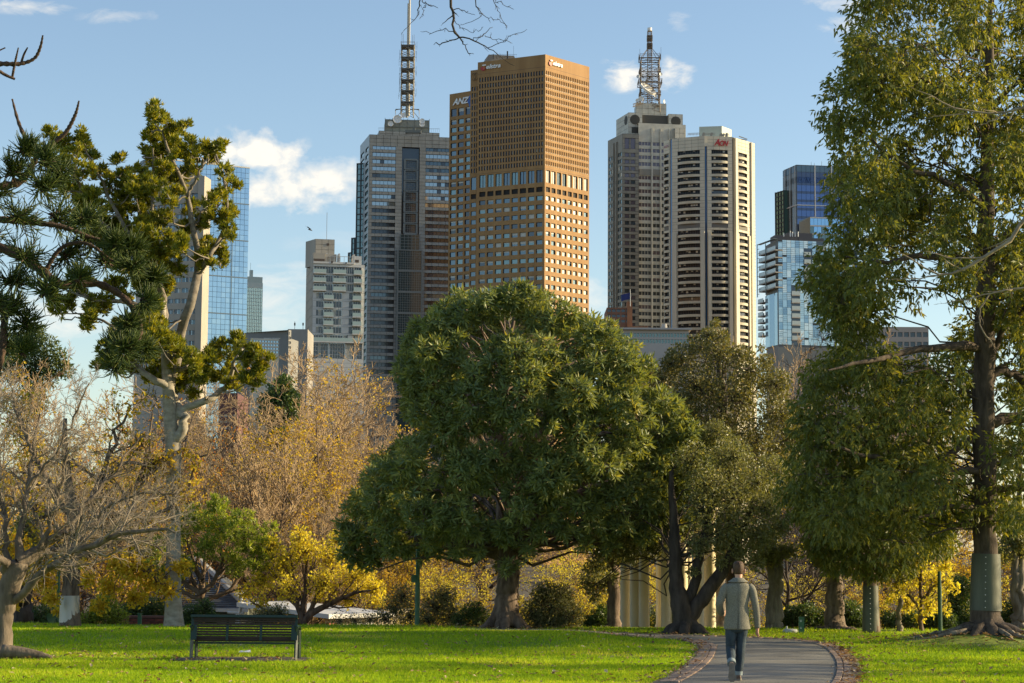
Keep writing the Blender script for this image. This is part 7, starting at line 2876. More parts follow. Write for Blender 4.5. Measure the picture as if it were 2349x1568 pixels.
def inside(poly, x, y):
    c = False
    n = len(poly)
    for i in range(n):
        (x0, y0), (x1, y1) = poly[i], poly[i - 1]
        if (y0 > y) != (y1 > y) and x < (x1 - x0) * (y - y0) / (y1 - y0) + x0:
            c = not c
    return c


def guard(T, tr_o, px, y0, y1, w0, w1, D, m, seam=False):
    mb = MB()
    a, b = at(px[0], y0, D), at(px[1], y1, D)
    r0, r1 = w0 / 2 * D / F_PX, w1 / 2 * D / F_PX
    P = [a.lerp(b, t) for t in (0, 0.33, 0.66, 1)]
    mb.tube(P, np.linspace(r0, r1, 4), 28, cap=False)
    inner = MB()
    mb.tube(P, np.linspace(r0, r1, 4) - 0.012, 28, cap=False)
    if seam:
        for t in np.linspace(0.06, 0.94, 9):
            p = a.lerp(b, t)
            r = r0 + (r1 - r0) * t
            mb.box((p.x - r * 0.25, p.y - r * 0.97, p.z), (0.02, 0.02, 0.02), 1)
    mb.build('trunk_guard', [m, M_DISH], tr_o, rel=T.base, smooth=True)


def right_tree():
    rng = np.random.default_rng(23)
    D = 45.5
    base = foot(2262, 1451, D)
    T = Tree('evergreen_tree', 'tall olive leaved tree with a long grey green trunk guard at the right edge', base)
    mb = MB()
    tr = px_line([(2264, 1458, 48), (2262, 1430, 38), (2260, 1395, 33), (2260, 1330, 29), (2260, 1200, 26), (2258, 1050, 26), (2256, 900, 25), (2260, 700, 23), (2262, 500, 19), (2265, 300, 14), (2270, 100, 9), (2273, 0, 6), (2276, -130, 2)], D)
    mb.tube(*curve(*tr, 44, 0.015, rng), 16)
    flare(tr[0], tr[1], rng, mb, 11, 1.7, 0.32)
    arms = [[(2255, 800, 12), (2200, 795, 11), (2130, 800, 9), (2060, 812, 7), (1980, 830, 5), (1900, 850, 2)],
            [(2262, 870, 12), (2310, 850, 11), (2360, 880, 9), (2440, 900, 5)], [(2262, 965, 14), (2320, 962, 14), (2390, 950, 10), (2480, 960, 5)],
            [(2256, 1000, 10), (2200, 1020, 9), (2120, 1090, 7), (2060, 1140, 4), (1990, 1180, 2)], [(2258, 850, 8), (2300, 760, 7), (2360, 700, 5), (2430, 640, 3)],
            [(2260, 640, 10), (2200, 600, 9), (2120, 590, 7), (2020, 600, 4), (1940, 590, 2)], [(2262, 480, 9), (2180, 420, 7), (2080, 380, 5), (1970, 300, 2)],
            [(2262, 580, 9), (2340, 520, 8), (2420, 500, 5), (2520, 480, 3)], [(2265, 330, 8), (2180, 230, 6), (2080, 150, 4), (2000, 60, 2)], [(2268, 250, 7), (2350, 170, 6), (2440, 100, 3)],
            [(2255, 1080, 9), (2160, 1080, 8), (2020, 1060, 6), (1900, 1010, 3)], [(2262, 1130, 8), (2350, 1120, 7), (2450, 1130, 4)], [(2270, 100, 6), (2200, 0, 5), (2120, -80, 3)],
            [(2264, 1180, 7), (2200, 1160, 6), (2120, 1180, 4), (2040, 1230, 2)]]
    for k, pts in enumerate(arms):
        s = rng.uniform(-1.6, 0.8)
        L, r = curve(*px_line([(p[0], p[1], p[2], s * i * 0.5) for i, p in enumerate(pts)], D), 14, 0.03, rng)
        mb.tube(L, r, 8, cap=False)
    poly = [(2030, -110), (1985, 0), (1950, 110), (1955, 185), (1912, 195), (1902, 300), (1930, 380), (1915, 430), (1935, 520), (1905, 570), (1890, 640), (1915, 730), (1935, 790), (1900, 850), (1850, 890), (1835, 980), (1870, 1040), (1815, 1110), (1835, 1180), (1900, 1215),
            (2060, 1250), (2150, 1232), (2230, 1212), (2300, 1190), (2420, 1190), (2560, 1100), (2640, 900), (2640, 500), (2560, 200), (2440, -60), (2290, -150), (2140, -150)]
    gaps = [(2105, 770, 95, 0.93), (2040, 760, 60, 0.7), (2330, 800, 55, 0.85), (2200, 680, 45, 0.7), (2210, 900, 45, 0.6), (2330, 1010, 40, 0.6), (2160, 900, 40, 0.5), (2300, 620, 40, 0.6)]
    bl = []
    tries = 0
    while len(bl) < 400 and tries < 6000:
        tries += 1
        x, y = rng.uniform(1800, 2660), rng.uniform(-340, 1250)
        if not inside(poly, x, y):
            continue
        if x > 2400 and rng.random() < 0.45 or y < -60 and rng.random() < 0.4:
            continue
        if any(math.hypot(x - gx, y - gy) < gr and rng.random() < p for gx, gy, gr, p in gaps):
            continue
        e = 1 - ((x - 2265) / 430) ** 2
        k = 3.5 * math.sqrt(max(0.02, e)) * rng.uniform(-1, 1)
        if abs(x - 2260) < 60 and 560 < y < 1130 and k < 0.6:
            if rng.random() < 0.82:
                k = abs(k) + 1.0
        bl.append((x, y, rng.uniform(30, 62), k))
    # firm up the outline
    for i in range(len(poly) - 13):
        (x0, y0), (x1, y1) = poly[i], poly[i + 1]
        for t in (0.0, 0.35, 0.7):
            x, y = x0 + (x1 - x0) * t, y0 + (y1 - y0) * t
            bl.append((x + (12 if x < 2250 else 0) + rng.uniform(-8, 14), y + rng.uniform(-12, 12), rng.uniform(20, 38), rng.uniform(-1.2, 1.2)))
    B = px_blobs(bl, D)
    limbs_to(rng, mb, tr, B[rng.random(len(B)) < 0.3], 0.005, 0.25, 9, 4, 0.08, t0=0.34, rise=0.25, rmax=0.024)
    P, d = blob_points(rng, B, 25000, 0.4, 0.25)
    twigs_into(rng, mb, B, P, 0.12, 0.009)
    lv = Leaves()
    droop_leaves(lv, rng, P, d, 6, 0.16, 0.052, 0.45)
    tro = T.part(mb, 'trunk', bark('dark_grey_brown_bark', (0.14, 0.105, 0.08), (0.05, 0.036, 0.028), 8))
    T.leaves(lv, LF_RIGHT)
    guard(T, tro, (2262, 2261), 1271, 1401, 64, 72, D, mat('grey_green_guard', (0.12, 0.13, 0.095), 0.55, color2=(0.07, 0.08, 0.06), scale=1.2, stretch=(3, 3, 0.5), bump=0.15), seam=True)
    # torn earth and roots at the foot
    rm = MB()
    for k in range(12):
        a = rng.uniform(0, 6.28)
        r0 = rng.uniform(0.4, 0.8)
        pts = []
        for t in np.linspace(0, 1, 7):
            rr = r0 + t * rng.uniform(0.9, 1.7)
            x, y = base[0] + math.cos(a + 0.5 * t * math.sin(k)) * rr, base[1] + math.sin(a + 0.5 * t * math.sin(k)) * rr
            pts.append((x, y, float(gz(x, y)) + 0.05 * (1 - t) + rng.uniform(-0.02, 0.04)))
        rm.tube(np.array(pts), np.linspace(0.07, 0.02, 7), 6)
    T.part(rm, 'root', BK_GREY, kind='stuff')

    # second guarded tree, further back
    D = 51.9
    T2 = Tree('evergreen_tree', 'short wide tree with a flared grey green trunk guard, beneath the tall tree', foot(1998, 1450, D))
    mb = MB()
    tr = px_line([(2000, 1455, 20), (1999, 1400, 18), (1997, 1340, 17), (1993, 1300, 12), (1985, 1230, 8), (1990, 1140, 4)], D)
    mb.tube(*curve(*tr, 16), 12)
    for pts in ([(1997, 1340, 9), (2020, 1315, 8), (2050, 1270, 6), (2090, 1220, 3)], [(1994, 1340, 9), (1975, 1310, 7), (1930, 1260, 5), (1890, 1200, 2)]):
        mb.tube(*curve(*px_line(pts, D), 10, 0.02, rng), 7, cap=False)
    bl = [(1900, 1225, 50), (1935, 1265, 42), (1975, 1285, 34), (2030, 1270, 48), (2095, 1245, 46), (1875, 1170, 40), (1950, 1195, 55), (2050, 1185, 58), (2140, 1200, 42), (1990, 1120, 58), (1915, 1290, 26), (2010, 1300, 24), (2070, 1300, 22), (1880, 1255, 26), (2160, 1240, 28), (1950, 1130, 44), (2100, 1150, 46)]
    B = px_blobs(bl, D, (1998, 1200, 200, 180, 1.7))
    limbs_to(rng, mb, tr, B, 0.008, 0.4, 7, 4, t0=0.5)
    P, d = blob_points(rng, B, 4200, 0.3, 0.4)
    twigs_into(rng, mb, B, P, 0.15, 0.008)
    lv = Leaves()
    droop_leaves(lv, rng, P, d, 6, 0.15, 0.046, 0.4)
    tro2 = T2.part(mb, 'trunk', BK_BROWN)
    T2.leaves(lv, LF_RIGHT)
    guard(T2, tro2, (1997, 1998.5), 1344, 1449, 35, 40, D, mat('grey_green_guard', (0.085, 0.10, 0.075), 0.55), seam=True)


right_tree()


# ---- dark oak with a forked trunk over the temple, and the brownish oak behind it
def oaks():
    rng = np.random.default_rng(24)
    D = 50.4
    T = Tree('oak_tree', 'dark small leaved oak with a forked black trunk in front of the temple columns', foot(1571, 1451, D))
    mb = MB()
    tr = px_line([(1572, 1454, 34), (1570, 1425, 26), (1562, 1385, 24), (1552, 1340, 17), (1548, 1270, 14), (1545, 1180, 10), (1540, 1080, 5)], D)
    mb.tube(*curve(*tr, 22, 0.01, rng), 12)
    flare(tr[0], tr[1], rng, mb, 8, 1.4, 0.4)
    l2 = px_line([(1578, 1420, 20), (1600, 1390, 18), (1640, 1335, 16), (1675, 1280, 13), (1700, 1220, 9), (1730, 1150, 5)], D)
    mb.tube(*curve(*l2, 16, 0.02, rng), 10)
    mb.tube(*curve(*px_line([(1572, 1400, 14), (1592, 1340, 12), (1606, 1270, 10), (1625, 1190, 7), (1650, 1100, 3)], D), 14, 0.03, rng), 9)
    bl = [(1500, 1230, 44), (1440, 1225, 52), (1395, 1255, 42), (1368, 1305, 32), (1440, 1272, 30), (1492, 1262, 28), (1425, 1170, 52), (1490, 1175, 52), (1560, 1215, 34), (1545, 1130, 50), (1612, 1170, 50), (1600, 1250, 30), (1650, 1235, 36), (1690, 1205, 46), (1700, 1270, 30),
          (1745, 1235, 38), (1680, 1140, 52), (1755, 1170, 40), (1350, 1340, 24), (1385, 1340, 22), (1365, 1372, 16), (1408, 1325, 16), (1620, 1110, 50), (1735, 1110, 42), (1590, 1060, 50), (1680, 1050, 52), (1520, 1090, 42), (1770, 1080, 42), (1640, 1000, 40), (1655, 1290, 20), (1735, 1290, 22), (1790, 1210, 26), (1590, 1310, 16)]
    bl = [(x, y, r, 4.3 if x < 1570 else 1.2) for x, y, r in bl]
    B = px_blobs(bl, D, (1570, 1200, 260, 200, 1.9))
    limbs_to(rng, mb, tr, B[rng.random(len(B)) < 0.6], 0.006, 0.3, 7, 4, t0=0.6, rise=0.55, rmax=0.025)
    P, d = blob_points(rng, B, 40000, 0.45, 0.25)
    twigs_into(rng, mb, B, P, 0.06, 0.007)
    lv = Leaves()
    scatter(lv, rng, P, 0.085, 0.042, 0.25, d, 0.3, 0.2, 0.42, 0.3)
    T.part(mb, 'trunk', BK_DARK)
    T.leaves(lv, LF_OAK)

    D = 57.5
    T = Tree('oak_tree', 'brownish olive oak whose pointed crown stands before the pale octagonal tower', foot(1690, 1440, D))
    mb = MB()
    tr = px_line([(1690, 1490, 22), (1688, 1350, 20), (1680, 1200, 18), (1670, 1050, 13), (1655, 900, 8), (1643, 760, 2)], D)
    mb.tube(*curve(*tr, 22, 0.03, rng), 10)
    bl = [(1640, 742, 13), (1628, 768, 20), (1655, 775, 20), (1600, 795, 30), (1650, 815, 42), (1560, 825, 38), (1520, 868, 36), (1700, 810, 22), (1720, 850, 46), (1780, 882, 40), (1600, 890, 62), (1690, 915, 68), (1790, 955, 50), (1825, 1000, 34), (1560, 950, 55), (1630, 1000, 68), (1725, 1025, 68),
          (1800, 1060, 46), (1660, 1100, 68), (1755, 1130, 56), (1590, 1060, 60), (1820, 1130, 34), (1505, 905, 30), (1490, 860, 26), (1465, 905, 28), (1540, 835, 26), (1760, 830, 18), (1745, 800, 10)]
    B = px_blobs(bl, D, (1670, 980, 210, 290, 2.4))
    limbs_to(rng, mb, tr, B, 0.007, 0.3, 7, 4, t0=0.35, rmax=0.03)
    P, d = blob_points(rng, B, 38000, 0.4, 0.3)
    twigs_into(rng, mb, B, P, 0.06, 0.008)
    lv = Leaves()
    scatter(lv, rng, P, 0.10, 0.05, 0.1, d, 0.4, 0.2, 0.5, 0.32)
    T.part(mb, 'trunk', BK_DARK)
    T.leaves(lv, LF_BROWNOAK)


oaks()


# ---- araucaria with rope like foliage at the left edge, nearer the camera
def araucaria():
    rng = np.random.default_rng(25)
    D = 33.0
    x0 = at(-150, 1400, D)
    T = Tree('araucaria_tree', 'dark rope-leaved conifer reaching in from the left edge with bare curved shoots', (x0.x, x0.y, float(gz(x0.x, x0.y))))
    mb = MB()
    tr = px_line([(-150, 1560, 60), (-150, 1200, 52), (-150, 800, 42), (-150, 400, 30), (-148, 0, 18), (-146, -300, 5)], D)
    mb.tube(*curve(*tr, 24), 12)
    arms = [[(-150, 560, 18), (-60, 560, 14), (20, 575, 12), (80, 610, 11), (130, 650, 11), (160, 655, 10), (215, 650, 9), (262, 668, 8), (300, 700, 8), (320, 742, 7), (318, 780, 6), (300, 810, 5), (262, 832, 3)],
            [(-150, 640, 14), (-60, 650, 12), (-5, 680, 10), (8, 720, 9), (8, 780, 8), (0, 840, 6), (-20, 880, 4)],
            [(-150, 420, 14), (-40, 430, 11), (40, 420, 9), (70, 385, 8), (84, 352, 7), (62, 325, 5), (42, 280, 4), (28, 228, 2)],
            [(84, 352, 6), (118, 330, 5), (150, 305, 5), (172, 265, 4), (181, 232, 2)],
            [(-150, 180, 10), (-60, 152, 7), (0, 147, 6), (45, 147, 5), (78, 135, 4), (92, 110, 3.5), (98, 82, 2)],
            [(28, 178, 3), (34, 146, 3), (42, 110, 1.5)], [(48, 146, 3), (55, 125, 2.5), (63, 110, 1.5)], [(-20, 150, 4), (8, 170, 4), (34, 182, 3)],
            [(-10, 120, 2), (12, 110, 1.5)], [(-150, 480, 12), (-30, 500, 9), (60, 510, 7), (140, 520, 6), (210, 545, 4), (270, 560, 2)],
            [(100, 630, 6), (140, 570, 5), (200, 560, 4), (260, 600, 3), (310, 610, 2)]]
    for pts in arms:
        L, r = curve(*px_line([(p[0], p[1], p[2], 0.12 * math.sin(i + pts[0][1])) for i, p in enumerate(pts)], D), 40)
        r = r * (1 + 0.16 * np.where(np.arange(40) % 2, 1, -1))
        mb.tube(L, r, 8, cap=False)
    bl = [(55, 345, 24), (100, 370, 30), (135, 395, 28), (30, 400, 44), (95, 430, 46), (40, 500, 55), (130, 500, 48), (205, 545, 40), (190, 500, 30), (60, 590, 58), (150, 590, 50), (245, 600, 42), (300, 610, 30), (30, 650, 46), (105, 672, 40), (20, 715, 40), (60, 745, 34),
          (12, 790, 32), (55, 810, 24), (330, 690, 20), (292, 740, 24), (285, 800, 36), (328, 800, 22), (250, 790, 22), (262, 838, 24), (-30, 450, 60), (-40, 560, 70), (-40, 700, 60), (260, 560, 24), (300, 570, 20), (180, 640, 24), (350, 640, 16)]
    B = px_blobs([(x, y, r, rng.uniform(-0.9, 0.7)) for x, y, r in bl], D)
    # curved branchlets in each mass, set with rope like shoots that turn upwards
    nb = 11
    k = np.repeat(np.arange(len(B)), nb)
    d = unit(rng.standard_normal((len(k), 3)) + np.array([0.45, 0, -0.05]))
    K = 7
    P1 = np.empty((len(k), K, 3))
    P1[:, 0] = B[k, :3] - d * B[k, 3:6] * 0.45
    dd = d.copy()
    for i in range(1, K):
        dd = unit(dd + 0.12 * rng.standard_normal(dd.shape) + UP * 0.04)
        P1[:, i] = P1[:, i - 1] + dd * (B[k, 3:4] * 1.35 / (K - 1))
    R1 = np.repeat(np.linspace(0.016, 0.007, K)[None], len(k), 0)
    add_level(mb, P1, R1, 5)
    P, _r = sprout(rng, P1, R1, 18, 0.0, 44, 4, 0.12, 0.13, 0.12, 0.6, length=0.32, lscale=0.35)
    n, K = len(P), 4
    Rr = np.repeat(np.array([[0.008, 0.0095, 0.008, 0.003]]), n, 0)
    V, Fq = tube_arrays(P, Rr, 3)
    fm = MB()
    fm.arr(V, Fq, 0, np.repeat(np.clip(0.45 + 0.22 * rng.standard_normal(n), 0, 1), K * 3))
    # needles: short spikes give the ropes a rough edge
    nn = 26000
    j = rng.integers(0, n, nn)
    ii = rng.integers(0, K - 1, nn)
    f = rng.random(nn)[:, None]
    p = P[j, ii] * (1 - f) + P[j, ii + 1] * f
    t = unit(P[j, ii + 1] - P[j, ii])
    A = unit(t * 0.9 + 0.8 * perp(t, rng))
    V, Ff = leaf_quads(p, A, perp(A, rng), np.full(nn, 0.03), np.full(nn, 0.009), 0.1)
    fm.arr(V, Ff, 0, np.repeat(np.clip(0.5 + 0.25 * rng.standard_normal(nn), 0, 1), 4))
    T.part(mb, 'trunk', bark('dark_brown_scaly_bark', (0.12, 0.075, 0.05), (0.045, 0.028, 0.02), 14, (1, 1, 1), 0.9))
    T.part(fm, 'crown', LF_NEEDLE, rnd=True)


araucaria()


# ---- bare spreading tree at the left edge
def left_bare():
    rng = np.random.default_rng(26)
    D = 37.8
    base = foot(6, 1503, D)
    T = Tree('bare_tree', 'bare grey tree with long sweeping limbs rising from the lawn at the left edge', base)
    mb = MB()
    tr = px_line([(-2, 1512, 34), (6, 1470, 23), (8, 1430, 21), (12, 1390, 23), (26, 1335, 25), (42, 1290, 24)], D)
    mb.tube(*curve(*tr, 20, 0.008, rng), 12)
    flare(tr[0], tr[1], rng, mb, 7, 1.9, 0.3)
    mb.tube(*curve(*px_line([(5, 1495, 16), (40, 1497, 14), (85, 1503, 10), (120, 1508, 3)], D - 0.6), 10), 8)
    arms = [[(18, 1385, 14), (70, 1340, 12), (130, 1292, 11), (180, 1262, 10), (250, 1236, 8), (330, 1214, 6), (400, 1222, 3)], [(42, 1290, 18), (90, 1255, 14), (150, 1226, 11), (200, 1205, 9), (270, 1180, 6), (350, 1186, 3)],
            [(40, 1300, 14), (100, 1268, 12), (150, 1262, 9), (220, 1230, 7), (300, 1170, 5), (380, 1120, 2.5)], [(45, 1285, 15), (55, 1200, 9), (62, 1120, 7), (75, 1040, 5), (92, 950, 3)], [(150, 1226, 8), (200, 1150, 6), (262, 1080, 4), (330, 1000, 2)],
            [(26, 1330, 16), (0, 1285, 13), (-40, 1240, 11), (-90, 1180, 8), (-140, 1100, 4)], [(62, 1120, 6), (120, 1050, 4), (170, 960, 3), (205, 880, 1.5)], [(75, 1040, 5), (42, 960, 4), (22, 880, 2)], [(20, 1300, 10), (10, 1200, 8), (0, 1100, 5), (-10, 1000, 2.5)],
            [(90, 1255, 8), (120, 1180, 6), (140, 1100, 5), (160, 1030, 2.5)], [(200, 1205, 5), (270, 1150, 4), (340, 1130, 2.5), (410, 1140, 1.5)], [(250, 1236, 5), (320, 1240, 4), (380, 1270, 2)], [(-40, 1240, 8), (-30, 1120, 6), (-20, 1000, 4), (0, 900, 2)]]
    P1, R1 = [], []
    for pts in arms:
        s = rng.uniform(-0.9, 0.9)
        L, r = curve(*px_line([(p[0], p[1], p[2] * 0.78, s * i * 0.35) for i, p in enumerate(pts)], D), 16, 0.03, rng)
        mb.tube(L, r, 8, cap=False)
        P1.append(L)
        R1.append(r)
    P1, R1 = np.array(P1), np.array(R1)
    P2, R2 = sprout(rng, P1, R1, 18, 0.34, 48, 6, 0.2, 0.05, 0.18, 0.45, rmin=0.006)
    tw = MB()
    add_level(tw, P2, R2, 5)
    P3, R3 = sprout(rng, P2, R2, 9, 0.5, 45, 5, 0.15, 0.06, 0.18, 0.55, rmin=0.0045)
    add_level(tw, P3, R3, 4)
    P4, R4 = sprout(rng, P3, R3, 6, 0.65, 42, 3, 0.15, 0.05, 0.2, 0.6, rmin=0.0032)
    tri_twigs(tw, P4, R4)
    T.part(mb, 'trunk', bark('grey_brown_bark', (0.22, 0.175, 0.13), (0.10, 0.078, 0.058), 8))
    T.part(tw, 'crown', BK_WEED)


left_bare()


# ---- branches hanging into the picture from trees outside it
def overhang(name, label, lines, D, m, tw=(6, 0.3), seed=1, rs=1.0):
    rng = np.random.default_rng(seed)
    mb = MB()
    P1, R1 = [], []
    for pts in lines:
        L, r = curve(*px_line([(p[0], p[1], p[2] * rs) for p in pts], D + rng.uniform(-0.2, 0.2) * 0), 12, 0.006, rng)
        mb.tube(L, r, 7, cap=False)
        P1.append(L)
        R1.append(r)
    P1, R1 = np.array(P1), np.array(R1)
    P2, R2 = sprout(rng, P1, R1, tw[0], tw[1], 45, 5, 0.2, 0.0, 0.16, 0.55, rmin=0.0022)
    add_level(mb, P2, R2, 5)
    P3, R3 = sprout(rng, P2, R2, 3, 0.4, 50, 4, 0.3, 0.0, 0.2, 0.7, rmin=0.0018)
    tri_twigs(mb, P3, R3)
    o = mb.build(name, m, smooth=True)
    tag(o, label, 'branch')


tx = lambda x, y, r: (611.7 + x * 0.3385, y * 0.3385, r)
overhang('overhanging_branch', 'dark bare twigs hanging into the sky above the city towers', [[tx(*p) for p in l] for l in (
    [(1240, -400, 5), (1243, -30, 3.4), (1250, 60, 3.2), (1266, 110, 3), (1262, 180, 2.8), (1282, 225, 2.6), (1305, 255, 2.6)],
    [(1305, 255, 1.9), (1380, 265, 1.7), (1440, 290, 1.5), (1500, 325, 1.2), (1560, 360, 0.9), (1650, 435, 0.5)],
    [(1305, 255, 1.6), (1250, 275, 1.4), (1190, 297, 1.3), (1145, 292, 1.0)],
    [(1305, 255, 1.6), (1330, 290, 1.3), (1360, 345, 1.1), (1385, 365, 0.9)],
    [(1400, 272, 1.0), (1440, 250, 0.9), (1480, 240, 0.9), (1520, 190, 0.6)],
    [(1500, 325, 0.9), (1600, 285, 0.8), (1660, 240, 0.7), (1745, 215, 0.4)],
    [(1275, 215, 1.1), (1200, 200, 0.9), (1130, 220, 0.7), (1065, 217, 0.4)],
    [(1256, 70, 1.2), (1310, 65, 1.0), (1350, 85, 0.6), (1400, 98, 0.4)],
    [(1405, -120, 1.6), (1412, 0, 1.3), (1430, 60, 1.1), (1450, 108, 0.8), (1350, 160, 0.4)],
    [(1440, 90, 0.9), (1500, 120, 0.7), (1560, 130, 0.6), (1620, 172, 0.4)],
    [(1520, -60, 1.1), (1545, 20, 0.9), (1570, 80, 0.6), (1612, 160, 0.4)],
    [(1530, -20, 0.9), (1590, 30, 0.6), (1665, 60, 0.4)],
    [(1050, -90, 1.7), (1045, 0, 1.5), (1036, 60, 1.3), (1030, 90, 1.0), (985, 150, 0.6), (935, 202, 0.4)],
    [(1045, -5, 1.3), (1075, 20, 1.1), (1110, 42, 0.9), (1150, 50, 0.7)],
    [(1080, 25, 1.0), (1058, 70, 0.8), (1042, 122, 0.6)],
    [(1480, 240, 0.8), (1540, 268, 0.6), (1650, 290, 0.4)],
    [(1262, 130, 0.9), (1310, 180, 0.7), (1380, 215, 0.6), (1450, 205, 0.4)])], 15.0, BK_DARK, (4, 0.16), 31)
c4 = lambda x, y, r: (1737 + x * 0.3511, 489 + y * 0.3511, r)
c5 = lambda x, y, r: (1774 + x * 0.3355, y * 0.3355, r)
overhang('overhanging_branch', 'pale bare branches reaching in from the right edge across the tall olive tree', [
    [c4(1900, -150, 7), c4(1742, 50, 5), c4(1640, 190, 4.6), c4(1500, 280, 4), c4(1340, 370, 3.4), c4(1200, 405, 2.6), c4(1050, 340, 1.8), c4(930, 260, 1)],
    [c4(1500, 285, 2.2), c4(1300, 300, 1.6), c4(1100, 250, 0.8)], [c4(1200, 405, 1.8), c4(1050, 425, 1.4), c4(880, 435, 0.8)],
    [c4(1850, 470, 3), c4(1742, 490, 2.6), c4(1600, 510, 2.2), c4(1450, 545, 1.6), c4(1230, 590, 0.8)],
    [c4(1520, 530, 1.8), c4(1450, 640, 1.7), c4(1462, 750, 1.5), c4(1540, 860, 1.0)],
    [c5(1850, 690, 4), c5(1714, 730, 3.4), c5(1600, 765, 3), c5(1420, 772, 2.6), c5(1200, 732, 2), c5(1080, 650, 1.4), c5(980, 620, 0.8)],
    [c5(1420, 772, 1.8), c5(1200, 790, 1.3), c5(1060, 810, 0.7)], [c5(1600, 765, 2), c5(1480, 830, 1.4), c5(1400, 860, 0.8)]], 19.0, bark('pale_twig_bark', (0.36, 0.29, 0.20), (0.22, 0.17, 0.12), 9), (5, 0.2), 32)

# ------------------------------------------------------------------ small trees by the lawn
def fan_tree(name, label, basep, D, stems, bl, leafm, barkm, nleaf, L, W, ros=False, seed=1, n_ros=8, twig=0.3, shell=0.4, extra=10, base=0.5, group=None):
    rng = np.random.default_rng(seed)
    T = Tree(name, label, foot(*basep, D), group)
    mb = MB()
    P1, R1 = [], []
    for pts in stems:
        s = rng.uniform(-0.5, 0.5)
        Lq, r = curve(*px_line([(p[0], p[1], p[2], s * i * 0.35) for i, p in enumerate(pts)], D), 12, 0.015, rng)
        mb.tube(Lq, r, 8, cap=False)
        P1.append(Lq)
        R1.append(r)
    P1, R1 = np.array(P1), np.array(R1)
    P2, R2 = sprout(rng, P1, R1, extra, 0.4, 38, 5, 0.3, 0.08, 0.12, 0.5, rmin=0.006)
    tw = MB()
    add_level(tw, P2, R2, 4)
    P3, R3 = sprout(rng, P2, R2, 5, 0.55, 40, 4, 0.2, 0.08, 0.15, 0.6, rmin=0.004)
    tri_twigs(tw, P3, R3)
    B = px_blobs([(b[0], b[1], b[2], rng.uniform(-0.7, 0.7)) for b in bl], D)
    P, d = blob_points(rng, B, int(nleaf * 0.9), shell, 0.3)
    twigs_into(rng, tw, B, P, twig, 0.006)
    lv = Leaves()
    if ros:
        rosettes(lv, rng, P, unit(d * 0.6 + UP * 0.7 + 0.4 * rng.standard_normal(d.shape)), n_ros, L, W, (15, 80), 0.1, 0.15, base, 0.25, 0.2)
    else:
        scatter(lv, rng, P, L, W, 0.35, d, 0.2, 0.15, base, 0.35)
    T.part(mb, 'trunk', barkm)
    T.part(tw, 'branches' if False else 'limb_twigs', barkm)
    T.leaves(lv, leafm)
    return T


fan_tree('autumn_tree', 'small fan shaped lemon yellow tree just right of the bench', (697, 1437), 60.0,
         [[(697, 1520, 12), (696, 1405, 9), (700, 1370, 6), (702, 1320, 4), (700, 1260, 2)], [(697, 1440, 10), (710, 1412, 8), (760, 1385, 6), (800, 1365, 4), (850, 1355, 2)], [(696, 1440, 9), (690, 1410, 6), (668, 1370, 5), (640, 1330, 3), (610, 1300, 1.5)],
          [(697, 1435, 8), (712, 1400, 6), (735, 1350, 4), (765, 1300, 2)], [(695, 1430, 6), (660, 1418, 4), (620, 1405, 3), (575, 1380, 1.5)], [(697, 1430, 7), (685, 1390, 4), (675, 1330, 3), (665, 1270, 1.5)]],
         [(600, 1332, 36), (562, 1362, 24), (648, 1292, 44), (700, 1262, 42), (760, 1282, 48), (818, 1330, 42), (858, 1352, 32), (740, 1340, 42), (660, 1350, 36), (800, 1376, 22), (870, 1382, 17), (600, 1382, 22), (690, 1232, 28), (840, 1310, 26), (625, 1250, 26), (770, 1240, 26)], LF_YELLOW, BK_BROWN, 6800, 0.085, 0.07, seed=41, shell=0.55)
fan_tree('small_green_tree', 'small bright green tree with a forked trunk behind the bench', (461, 1437), 60.5,
         [[(461, 1530, 11), (462, 1410, 8), (461, 1380, 8), (464, 1330, 6), (470, 1280, 4), (480, 1220, 2)], [(462, 1400, 7), (480, 1375, 6), (520, 1360, 5), (545, 1330, 4), (580, 1280, 2)], [(461, 1365, 6), (435, 1345, 5), (410, 1325, 4), (385, 1300, 2)],
          [(463, 1360, 6), (490, 1335, 5), (510, 1290, 3), (530, 1230, 1.5)], [(464, 1330, 5), (445, 1290, 4), (430, 1240, 2)], [(461, 1375, 5), (420, 1360, 4), (375, 1335, 3), (345, 1290, 1.5)]],
         [(350, 1262, 34), (400, 1232, 40), (450, 1190, 40), (510, 1202, 42), (560, 1232, 44), (600, 1252, 36), (418, 1298, 26), (370, 1312, 22), (542, 1292, 34), (482, 1250, 40), (592, 1290, 26), (500, 1160, 26), (410, 1190, 22), (560, 1190, 24), (620, 1215, 18), (340, 1300, 18)], LF_LIME, bark('brown_smooth_bark', (0.20, 0.14, 0.09), (0.12, 0.08, 0.05), 6, bump=0.2), 1500, 0.15, 0.042, True, 42, 8)
fan_tree('autumn_tree', 'small sparse golden tree with a thin trunk between the two guarded trunks', (2114, 1450), 53.5,
         [[(2114, 1460, 6), (2113, 1410, 5), (2112, 1350, 4), (2116, 1290, 3), (2118, 1230, 1.5)], [(2113, 1400, 4), (2090, 1370, 3), (2060, 1350, 1.5)], [(2113, 1380, 4), (2140, 1350, 3), (2175, 1330, 1.5)], [(2113, 1420, 3), (2140, 1405, 2), (2170, 1385, 1)]],
         [(2060, 1345, 28), (2100, 1320, 34), (2150, 1330, 34), (2185, 1345, 22), (2080, 1385, 26), (2130, 1390, 30), (2165, 1395, 20), (2045, 1375, 16), (2110, 1420, 16), (2120, 1280, 26), (2170, 1300, 20)], LF_YELLOW, BK_BROWN, 2000, 0.085, 0.07, seed=43, shell=0.6, extra=8)


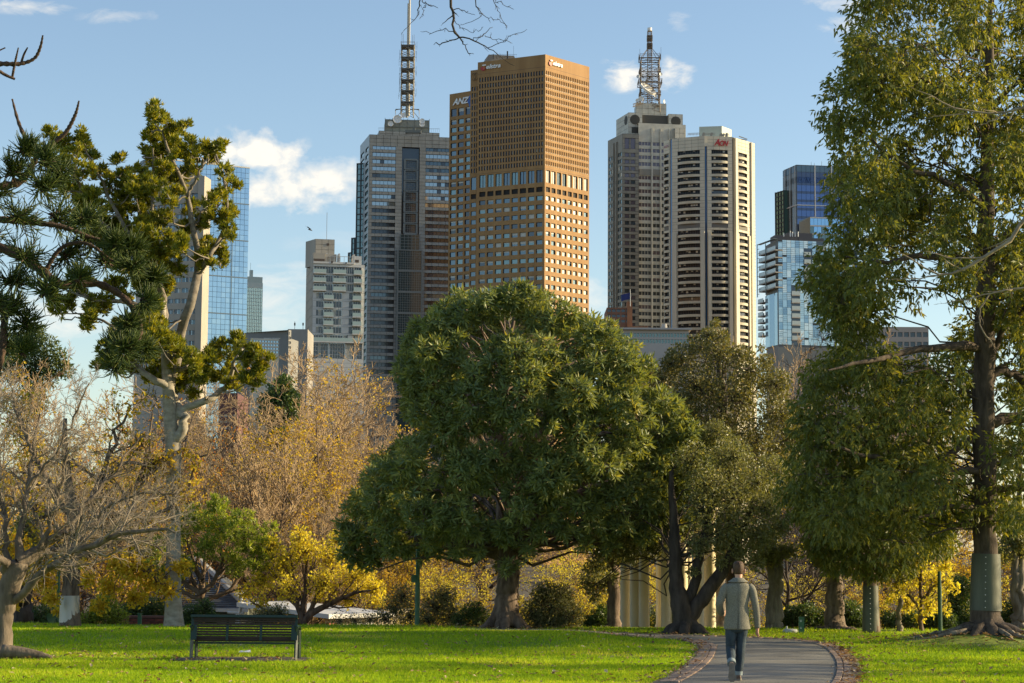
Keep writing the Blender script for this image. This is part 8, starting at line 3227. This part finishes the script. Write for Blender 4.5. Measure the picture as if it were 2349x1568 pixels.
# ---- amber oak with a metal band round its trunk
def band_oak():
    rng = np.random.default_rng(44)
    D = 52.4
    T = Tree('oak_tree', 'old oak with a shiny metal band round its trunk and amber leaves', foot(159, 1438, D))
    mb = MB()
    tr = px_line([(160, 1442, 26), (160, 1400, 21), (162, 1350, 19), (166, 1300, 20), (172, 1262, 19), (170, 1210, 15), (160, 1130, 12), (150, 1050, 8), (150, 960, 4)], D)
    mb.tube(*curve(*tr, 26, 0.01, rng), 14)
    P1, R1 = [], []
    for pts in ([(172, 1280, 15), (210, 1268, 14), (245, 1250, 13), (275, 1215, 11), (300, 1170, 8), (320, 1100, 6), (345, 1030, 4), (350, 950, 2)], [(170, 1220, 10), (200, 1150, 8), (240, 1080, 6), (260, 1000, 4), (300, 930, 2)],
                [(165, 1180, 9), (120, 1120, 7), (80, 1050, 5), (50, 980, 3), (30, 920, 2)], [(275, 1215, 7), (340, 1190, 5), (400, 1150, 4), (440, 1090, 2)], [(160, 1150, 7), (100, 1180, 5), (50, 1160, 4), (0, 1120, 2)], [(240, 1080, 5), (300, 1060, 4), (360, 1080, 3), (400, 1040, 2)], [(245, 1250, 5), (300, 1280, 4), (350, 1310, 3), (385, 1350, 1.5)], [(150, 1250, 6), (110, 1270, 4), (70, 1300, 3), (40, 1330, 1.5)]):
        s = rng.uniform(-0.6, 0.9)
        L, r = curve(*px_line([(p[0], p[1], p[2], s * i * 0.4) for i, p in enumerate(pts)], D), 14, 0.05, rng)
        mb.tube(L, r, 8, cap=False)
        P1.append(L)
        R1.append(r)
    P1, R1 = np.array(P1), np.array(R1)
    P2, R2 = sprout(rng, P1, R1, 12, 0.36, 55, 7, 0.2, 0.02, 0.34, 0.55, rmin=0.012)
    add_level(mb, P2, R2, 5)
    tw = MB()
    P3, R3 = sprout(rng, P2, R2, 7, 0.5, 50, 5, 0.15, 0.0, 0.3, 0.6, rmin=0.007)
    add_level(tw, P3, R3, 4)
    P4, R4 = sprout(rng, P3, R3, 4, 0.6, 45, 4, 0.2, 0.0, 0.25, 0.7, rmin=0.005)
    tri_twigs(tw, P4, R4)
    tips = P4[:, -1]
    k = rng.random(len(tips)) < 0.5
    lv = Leaves()
    scatter(lv, rng, np.repeat(tips[k], 2, 0), 0.12, 0.075, 0.5, None, 0, 0.2, 0.55, 0.4, 0.07)
    B = px_blobs([(x, y, r, rng.uniform(-0.8, 0.8)) for x, y, r in ((100, 1330, 34), (118, 1372, 24), (130, 1400, 14), (60, 1300, 40), (300, 1300, 38), (350, 1335, 34), (252, 1345, 30), (385, 1350, 26), (310, 1370, 28), (30, 1250, 40), (200, 1330, 20), (90, 1280, 30), (270, 1300, 26), (20, 1380, 30), (230, 1390, 22), (110, 1240, 26), (190, 1290, 14), (420, 1300, 26))], D)
    P, d = blob_points(rng, B, 4300, 0.6, 0.2)
    scatter(lv, rng, P, 0.12, 0.075, 0.5, None, 0, 0.2, 0.62, 0.35)
    twigs_into(rng, tw, B, P, 0.15, 0.007)
    T.part(mb, 'trunk', bark('grey_brown_furrowed_bark', (0.24, 0.18, 0.13), (0.09, 0.065, 0.05), 9, (1, 1, 0.2), 1.0))
    T.part(tw, 'limb_twigs', BK_DARK)
    T.leaves(lv, LF_GOLD)
    mb = MB()
    a, b = at(160, 1367, D), at(159, 1428, D)
    mb.tube([a, a.lerp(b, 0.5), b], [21.5 * D / F_PX, 22 * D / F_PX, 23 * D / F_PX], 24, cap=False)
    T.part(mb, 'metal_band', mat('galvanised_band', (0.52, 0.50, 0.46), 0.5, metal=0.35))


band_oak()


# ------------------------------------------------------------------ background trees: protos and copies
PROTO = {}


def bare_proto(key, seed, H=12.0, spread=1.0, wander=0.13, trop=0.05, leaf=None, nleaf=0.0, twig=BK_TAN, c=(12, 8, 6, 5, 4), fork=0.35, lsize=0.11, low_leaf=False, angs=(60, 46, 42, 40, 38)):
    rng = np.random.default_rng(seed)
    z = np.linspace(0, 1, 8)
    P = np.stack([0.03 * H * np.cumsum(rng.standard_normal(8)) * 0.25, 0.03 * H * np.cumsum(rng.standard_normal(8)) * 0.25, z * H * 0.5], 1)[None]
    P[:, 0, :2] = 0
    Rr = (np.linspace(1, 0.3, 8) * 0.019 * H)[None]
    mb, tw = MB(), MB()
    add_level(mb, P, Rr, 10)
    P1, R1 = sprout(rng, P, Rr, c[0], 0.95 * spread, angs[0], 8, fork, trop * 1.6, wander * 0.8, 0.62, lscale=0.15)
    add_level(mb, P1, R1, 7)
    P2, R2 = sprout(rng, P1, R1, c[1], 0.52, angs[1], 6, 0.22, trop, wander, 0.58, lscale=0.4)
    add_level(mb, P2, R2, 5)
    P3, R3 = sprout(rng, P2, R2, c[2], 0.52, angs[2], 5, 0.2, trop, wander, 0.6, rmin=0.016)
    add_level(tw, P3, R3, 4)
    P4, R4 = sprout(rng, P3, R3, c[3], 0.55, angs[3], 4, 0.2, trop, wander, 0.62, rmin=0.013)
    tri_twigs(tw, P4, R4)
    P5, R5 = sprout(rng, P4, R4, c[4], 0.75, angs[4], 2, 0.15, trop, wander, 0.75, rmin=0.011, taper=0.6)
    tri_twigs(tw, P5, R5)
    parts = {'trunk': mb.build('trunk', BK_DARK if leaf is None or twig is BK_DARK else BK_BROWN, smooth=True), 'limb_twigs': tw.build('limb_twigs', twig, smooth=True)}
    top = P5[:, :, 2].max()
    if leaf is not None:
        tips = P5[:, -1]
        pr = np.full(len(tips), nleaf)
        if low_leaf:
            pr = nleaf * np.clip(1.6 - 1.5 * tips[:, 2] / top, 0.05, 1.3)
        # leaves come in patches
        ph = rng.uniform(0, 6.28, 3)
        patch = np.sin(tips[:, 0] * 1.1 + ph[0]) + np.sin(tips[:, 1] * 1.2 + ph[1]) + np.sin(tips[:, 2] * 1.3 + ph[2])
        k = rng.random(len(tips)) < pr * np.clip(0.75 + 0.45 * patch, 0.1, 2)
        lv = Leaves()
        scatter(lv, rng, np.repeat(tips[k], 2, 0), lsize, lsize * 0.72, 0.4, None, 0, 0.15, 0.5, 0.4, 0.09)
        o = bpy.data.objects.new('crown', lv.mesh('crown', leaf))
        link(o)
        parts['crown'] = o
    for o in parts.values():
        COL.objects.unlink(o)
    PROTO[key] = (parts, top)


def place(key, name, label, px, D, top_py, width=1.0, rot=0.0, group=None, x=None):
    parts, top = PROTO[key]
    if x is None:
        q = at(px, 1400, D)
        x = q.x
        y = q.y
    else:
        y = D
    zb = float(gz(x, y)) - 0.05
    zt = at(px, top_py, D).z
    s = (zt - zb) / top * (1.0 if key in ('lemon', 'brush') else 1.07)
    r = thing(name, label, 'tree', (x, y, zb), group, (0, 0, rot))
    r.scale = (s * width, s * width, s)
    for n, o in parts.items():
        c = o.copy()
        COL.objects.link(c)
        c.parent = r
    return r


bare_proto('bare_a', 51, 12, 1.0)
bare_proto('bare_b', 52, 12, 0.9, 0.12, 0.07)
bare_proto('gold_a', 53, 12, 1.0, 0.13, 0.05, LF_GOLD, 1.0, BK_TAN, low_leaf=True)
bare_proto('gold_b', 54, 11, 1.05, 0.15, 0.03, LF_GOLD, 1.6, BK_BROWN, fork=0.2, c=(10, 7, 6, 5, 4))
bare_proto('lemon', 55, 9, 1.1, 0.15, 0.02, LF_YELLOW, 2.0, BK_BROWN, fork=0.15, c=(10, 7, 6, 5, 4))
bare_proto('amber', 56, 11, 1.05, 0.3, 0.0, LF_AMBER, 0.42, BK_DARK, fork=0.22, c=(9, 8, 6, 5, 3), angs=(55, 55, 50, 45, 42))
bare_proto('dark_bare', 57, 12, 0.9, 0.17, 0.05, None, 0, BK_DARK, c=(9, 7, 6, 5, 3))
bare_proto('brush', 58, 8, 0.85, 0.10, 0.08, None, 0, BK_TAN, fork=0.05, c=(14, 8, 6, 5, 4), angs=(38, 34, 32, 30, 30))

GA = 'autumn trees beyond the lawn'
for a in [
    # key, label, px, D, top py, width, rot
    ('gold_a', 'round tan tree with scattered golden leaves left of the big dark evergreen', 745, 88, 868, 1.2, 0.3),
    ('bare_a', 'bare tan crowned tree in front of the white apartment block', 700, 118, 800, 1.35, 1.1),
    ('bare_b', 'bare tan tree below the white apartment corner, beside the granite tower', 815, 112, 838, 1.1, 2.2),
    ('gold_b', 'gold leaved tree against the left shoulder of the big dark evergreen', 900, 98, 895, 1.1, 0.6),
    ('bare_a', 'bare tree under the blue glass tower, left of the small dark evergreen', 560, 124, 890, 1.2, 3.0),
    ('bare_b', 'low bare tree in front of the foot of the blue glass tower', 520, 92, 985, 1.2, 4.0),
    ('bare_a', 'bare tan tree between the small dark evergreen and the round golden tree', 660, 100, 955, 1.2, 0.7),
    ('bare_b', 'bare tan tree behind the cream curved tower foot', 420, 120, 930, 1.2, 2.9),
    ('gold_b', 'half-bare gold tree low between the pale trunk and the tan trees', 575, 82, 1040, 1.2, 5.5),
    ('gold_a', 'tan and gold tree close behind the top of the lemon tree', 800, 80, 1010, 1.2, 4.1),
    ('bare_a', 'pale bare tree at the far left skyline', 170, 105, 845, 1.2, 2.3),
    ('bare_b', 'bare tan tree in front of the dark red-brown block', 525, 108, 905, 1.3, 1.9),
    ('bare_a', 'bare tan tree right of the small dark evergreen, below the plain grey block', 690, 94, 880, 1.1, 4.9),
    ('gold_a', 'tan and gold tree between the pale trunk and the blue glass tower foot', 470, 98, 960, 1.2, 0.2),
    ('bare_b', 'bare tan tree closing the gap left of the granite tower foot', 760, 104, 850, 1.2, 3.3),
    ('amber', 'twisted dark limbed oak with amber leaves left of the pale trunk', 300, 80, 850, 0.95, 0.9),
    ('amber', 'twisted amber oak right of the pale trunk, over the small green tree', 480, 76, 1010, 0.9, 2.6),
    ('bare_b', 'bare tawny tree in the upper left behind the sweeping grey tree', 110, 84, 840, 0.95, 5.1),
    ('gold_a', 'tawny half-bare tree with gold leaves at the far left edge', 10, 74, 850, 1.0, 1.7),
    ('gold_a', 'half-bare gold tree behind the metal banded oak', 215, 68, 930, 0.9, 3.9),
    ('brush', 'pale brushy bare shrub tree left of the lemon tree', 610, 78, 1000, 1.1, 0.4),
    ('brush', 'pale brushy bare tree rising above the lemon yellow tree', 690, 70, 1125, 1.2, 2.0),
    ('gold_b', 'golden tree low behind the lemon tree and lamp post', 830, 74, 1090, 0.9, 5.0),
    ('gold_b', 'golden tree seen under the left side of the big evergreen', 1010, 72, 1210, 1.5, 1.2),
    ('lemon', 'yellow tree seen just left of the big evergreen trunk', 1085, 66, 1235, 1.3, 0.2),
    ('lemon', 'yellow tree seen right of the big evergreen trunk', 1265, 66, 1185, 1.1, 2.9),
    ('gold_b', 'golden tree between the evergreen trunk and the temple', 1335, 76, 1170, 1.0, 4.4),
    ('lemon', 'yellow tree filling the gap behind the rounded grey green shrub', 1215, 72, 1180, 1.4, 3.1),
    ('lemon', 'yellow tree behind the lamp post', 945, 69, 1215, 1.3, 4.0),
    ('gold_b', 'golden tree close behind the temple at its left end', 1390, 74, 1170, 1.3, 1.1),
    ('bare_a', 'bare tan tree showing through the gaps of the big evergreen', 1110, 105, 905, 1.0, 5.5),
    ('bare_b', 'bare tree showing behind the right half of the big evergreen', 1420, 105, 860, 0.8, 0.9),
    ('lemon', 'yellow leaved tree behind the temple columns', 1500, 70, 1190, 1.2, 1.5),
    ('lemon', 'yellow tree beyond the path right of the walking man', 1740, 68, 1225, 1.2, 3.3),
    ('gold_b', 'golden tree behind the dark oak trunk fork', 1640, 78, 1150, 1.0, 2.0),
    ('lemon', 'yellow tree between the path marker and the flared guard', 1905, 70, 1215, 1.1, 4.9),
    ('gold_b', 'golden tree behind the flared trunk guard', 2030, 78, 1180, 1.1, 0.5),
    ('lemon', 'bright yellow tree right of the tall trunk guard', 2350, 62, 1150, 1.2, 2.4),
    ('lemon', 'yellow tree just left of the tall trunk guard', 2205, 70, 1200, 1.0, 1.0),
    ('gold_b', 'golden tree high behind the trunk of the tall olive tree', 2150, 84, 1060, 1.1, 3.5),
    ('gold_b', 'golden tree at the far right edge behind the tall olive tree', 2330, 90, 1000, 1.0, 5.9),
    ('dark_bare', 'dark bare tree between the brownish oak and the tall olive tree', 1862, 82, 745, 0.75, 1.3),
    ('dark_bare', 'dark bare tree before the glass apartment block', 1945, 96, 765, 0.8, 3.7),
    ('bare_a', 'bare pale tree low before the glass apartment block', 1905, 120, 790, 0.8, 2.5),
    ('bare_b', 'bare tan tree behind the left side of the tall olive tree', 2030, 112, 800, 0.9, 4.6),
    ('bare_a', 'bare tan tree before the pinkish building', 2120, 118, 830, 0.9, 0.1),
    ('dark_bare', 'grey bare tree hanging over the right side of the dark oak', 1800, 60, 1010, 0.9, 5.2),
]:
    key, label, px, D, tp, w, rot = a
    nm = {'gold_a': 'autumn_tree', 'gold_b': 'autumn_tree', 'lemon': 'autumn_tree', 'amber': 'oak_tree', 'brush': 'bare_tree'}.get(key, 'bare_tree')
    place(key, nm, label, px, D, tp, w, rot, GA)


# ---- rounded evergreens far behind, and trunks seen under the crowns
def blob_tree(name, label, basep, D, bl, leafm, n, L, W, seed, barkm=BK_DARK, trunk=True, cat='tree', depth=None, group=None, shell=0.35, droop=0.1, outw=0.4, base=0.5, tw=0.04, part='crown', trw=8, toppy=None):
    rng = np.random.default_rng(seed)
    T = Tree(name, label, foot(*basep, D), group, cat)
    B = px_blobs([(b[0], b[1], b[2], b[3] if len(b) > 3 else rng.uniform(-0.4, 0.4) * b[2] * D / F_PX) for b in bl], D, depth)
    P, d = blob_points(rng, B, n, shell, 0.4)
    lv = Leaves()
    scatter(lv, rng, P, L, W, droop, d, outw, 0.18, base, 0.32)
    mb = MB()
    if trunk:
        b = np.array(T.base)
        c = B[:, :3].mean(0)
        tr = (np.array([b - UP * 0.3, b * 0.5 + c * 0.5, c]), np.array([trw, trw * 0.8, trw * 0.4]) * D / F_PX)
        mb.tube(*curve(*tr, 8), 8)
        limbs_to(rng, mb, tr, B, 0.008, 0.4, 5, 4)
    twigs_into(rng, mb, B, P, tw, 0.006)
    T.part(mb, 'trunk' if trunk else 'stem', barkm)
    T.leaves(lv, leafm, part)
    return T


blob_tree('evergreen_tree', 'small rounded dark evergreen among the tan trees left of centre', (640, 1430), 110, [(640, 900, 30), (615, 925, 26), (665, 915, 26), (640, 945, 34), (655, 878, 18), (610, 955, 22), (672, 950, 22), (640, 1000, 34)], LF_HEDGE, 5200, 0.22, 0.1, 61)
blob_tree('araucaria_tree', 'distant dark araucaria behind the tawny trees at far left', (80, 1430), 130, [(80, 765, 24), (50, 790, 28), (110, 795, 26), (140, 822, 20), (25, 815, 28), (80, 820, 34), (120, 840, 30), (50, 850, 34), (95, 870, 36), (5, 850, 26), (150, 850, 20), (70, 920, 40)], LF_NEEDLE, 7000, 0.3, 0.09, 62, base=0.65)
blob_tree('fir_tree', 'dark conifer behind the right side of the tall olive tree', (2330, 1430), 75, [(2325, 640, 30), (2350, 700, 36), (2335, 760, 30), (2365, 830, 40), (2340, 900, 34)], LF_NEEDLE, 5000, 0.16, 0.05, 63, base=0.6, droop=0.5)


def bare_trunk(name, label, px0, py0, px1, py1, D, r0, r1, barkm, guardm=None, gy=None, lean2=None):
    rng = np.random.default_rng(int(px0))
    T = Tree(name, label, foot(px0, py0, D))
    mb = MB()
    for k, (a, b) in enumerate([(px1, r1)] + ([lean2] if lean2 else [])):
        pts = px_line([(px0 + k * r0 * 0.8, py0 + 8, r0 * 1.15), (px0 * 0.8 + a * 0.2 + k * r0 * 0.6, py0 - (py0 - py1) * 0.2, r0 * 0.9), (px0 * 0.4 + a * 0.6, py0 - (py0 - py1) * 0.6, (r0 + b) / 2), (a, py1, b)], D)
        Q, q = curve(*pts, 22, 0.03, rng)
        mb.tube(Q, q * (1 + 0.06 * rng.standard_normal(22)), 12)
        if k == 0:
            flare(pts[0] * 1.0, pts[1], rng, mb, 8, 1.45, 0.35)
    tip = px_line([(px1, py1, 1)], D)[0][0]
    P1 = np.array([np.linspace(px_line([(px0, (py0 + py1) / 2, 1)], D)[0][0], tip, 8)])
    P2, R2 = sprout(rng, P1, np.full((1, 8), 0.06), 7, 0.7, 50, 8, 0.4, 0.06, 0.15, 0.6)
    add_level(mb, P2, R2, 5)
    P3, R3 = sprout(rng, P2, R2, 8, 0.5, 45, 5, 0.2, 0.03, 0.18, 0.6)
    tw = MB()
    add_level(tw, P3, R3, 4)
    P4, R4 = sprout(rng, P3, R3, 7, 0.5, 45, 4, 0.2, 0.0, 0.18, 0.6)
    tri_twigs(tw, P4, R4)
    lv = Leaves()
    t = np.concatenate([P4[:, -1], P4[:, 2]])
    scatter(lv, rng, np.repeat(t, 4, 0), 0.1, 0.05, 0.3, None, 0, 0.2, 0.5, 0.35, 0.1)
    T.part(mb, 'trunk', barkm)
    T.part(tw, 'limb_twigs', BK_DARK)
    T.leaves(lv, LF_OAK if guardm is None else LF_HEDGE)
    return T


bare_trunk('oak_tree', 'forked grey trunk just right of the walking man', 1768, 1452, 1772, 1250, 54.0, 14, 7, BK_GREY, lean2=(1795, 7))
bare_trunk('oak_tree', 'thick furrowed grey trunk left of the flared trunk guard', 1916, 1449, 1910, 1260, 54.0, 25, 14, bark('grey_brown_furrowed_bark', (0.24, 0.18, 0.13), (0.09, 0.065, 0.05), 9, (1, 1, 0.2), 1.0))
bare_trunk('oak_tree', 'furrowed trunk at the left end of the temple columns', 1409, 1449, 1405, 1230, 54.5, 16, 10, BK_BROWN)
bare_trunk('oak_tree', 'grey trunk seen between the temple and the walking man', 1656, 1449, 1650, 1230, 58.5, 13, 8, BK_GREY)
bare_trunk('young_tree', 'slim pale young trunk just left of the golden tree', 2064, 1451, 2060, 1290, 53.2, 6.5, 4, BK_GREY)
bare_trunk('oak_tree', 'dark trunk at the far left behind the sweeping grey tree', 52, 1438, 60, 1230, 55.0, 22, 13, BK_DARK)
bare_trunk('oak_tree', 'pale trunks in shade at the far right edge', 2333, 1440, 2325, 1240, 57.0, 12, 7, BK_GREY, lean2=(2350, 6))

# ---- shrubs along the far side of the lawn
GS = 'shrubs along the far edge of the lawn'
SH = [
    ('grey_shrub', 'rounded grey green shrub right of the big evergreen trunk', 54.2, [(1265, 1395, 52), (1225, 1410, 36), (1305, 1412, 38), (1250, 1365, 34), (1290, 1370, 32), (1265, 1430, 40)], LF_SHRUB, 9000, 0.06, 0.035),
    ('dark_shrub', 'dark green ferny shrub between the grey shrub and the temple', 55.5, [(1375, 1420, 26), (1355, 1432, 20), (1395, 1432, 20), (1385, 1405, 18)], LF_HEDGE, 2500, 0.09, 0.035),
    ('twiggy_shrub', 'brown twiggy shrub left of the lamp post', 57, [(905, 1400, 40), (925, 1370, 34), (880, 1420, 34), (940, 1415, 30)], LF_SHRUB, 2600, 0.06, 0.035),
    ('twiggy_shrub', 'olive twiggy shrub right of the lamp post', 56.5, [(1000, 1395, 40), (1035, 1415, 34), (980, 1425, 30), (1020, 1370, 30)], LF_SHRUB, 3600, 0.06, 0.035),
    ('dark_shrub', 'low dark red-tinged shrub left of the big evergreen trunk', 55, [(1075, 1415, 32), (1105, 1422, 28), (1055, 1428, 24), (1090, 1400, 24)], LF_HEDGE, 3200, 0.06, 0.03),
    ('green_shrub', 'leafy green shrub right of the metal banded oak', 55.5, [(235, 1410, 36), (205, 1425, 28), (265, 1415, 32), (240, 1385, 28)], LF_LIME, 3800, 0.07, 0.035),
    ('dark_shrub', 'dark green shrub beside the red brick wall', 58.5, [(310, 1405, 34), (345, 1400, 32), (285, 1410, 28), (380, 1395, 26)], LF_HEDGE, 4500, 0.07, 0.035),
    ('dark_shrub', 'glossy dark shrub between the pale trunk and the bench', 55.6, [(440, 1410, 26), (425, 1425, 22), (470, 1395, 24), (480, 1420, 26)], LF_HEDGE, 3500, 0.06, 0.032),
    ('green_shrub', 'low green shrub behind the right end of the bench', 57, [(610, 1420, 30), (640, 1410, 28), (585, 1430, 22)], LF_SHRUB, 2600, 0.06, 0.03),
    ('twiggy_shrub', 'bare brown brush under the lemon tree', 56, [(780, 1425, 26), (815, 1428, 26), (850, 1420, 28)], LF_SHRUB, 700, 0.05, 0.03),
    ('dark_shrub', 'dark hedge behind the path marker', 56, [(1815, 1420, 30), (1850, 1415, 34), (1885, 1425, 26), (1790, 1430, 22)], LF_HEDGE, 5000, 0.08, 0.035),
    ('dark_shrub', 'dark shaded shrub right of the flared guard', 56.5, [(2040, 1425, 24), (2090, 1425, 26), (2130, 1422, 28), (2170, 1425, 26)], LF_HEDGE, 5000, 0.08, 0.035),
    ('dark_shrub', 'tall dark shrub left of the tall guarded trunk', 57, [(2195, 1395, 36), (2205, 1350, 34), (2180, 1425, 28), (2215, 1430, 26)], LF_HEDGE, 5500, 0.08, 0.035),
    ('dark_shrub', 'dark shrub at the far right edge under yellow leaves', 58, [(2330, 1405, 34), (2355, 1380, 36), (2310, 1425, 24)], LF_HEDGE, 4000, 0.08, 0.035),
    ('dark_shrub', 'dark shaded shrub behind the thick furrowed trunk', 58, [(1950, 1410, 34), (1970, 1430, 26), (1930, 1425, 26)], LF_HEDGE, 4000, 0.08, 0.035),
    ('dark_shrub', 'dark shrub behind the temple columns', 62, [(1470, 1420, 40), (1530, 1415, 44), (1590, 1420, 40), (1640, 1425, 34), (1700, 1425, 34)], LF_HEDGE, 6000, 0.08, 0.035),
    ('dark_shrub', 'dark leafy shrub at the far left behind the bare tree', 57, [(20, 1415, 34), (60, 1420, 30), (100, 1418, 32), (-20, 1410, 36)], LF_HEDGE, 4500, 0.09, 0.04),
]
for i, (nm, lb, D, bl, lm, n, L, W) in enumerate(SH):
    x = sum(b[0] for b in bl) / len(bl)
    blob_tree(nm, lb, (x, 1440, ), D, bl, lm, n, L, W, 70 + i, BK_DARK, False, 'shrub', None, GS, 0.4, 0.1, 0.35, 0.5, 0.15, 'foliage')


# ---- broad leaved tropical plant at far left
def banana_plant():
    rng = np.random.default_rng(90)
    D = 55.2
    q = foot(128, 1437, D)
    T = Tree('banana_plant', 'broad leaved tropical plant low at far left', q, None, 'plant')
    for px, py, h, w in ((118, 1415, 20, 10), (140, 1412, 22, 10), (150, 1425, 18, 9), (108, 1425, 16, 9), (160, 1432, 14, 8), (128, 1400, 22, 9)):
        a = at(px, py + h * 0.9, D)
        b = at(px + rng.uniform(-12, 12), py - h * 0.8, D + rng.uniform(-0.2, 0.2))
        mb = MB()
        ax = (b - a)
        n = 6
        side = Vector((0.8, 0.5 * rng.standard_normal(), 0)).normalized() * (w * D / F_PX)
        prev = None
        for i in range(n + 1):
            t = i / n
            c = a + ax * t + Vector((0, -0.1 * t * t, -0.12 * t * t))
            ww = math.sin(math.pi * min(1, 0.1 + 0.9 * t)) ** 0.6 * (1 if i < n else 0.05)
            cur = (c - side * ww + Vector((0, 0, 0.03)), c, c + side * ww + Vector((0, 0, 0.03)))
            if prev:
                mb.quad(prev[0], prev[1], cur[1], cur[0])
                mb.quad(prev[1], prev[2], cur[2], cur[1])
            prev = cur
        T.part(mb, 'leaf', mat('banana_leaf', (0.10, 0.19, 0.08), 0.4, var=0.2, scale=3))


banana_plant()

# ---- trees of the same avenue, standing right of the frame
GB = 'bare avenue trees right of the path'
for x, y, top_, w, rot, lb in ((18.5, 43.0, 12.0, 0.8, 0.6, 'bare avenue tree just outside the right edge, beyond the path bend'), (23.0, 37.5, 13.0, 0.8, 2.4, 'bare avenue tree outside the right edge, level with the bench'), (27.0, 50.0, 13.0, 0.8, 4.2, 'bare avenue tree farthest out to the right')):
    parts, top = PROTO['bare_a']
    zb = float(gz(x, y)) - 0.05
    s_ = top_ / top
    r = thing('bare_tree', lb, 'tree', (x, y, zb), GB, (0, 0, rot))
    r.scale = (s_ * w, s_ * w, s_)
    for n_, o in parts.items():
        c = o.copy()
        COL.objects.link(c)
        c.parent = r
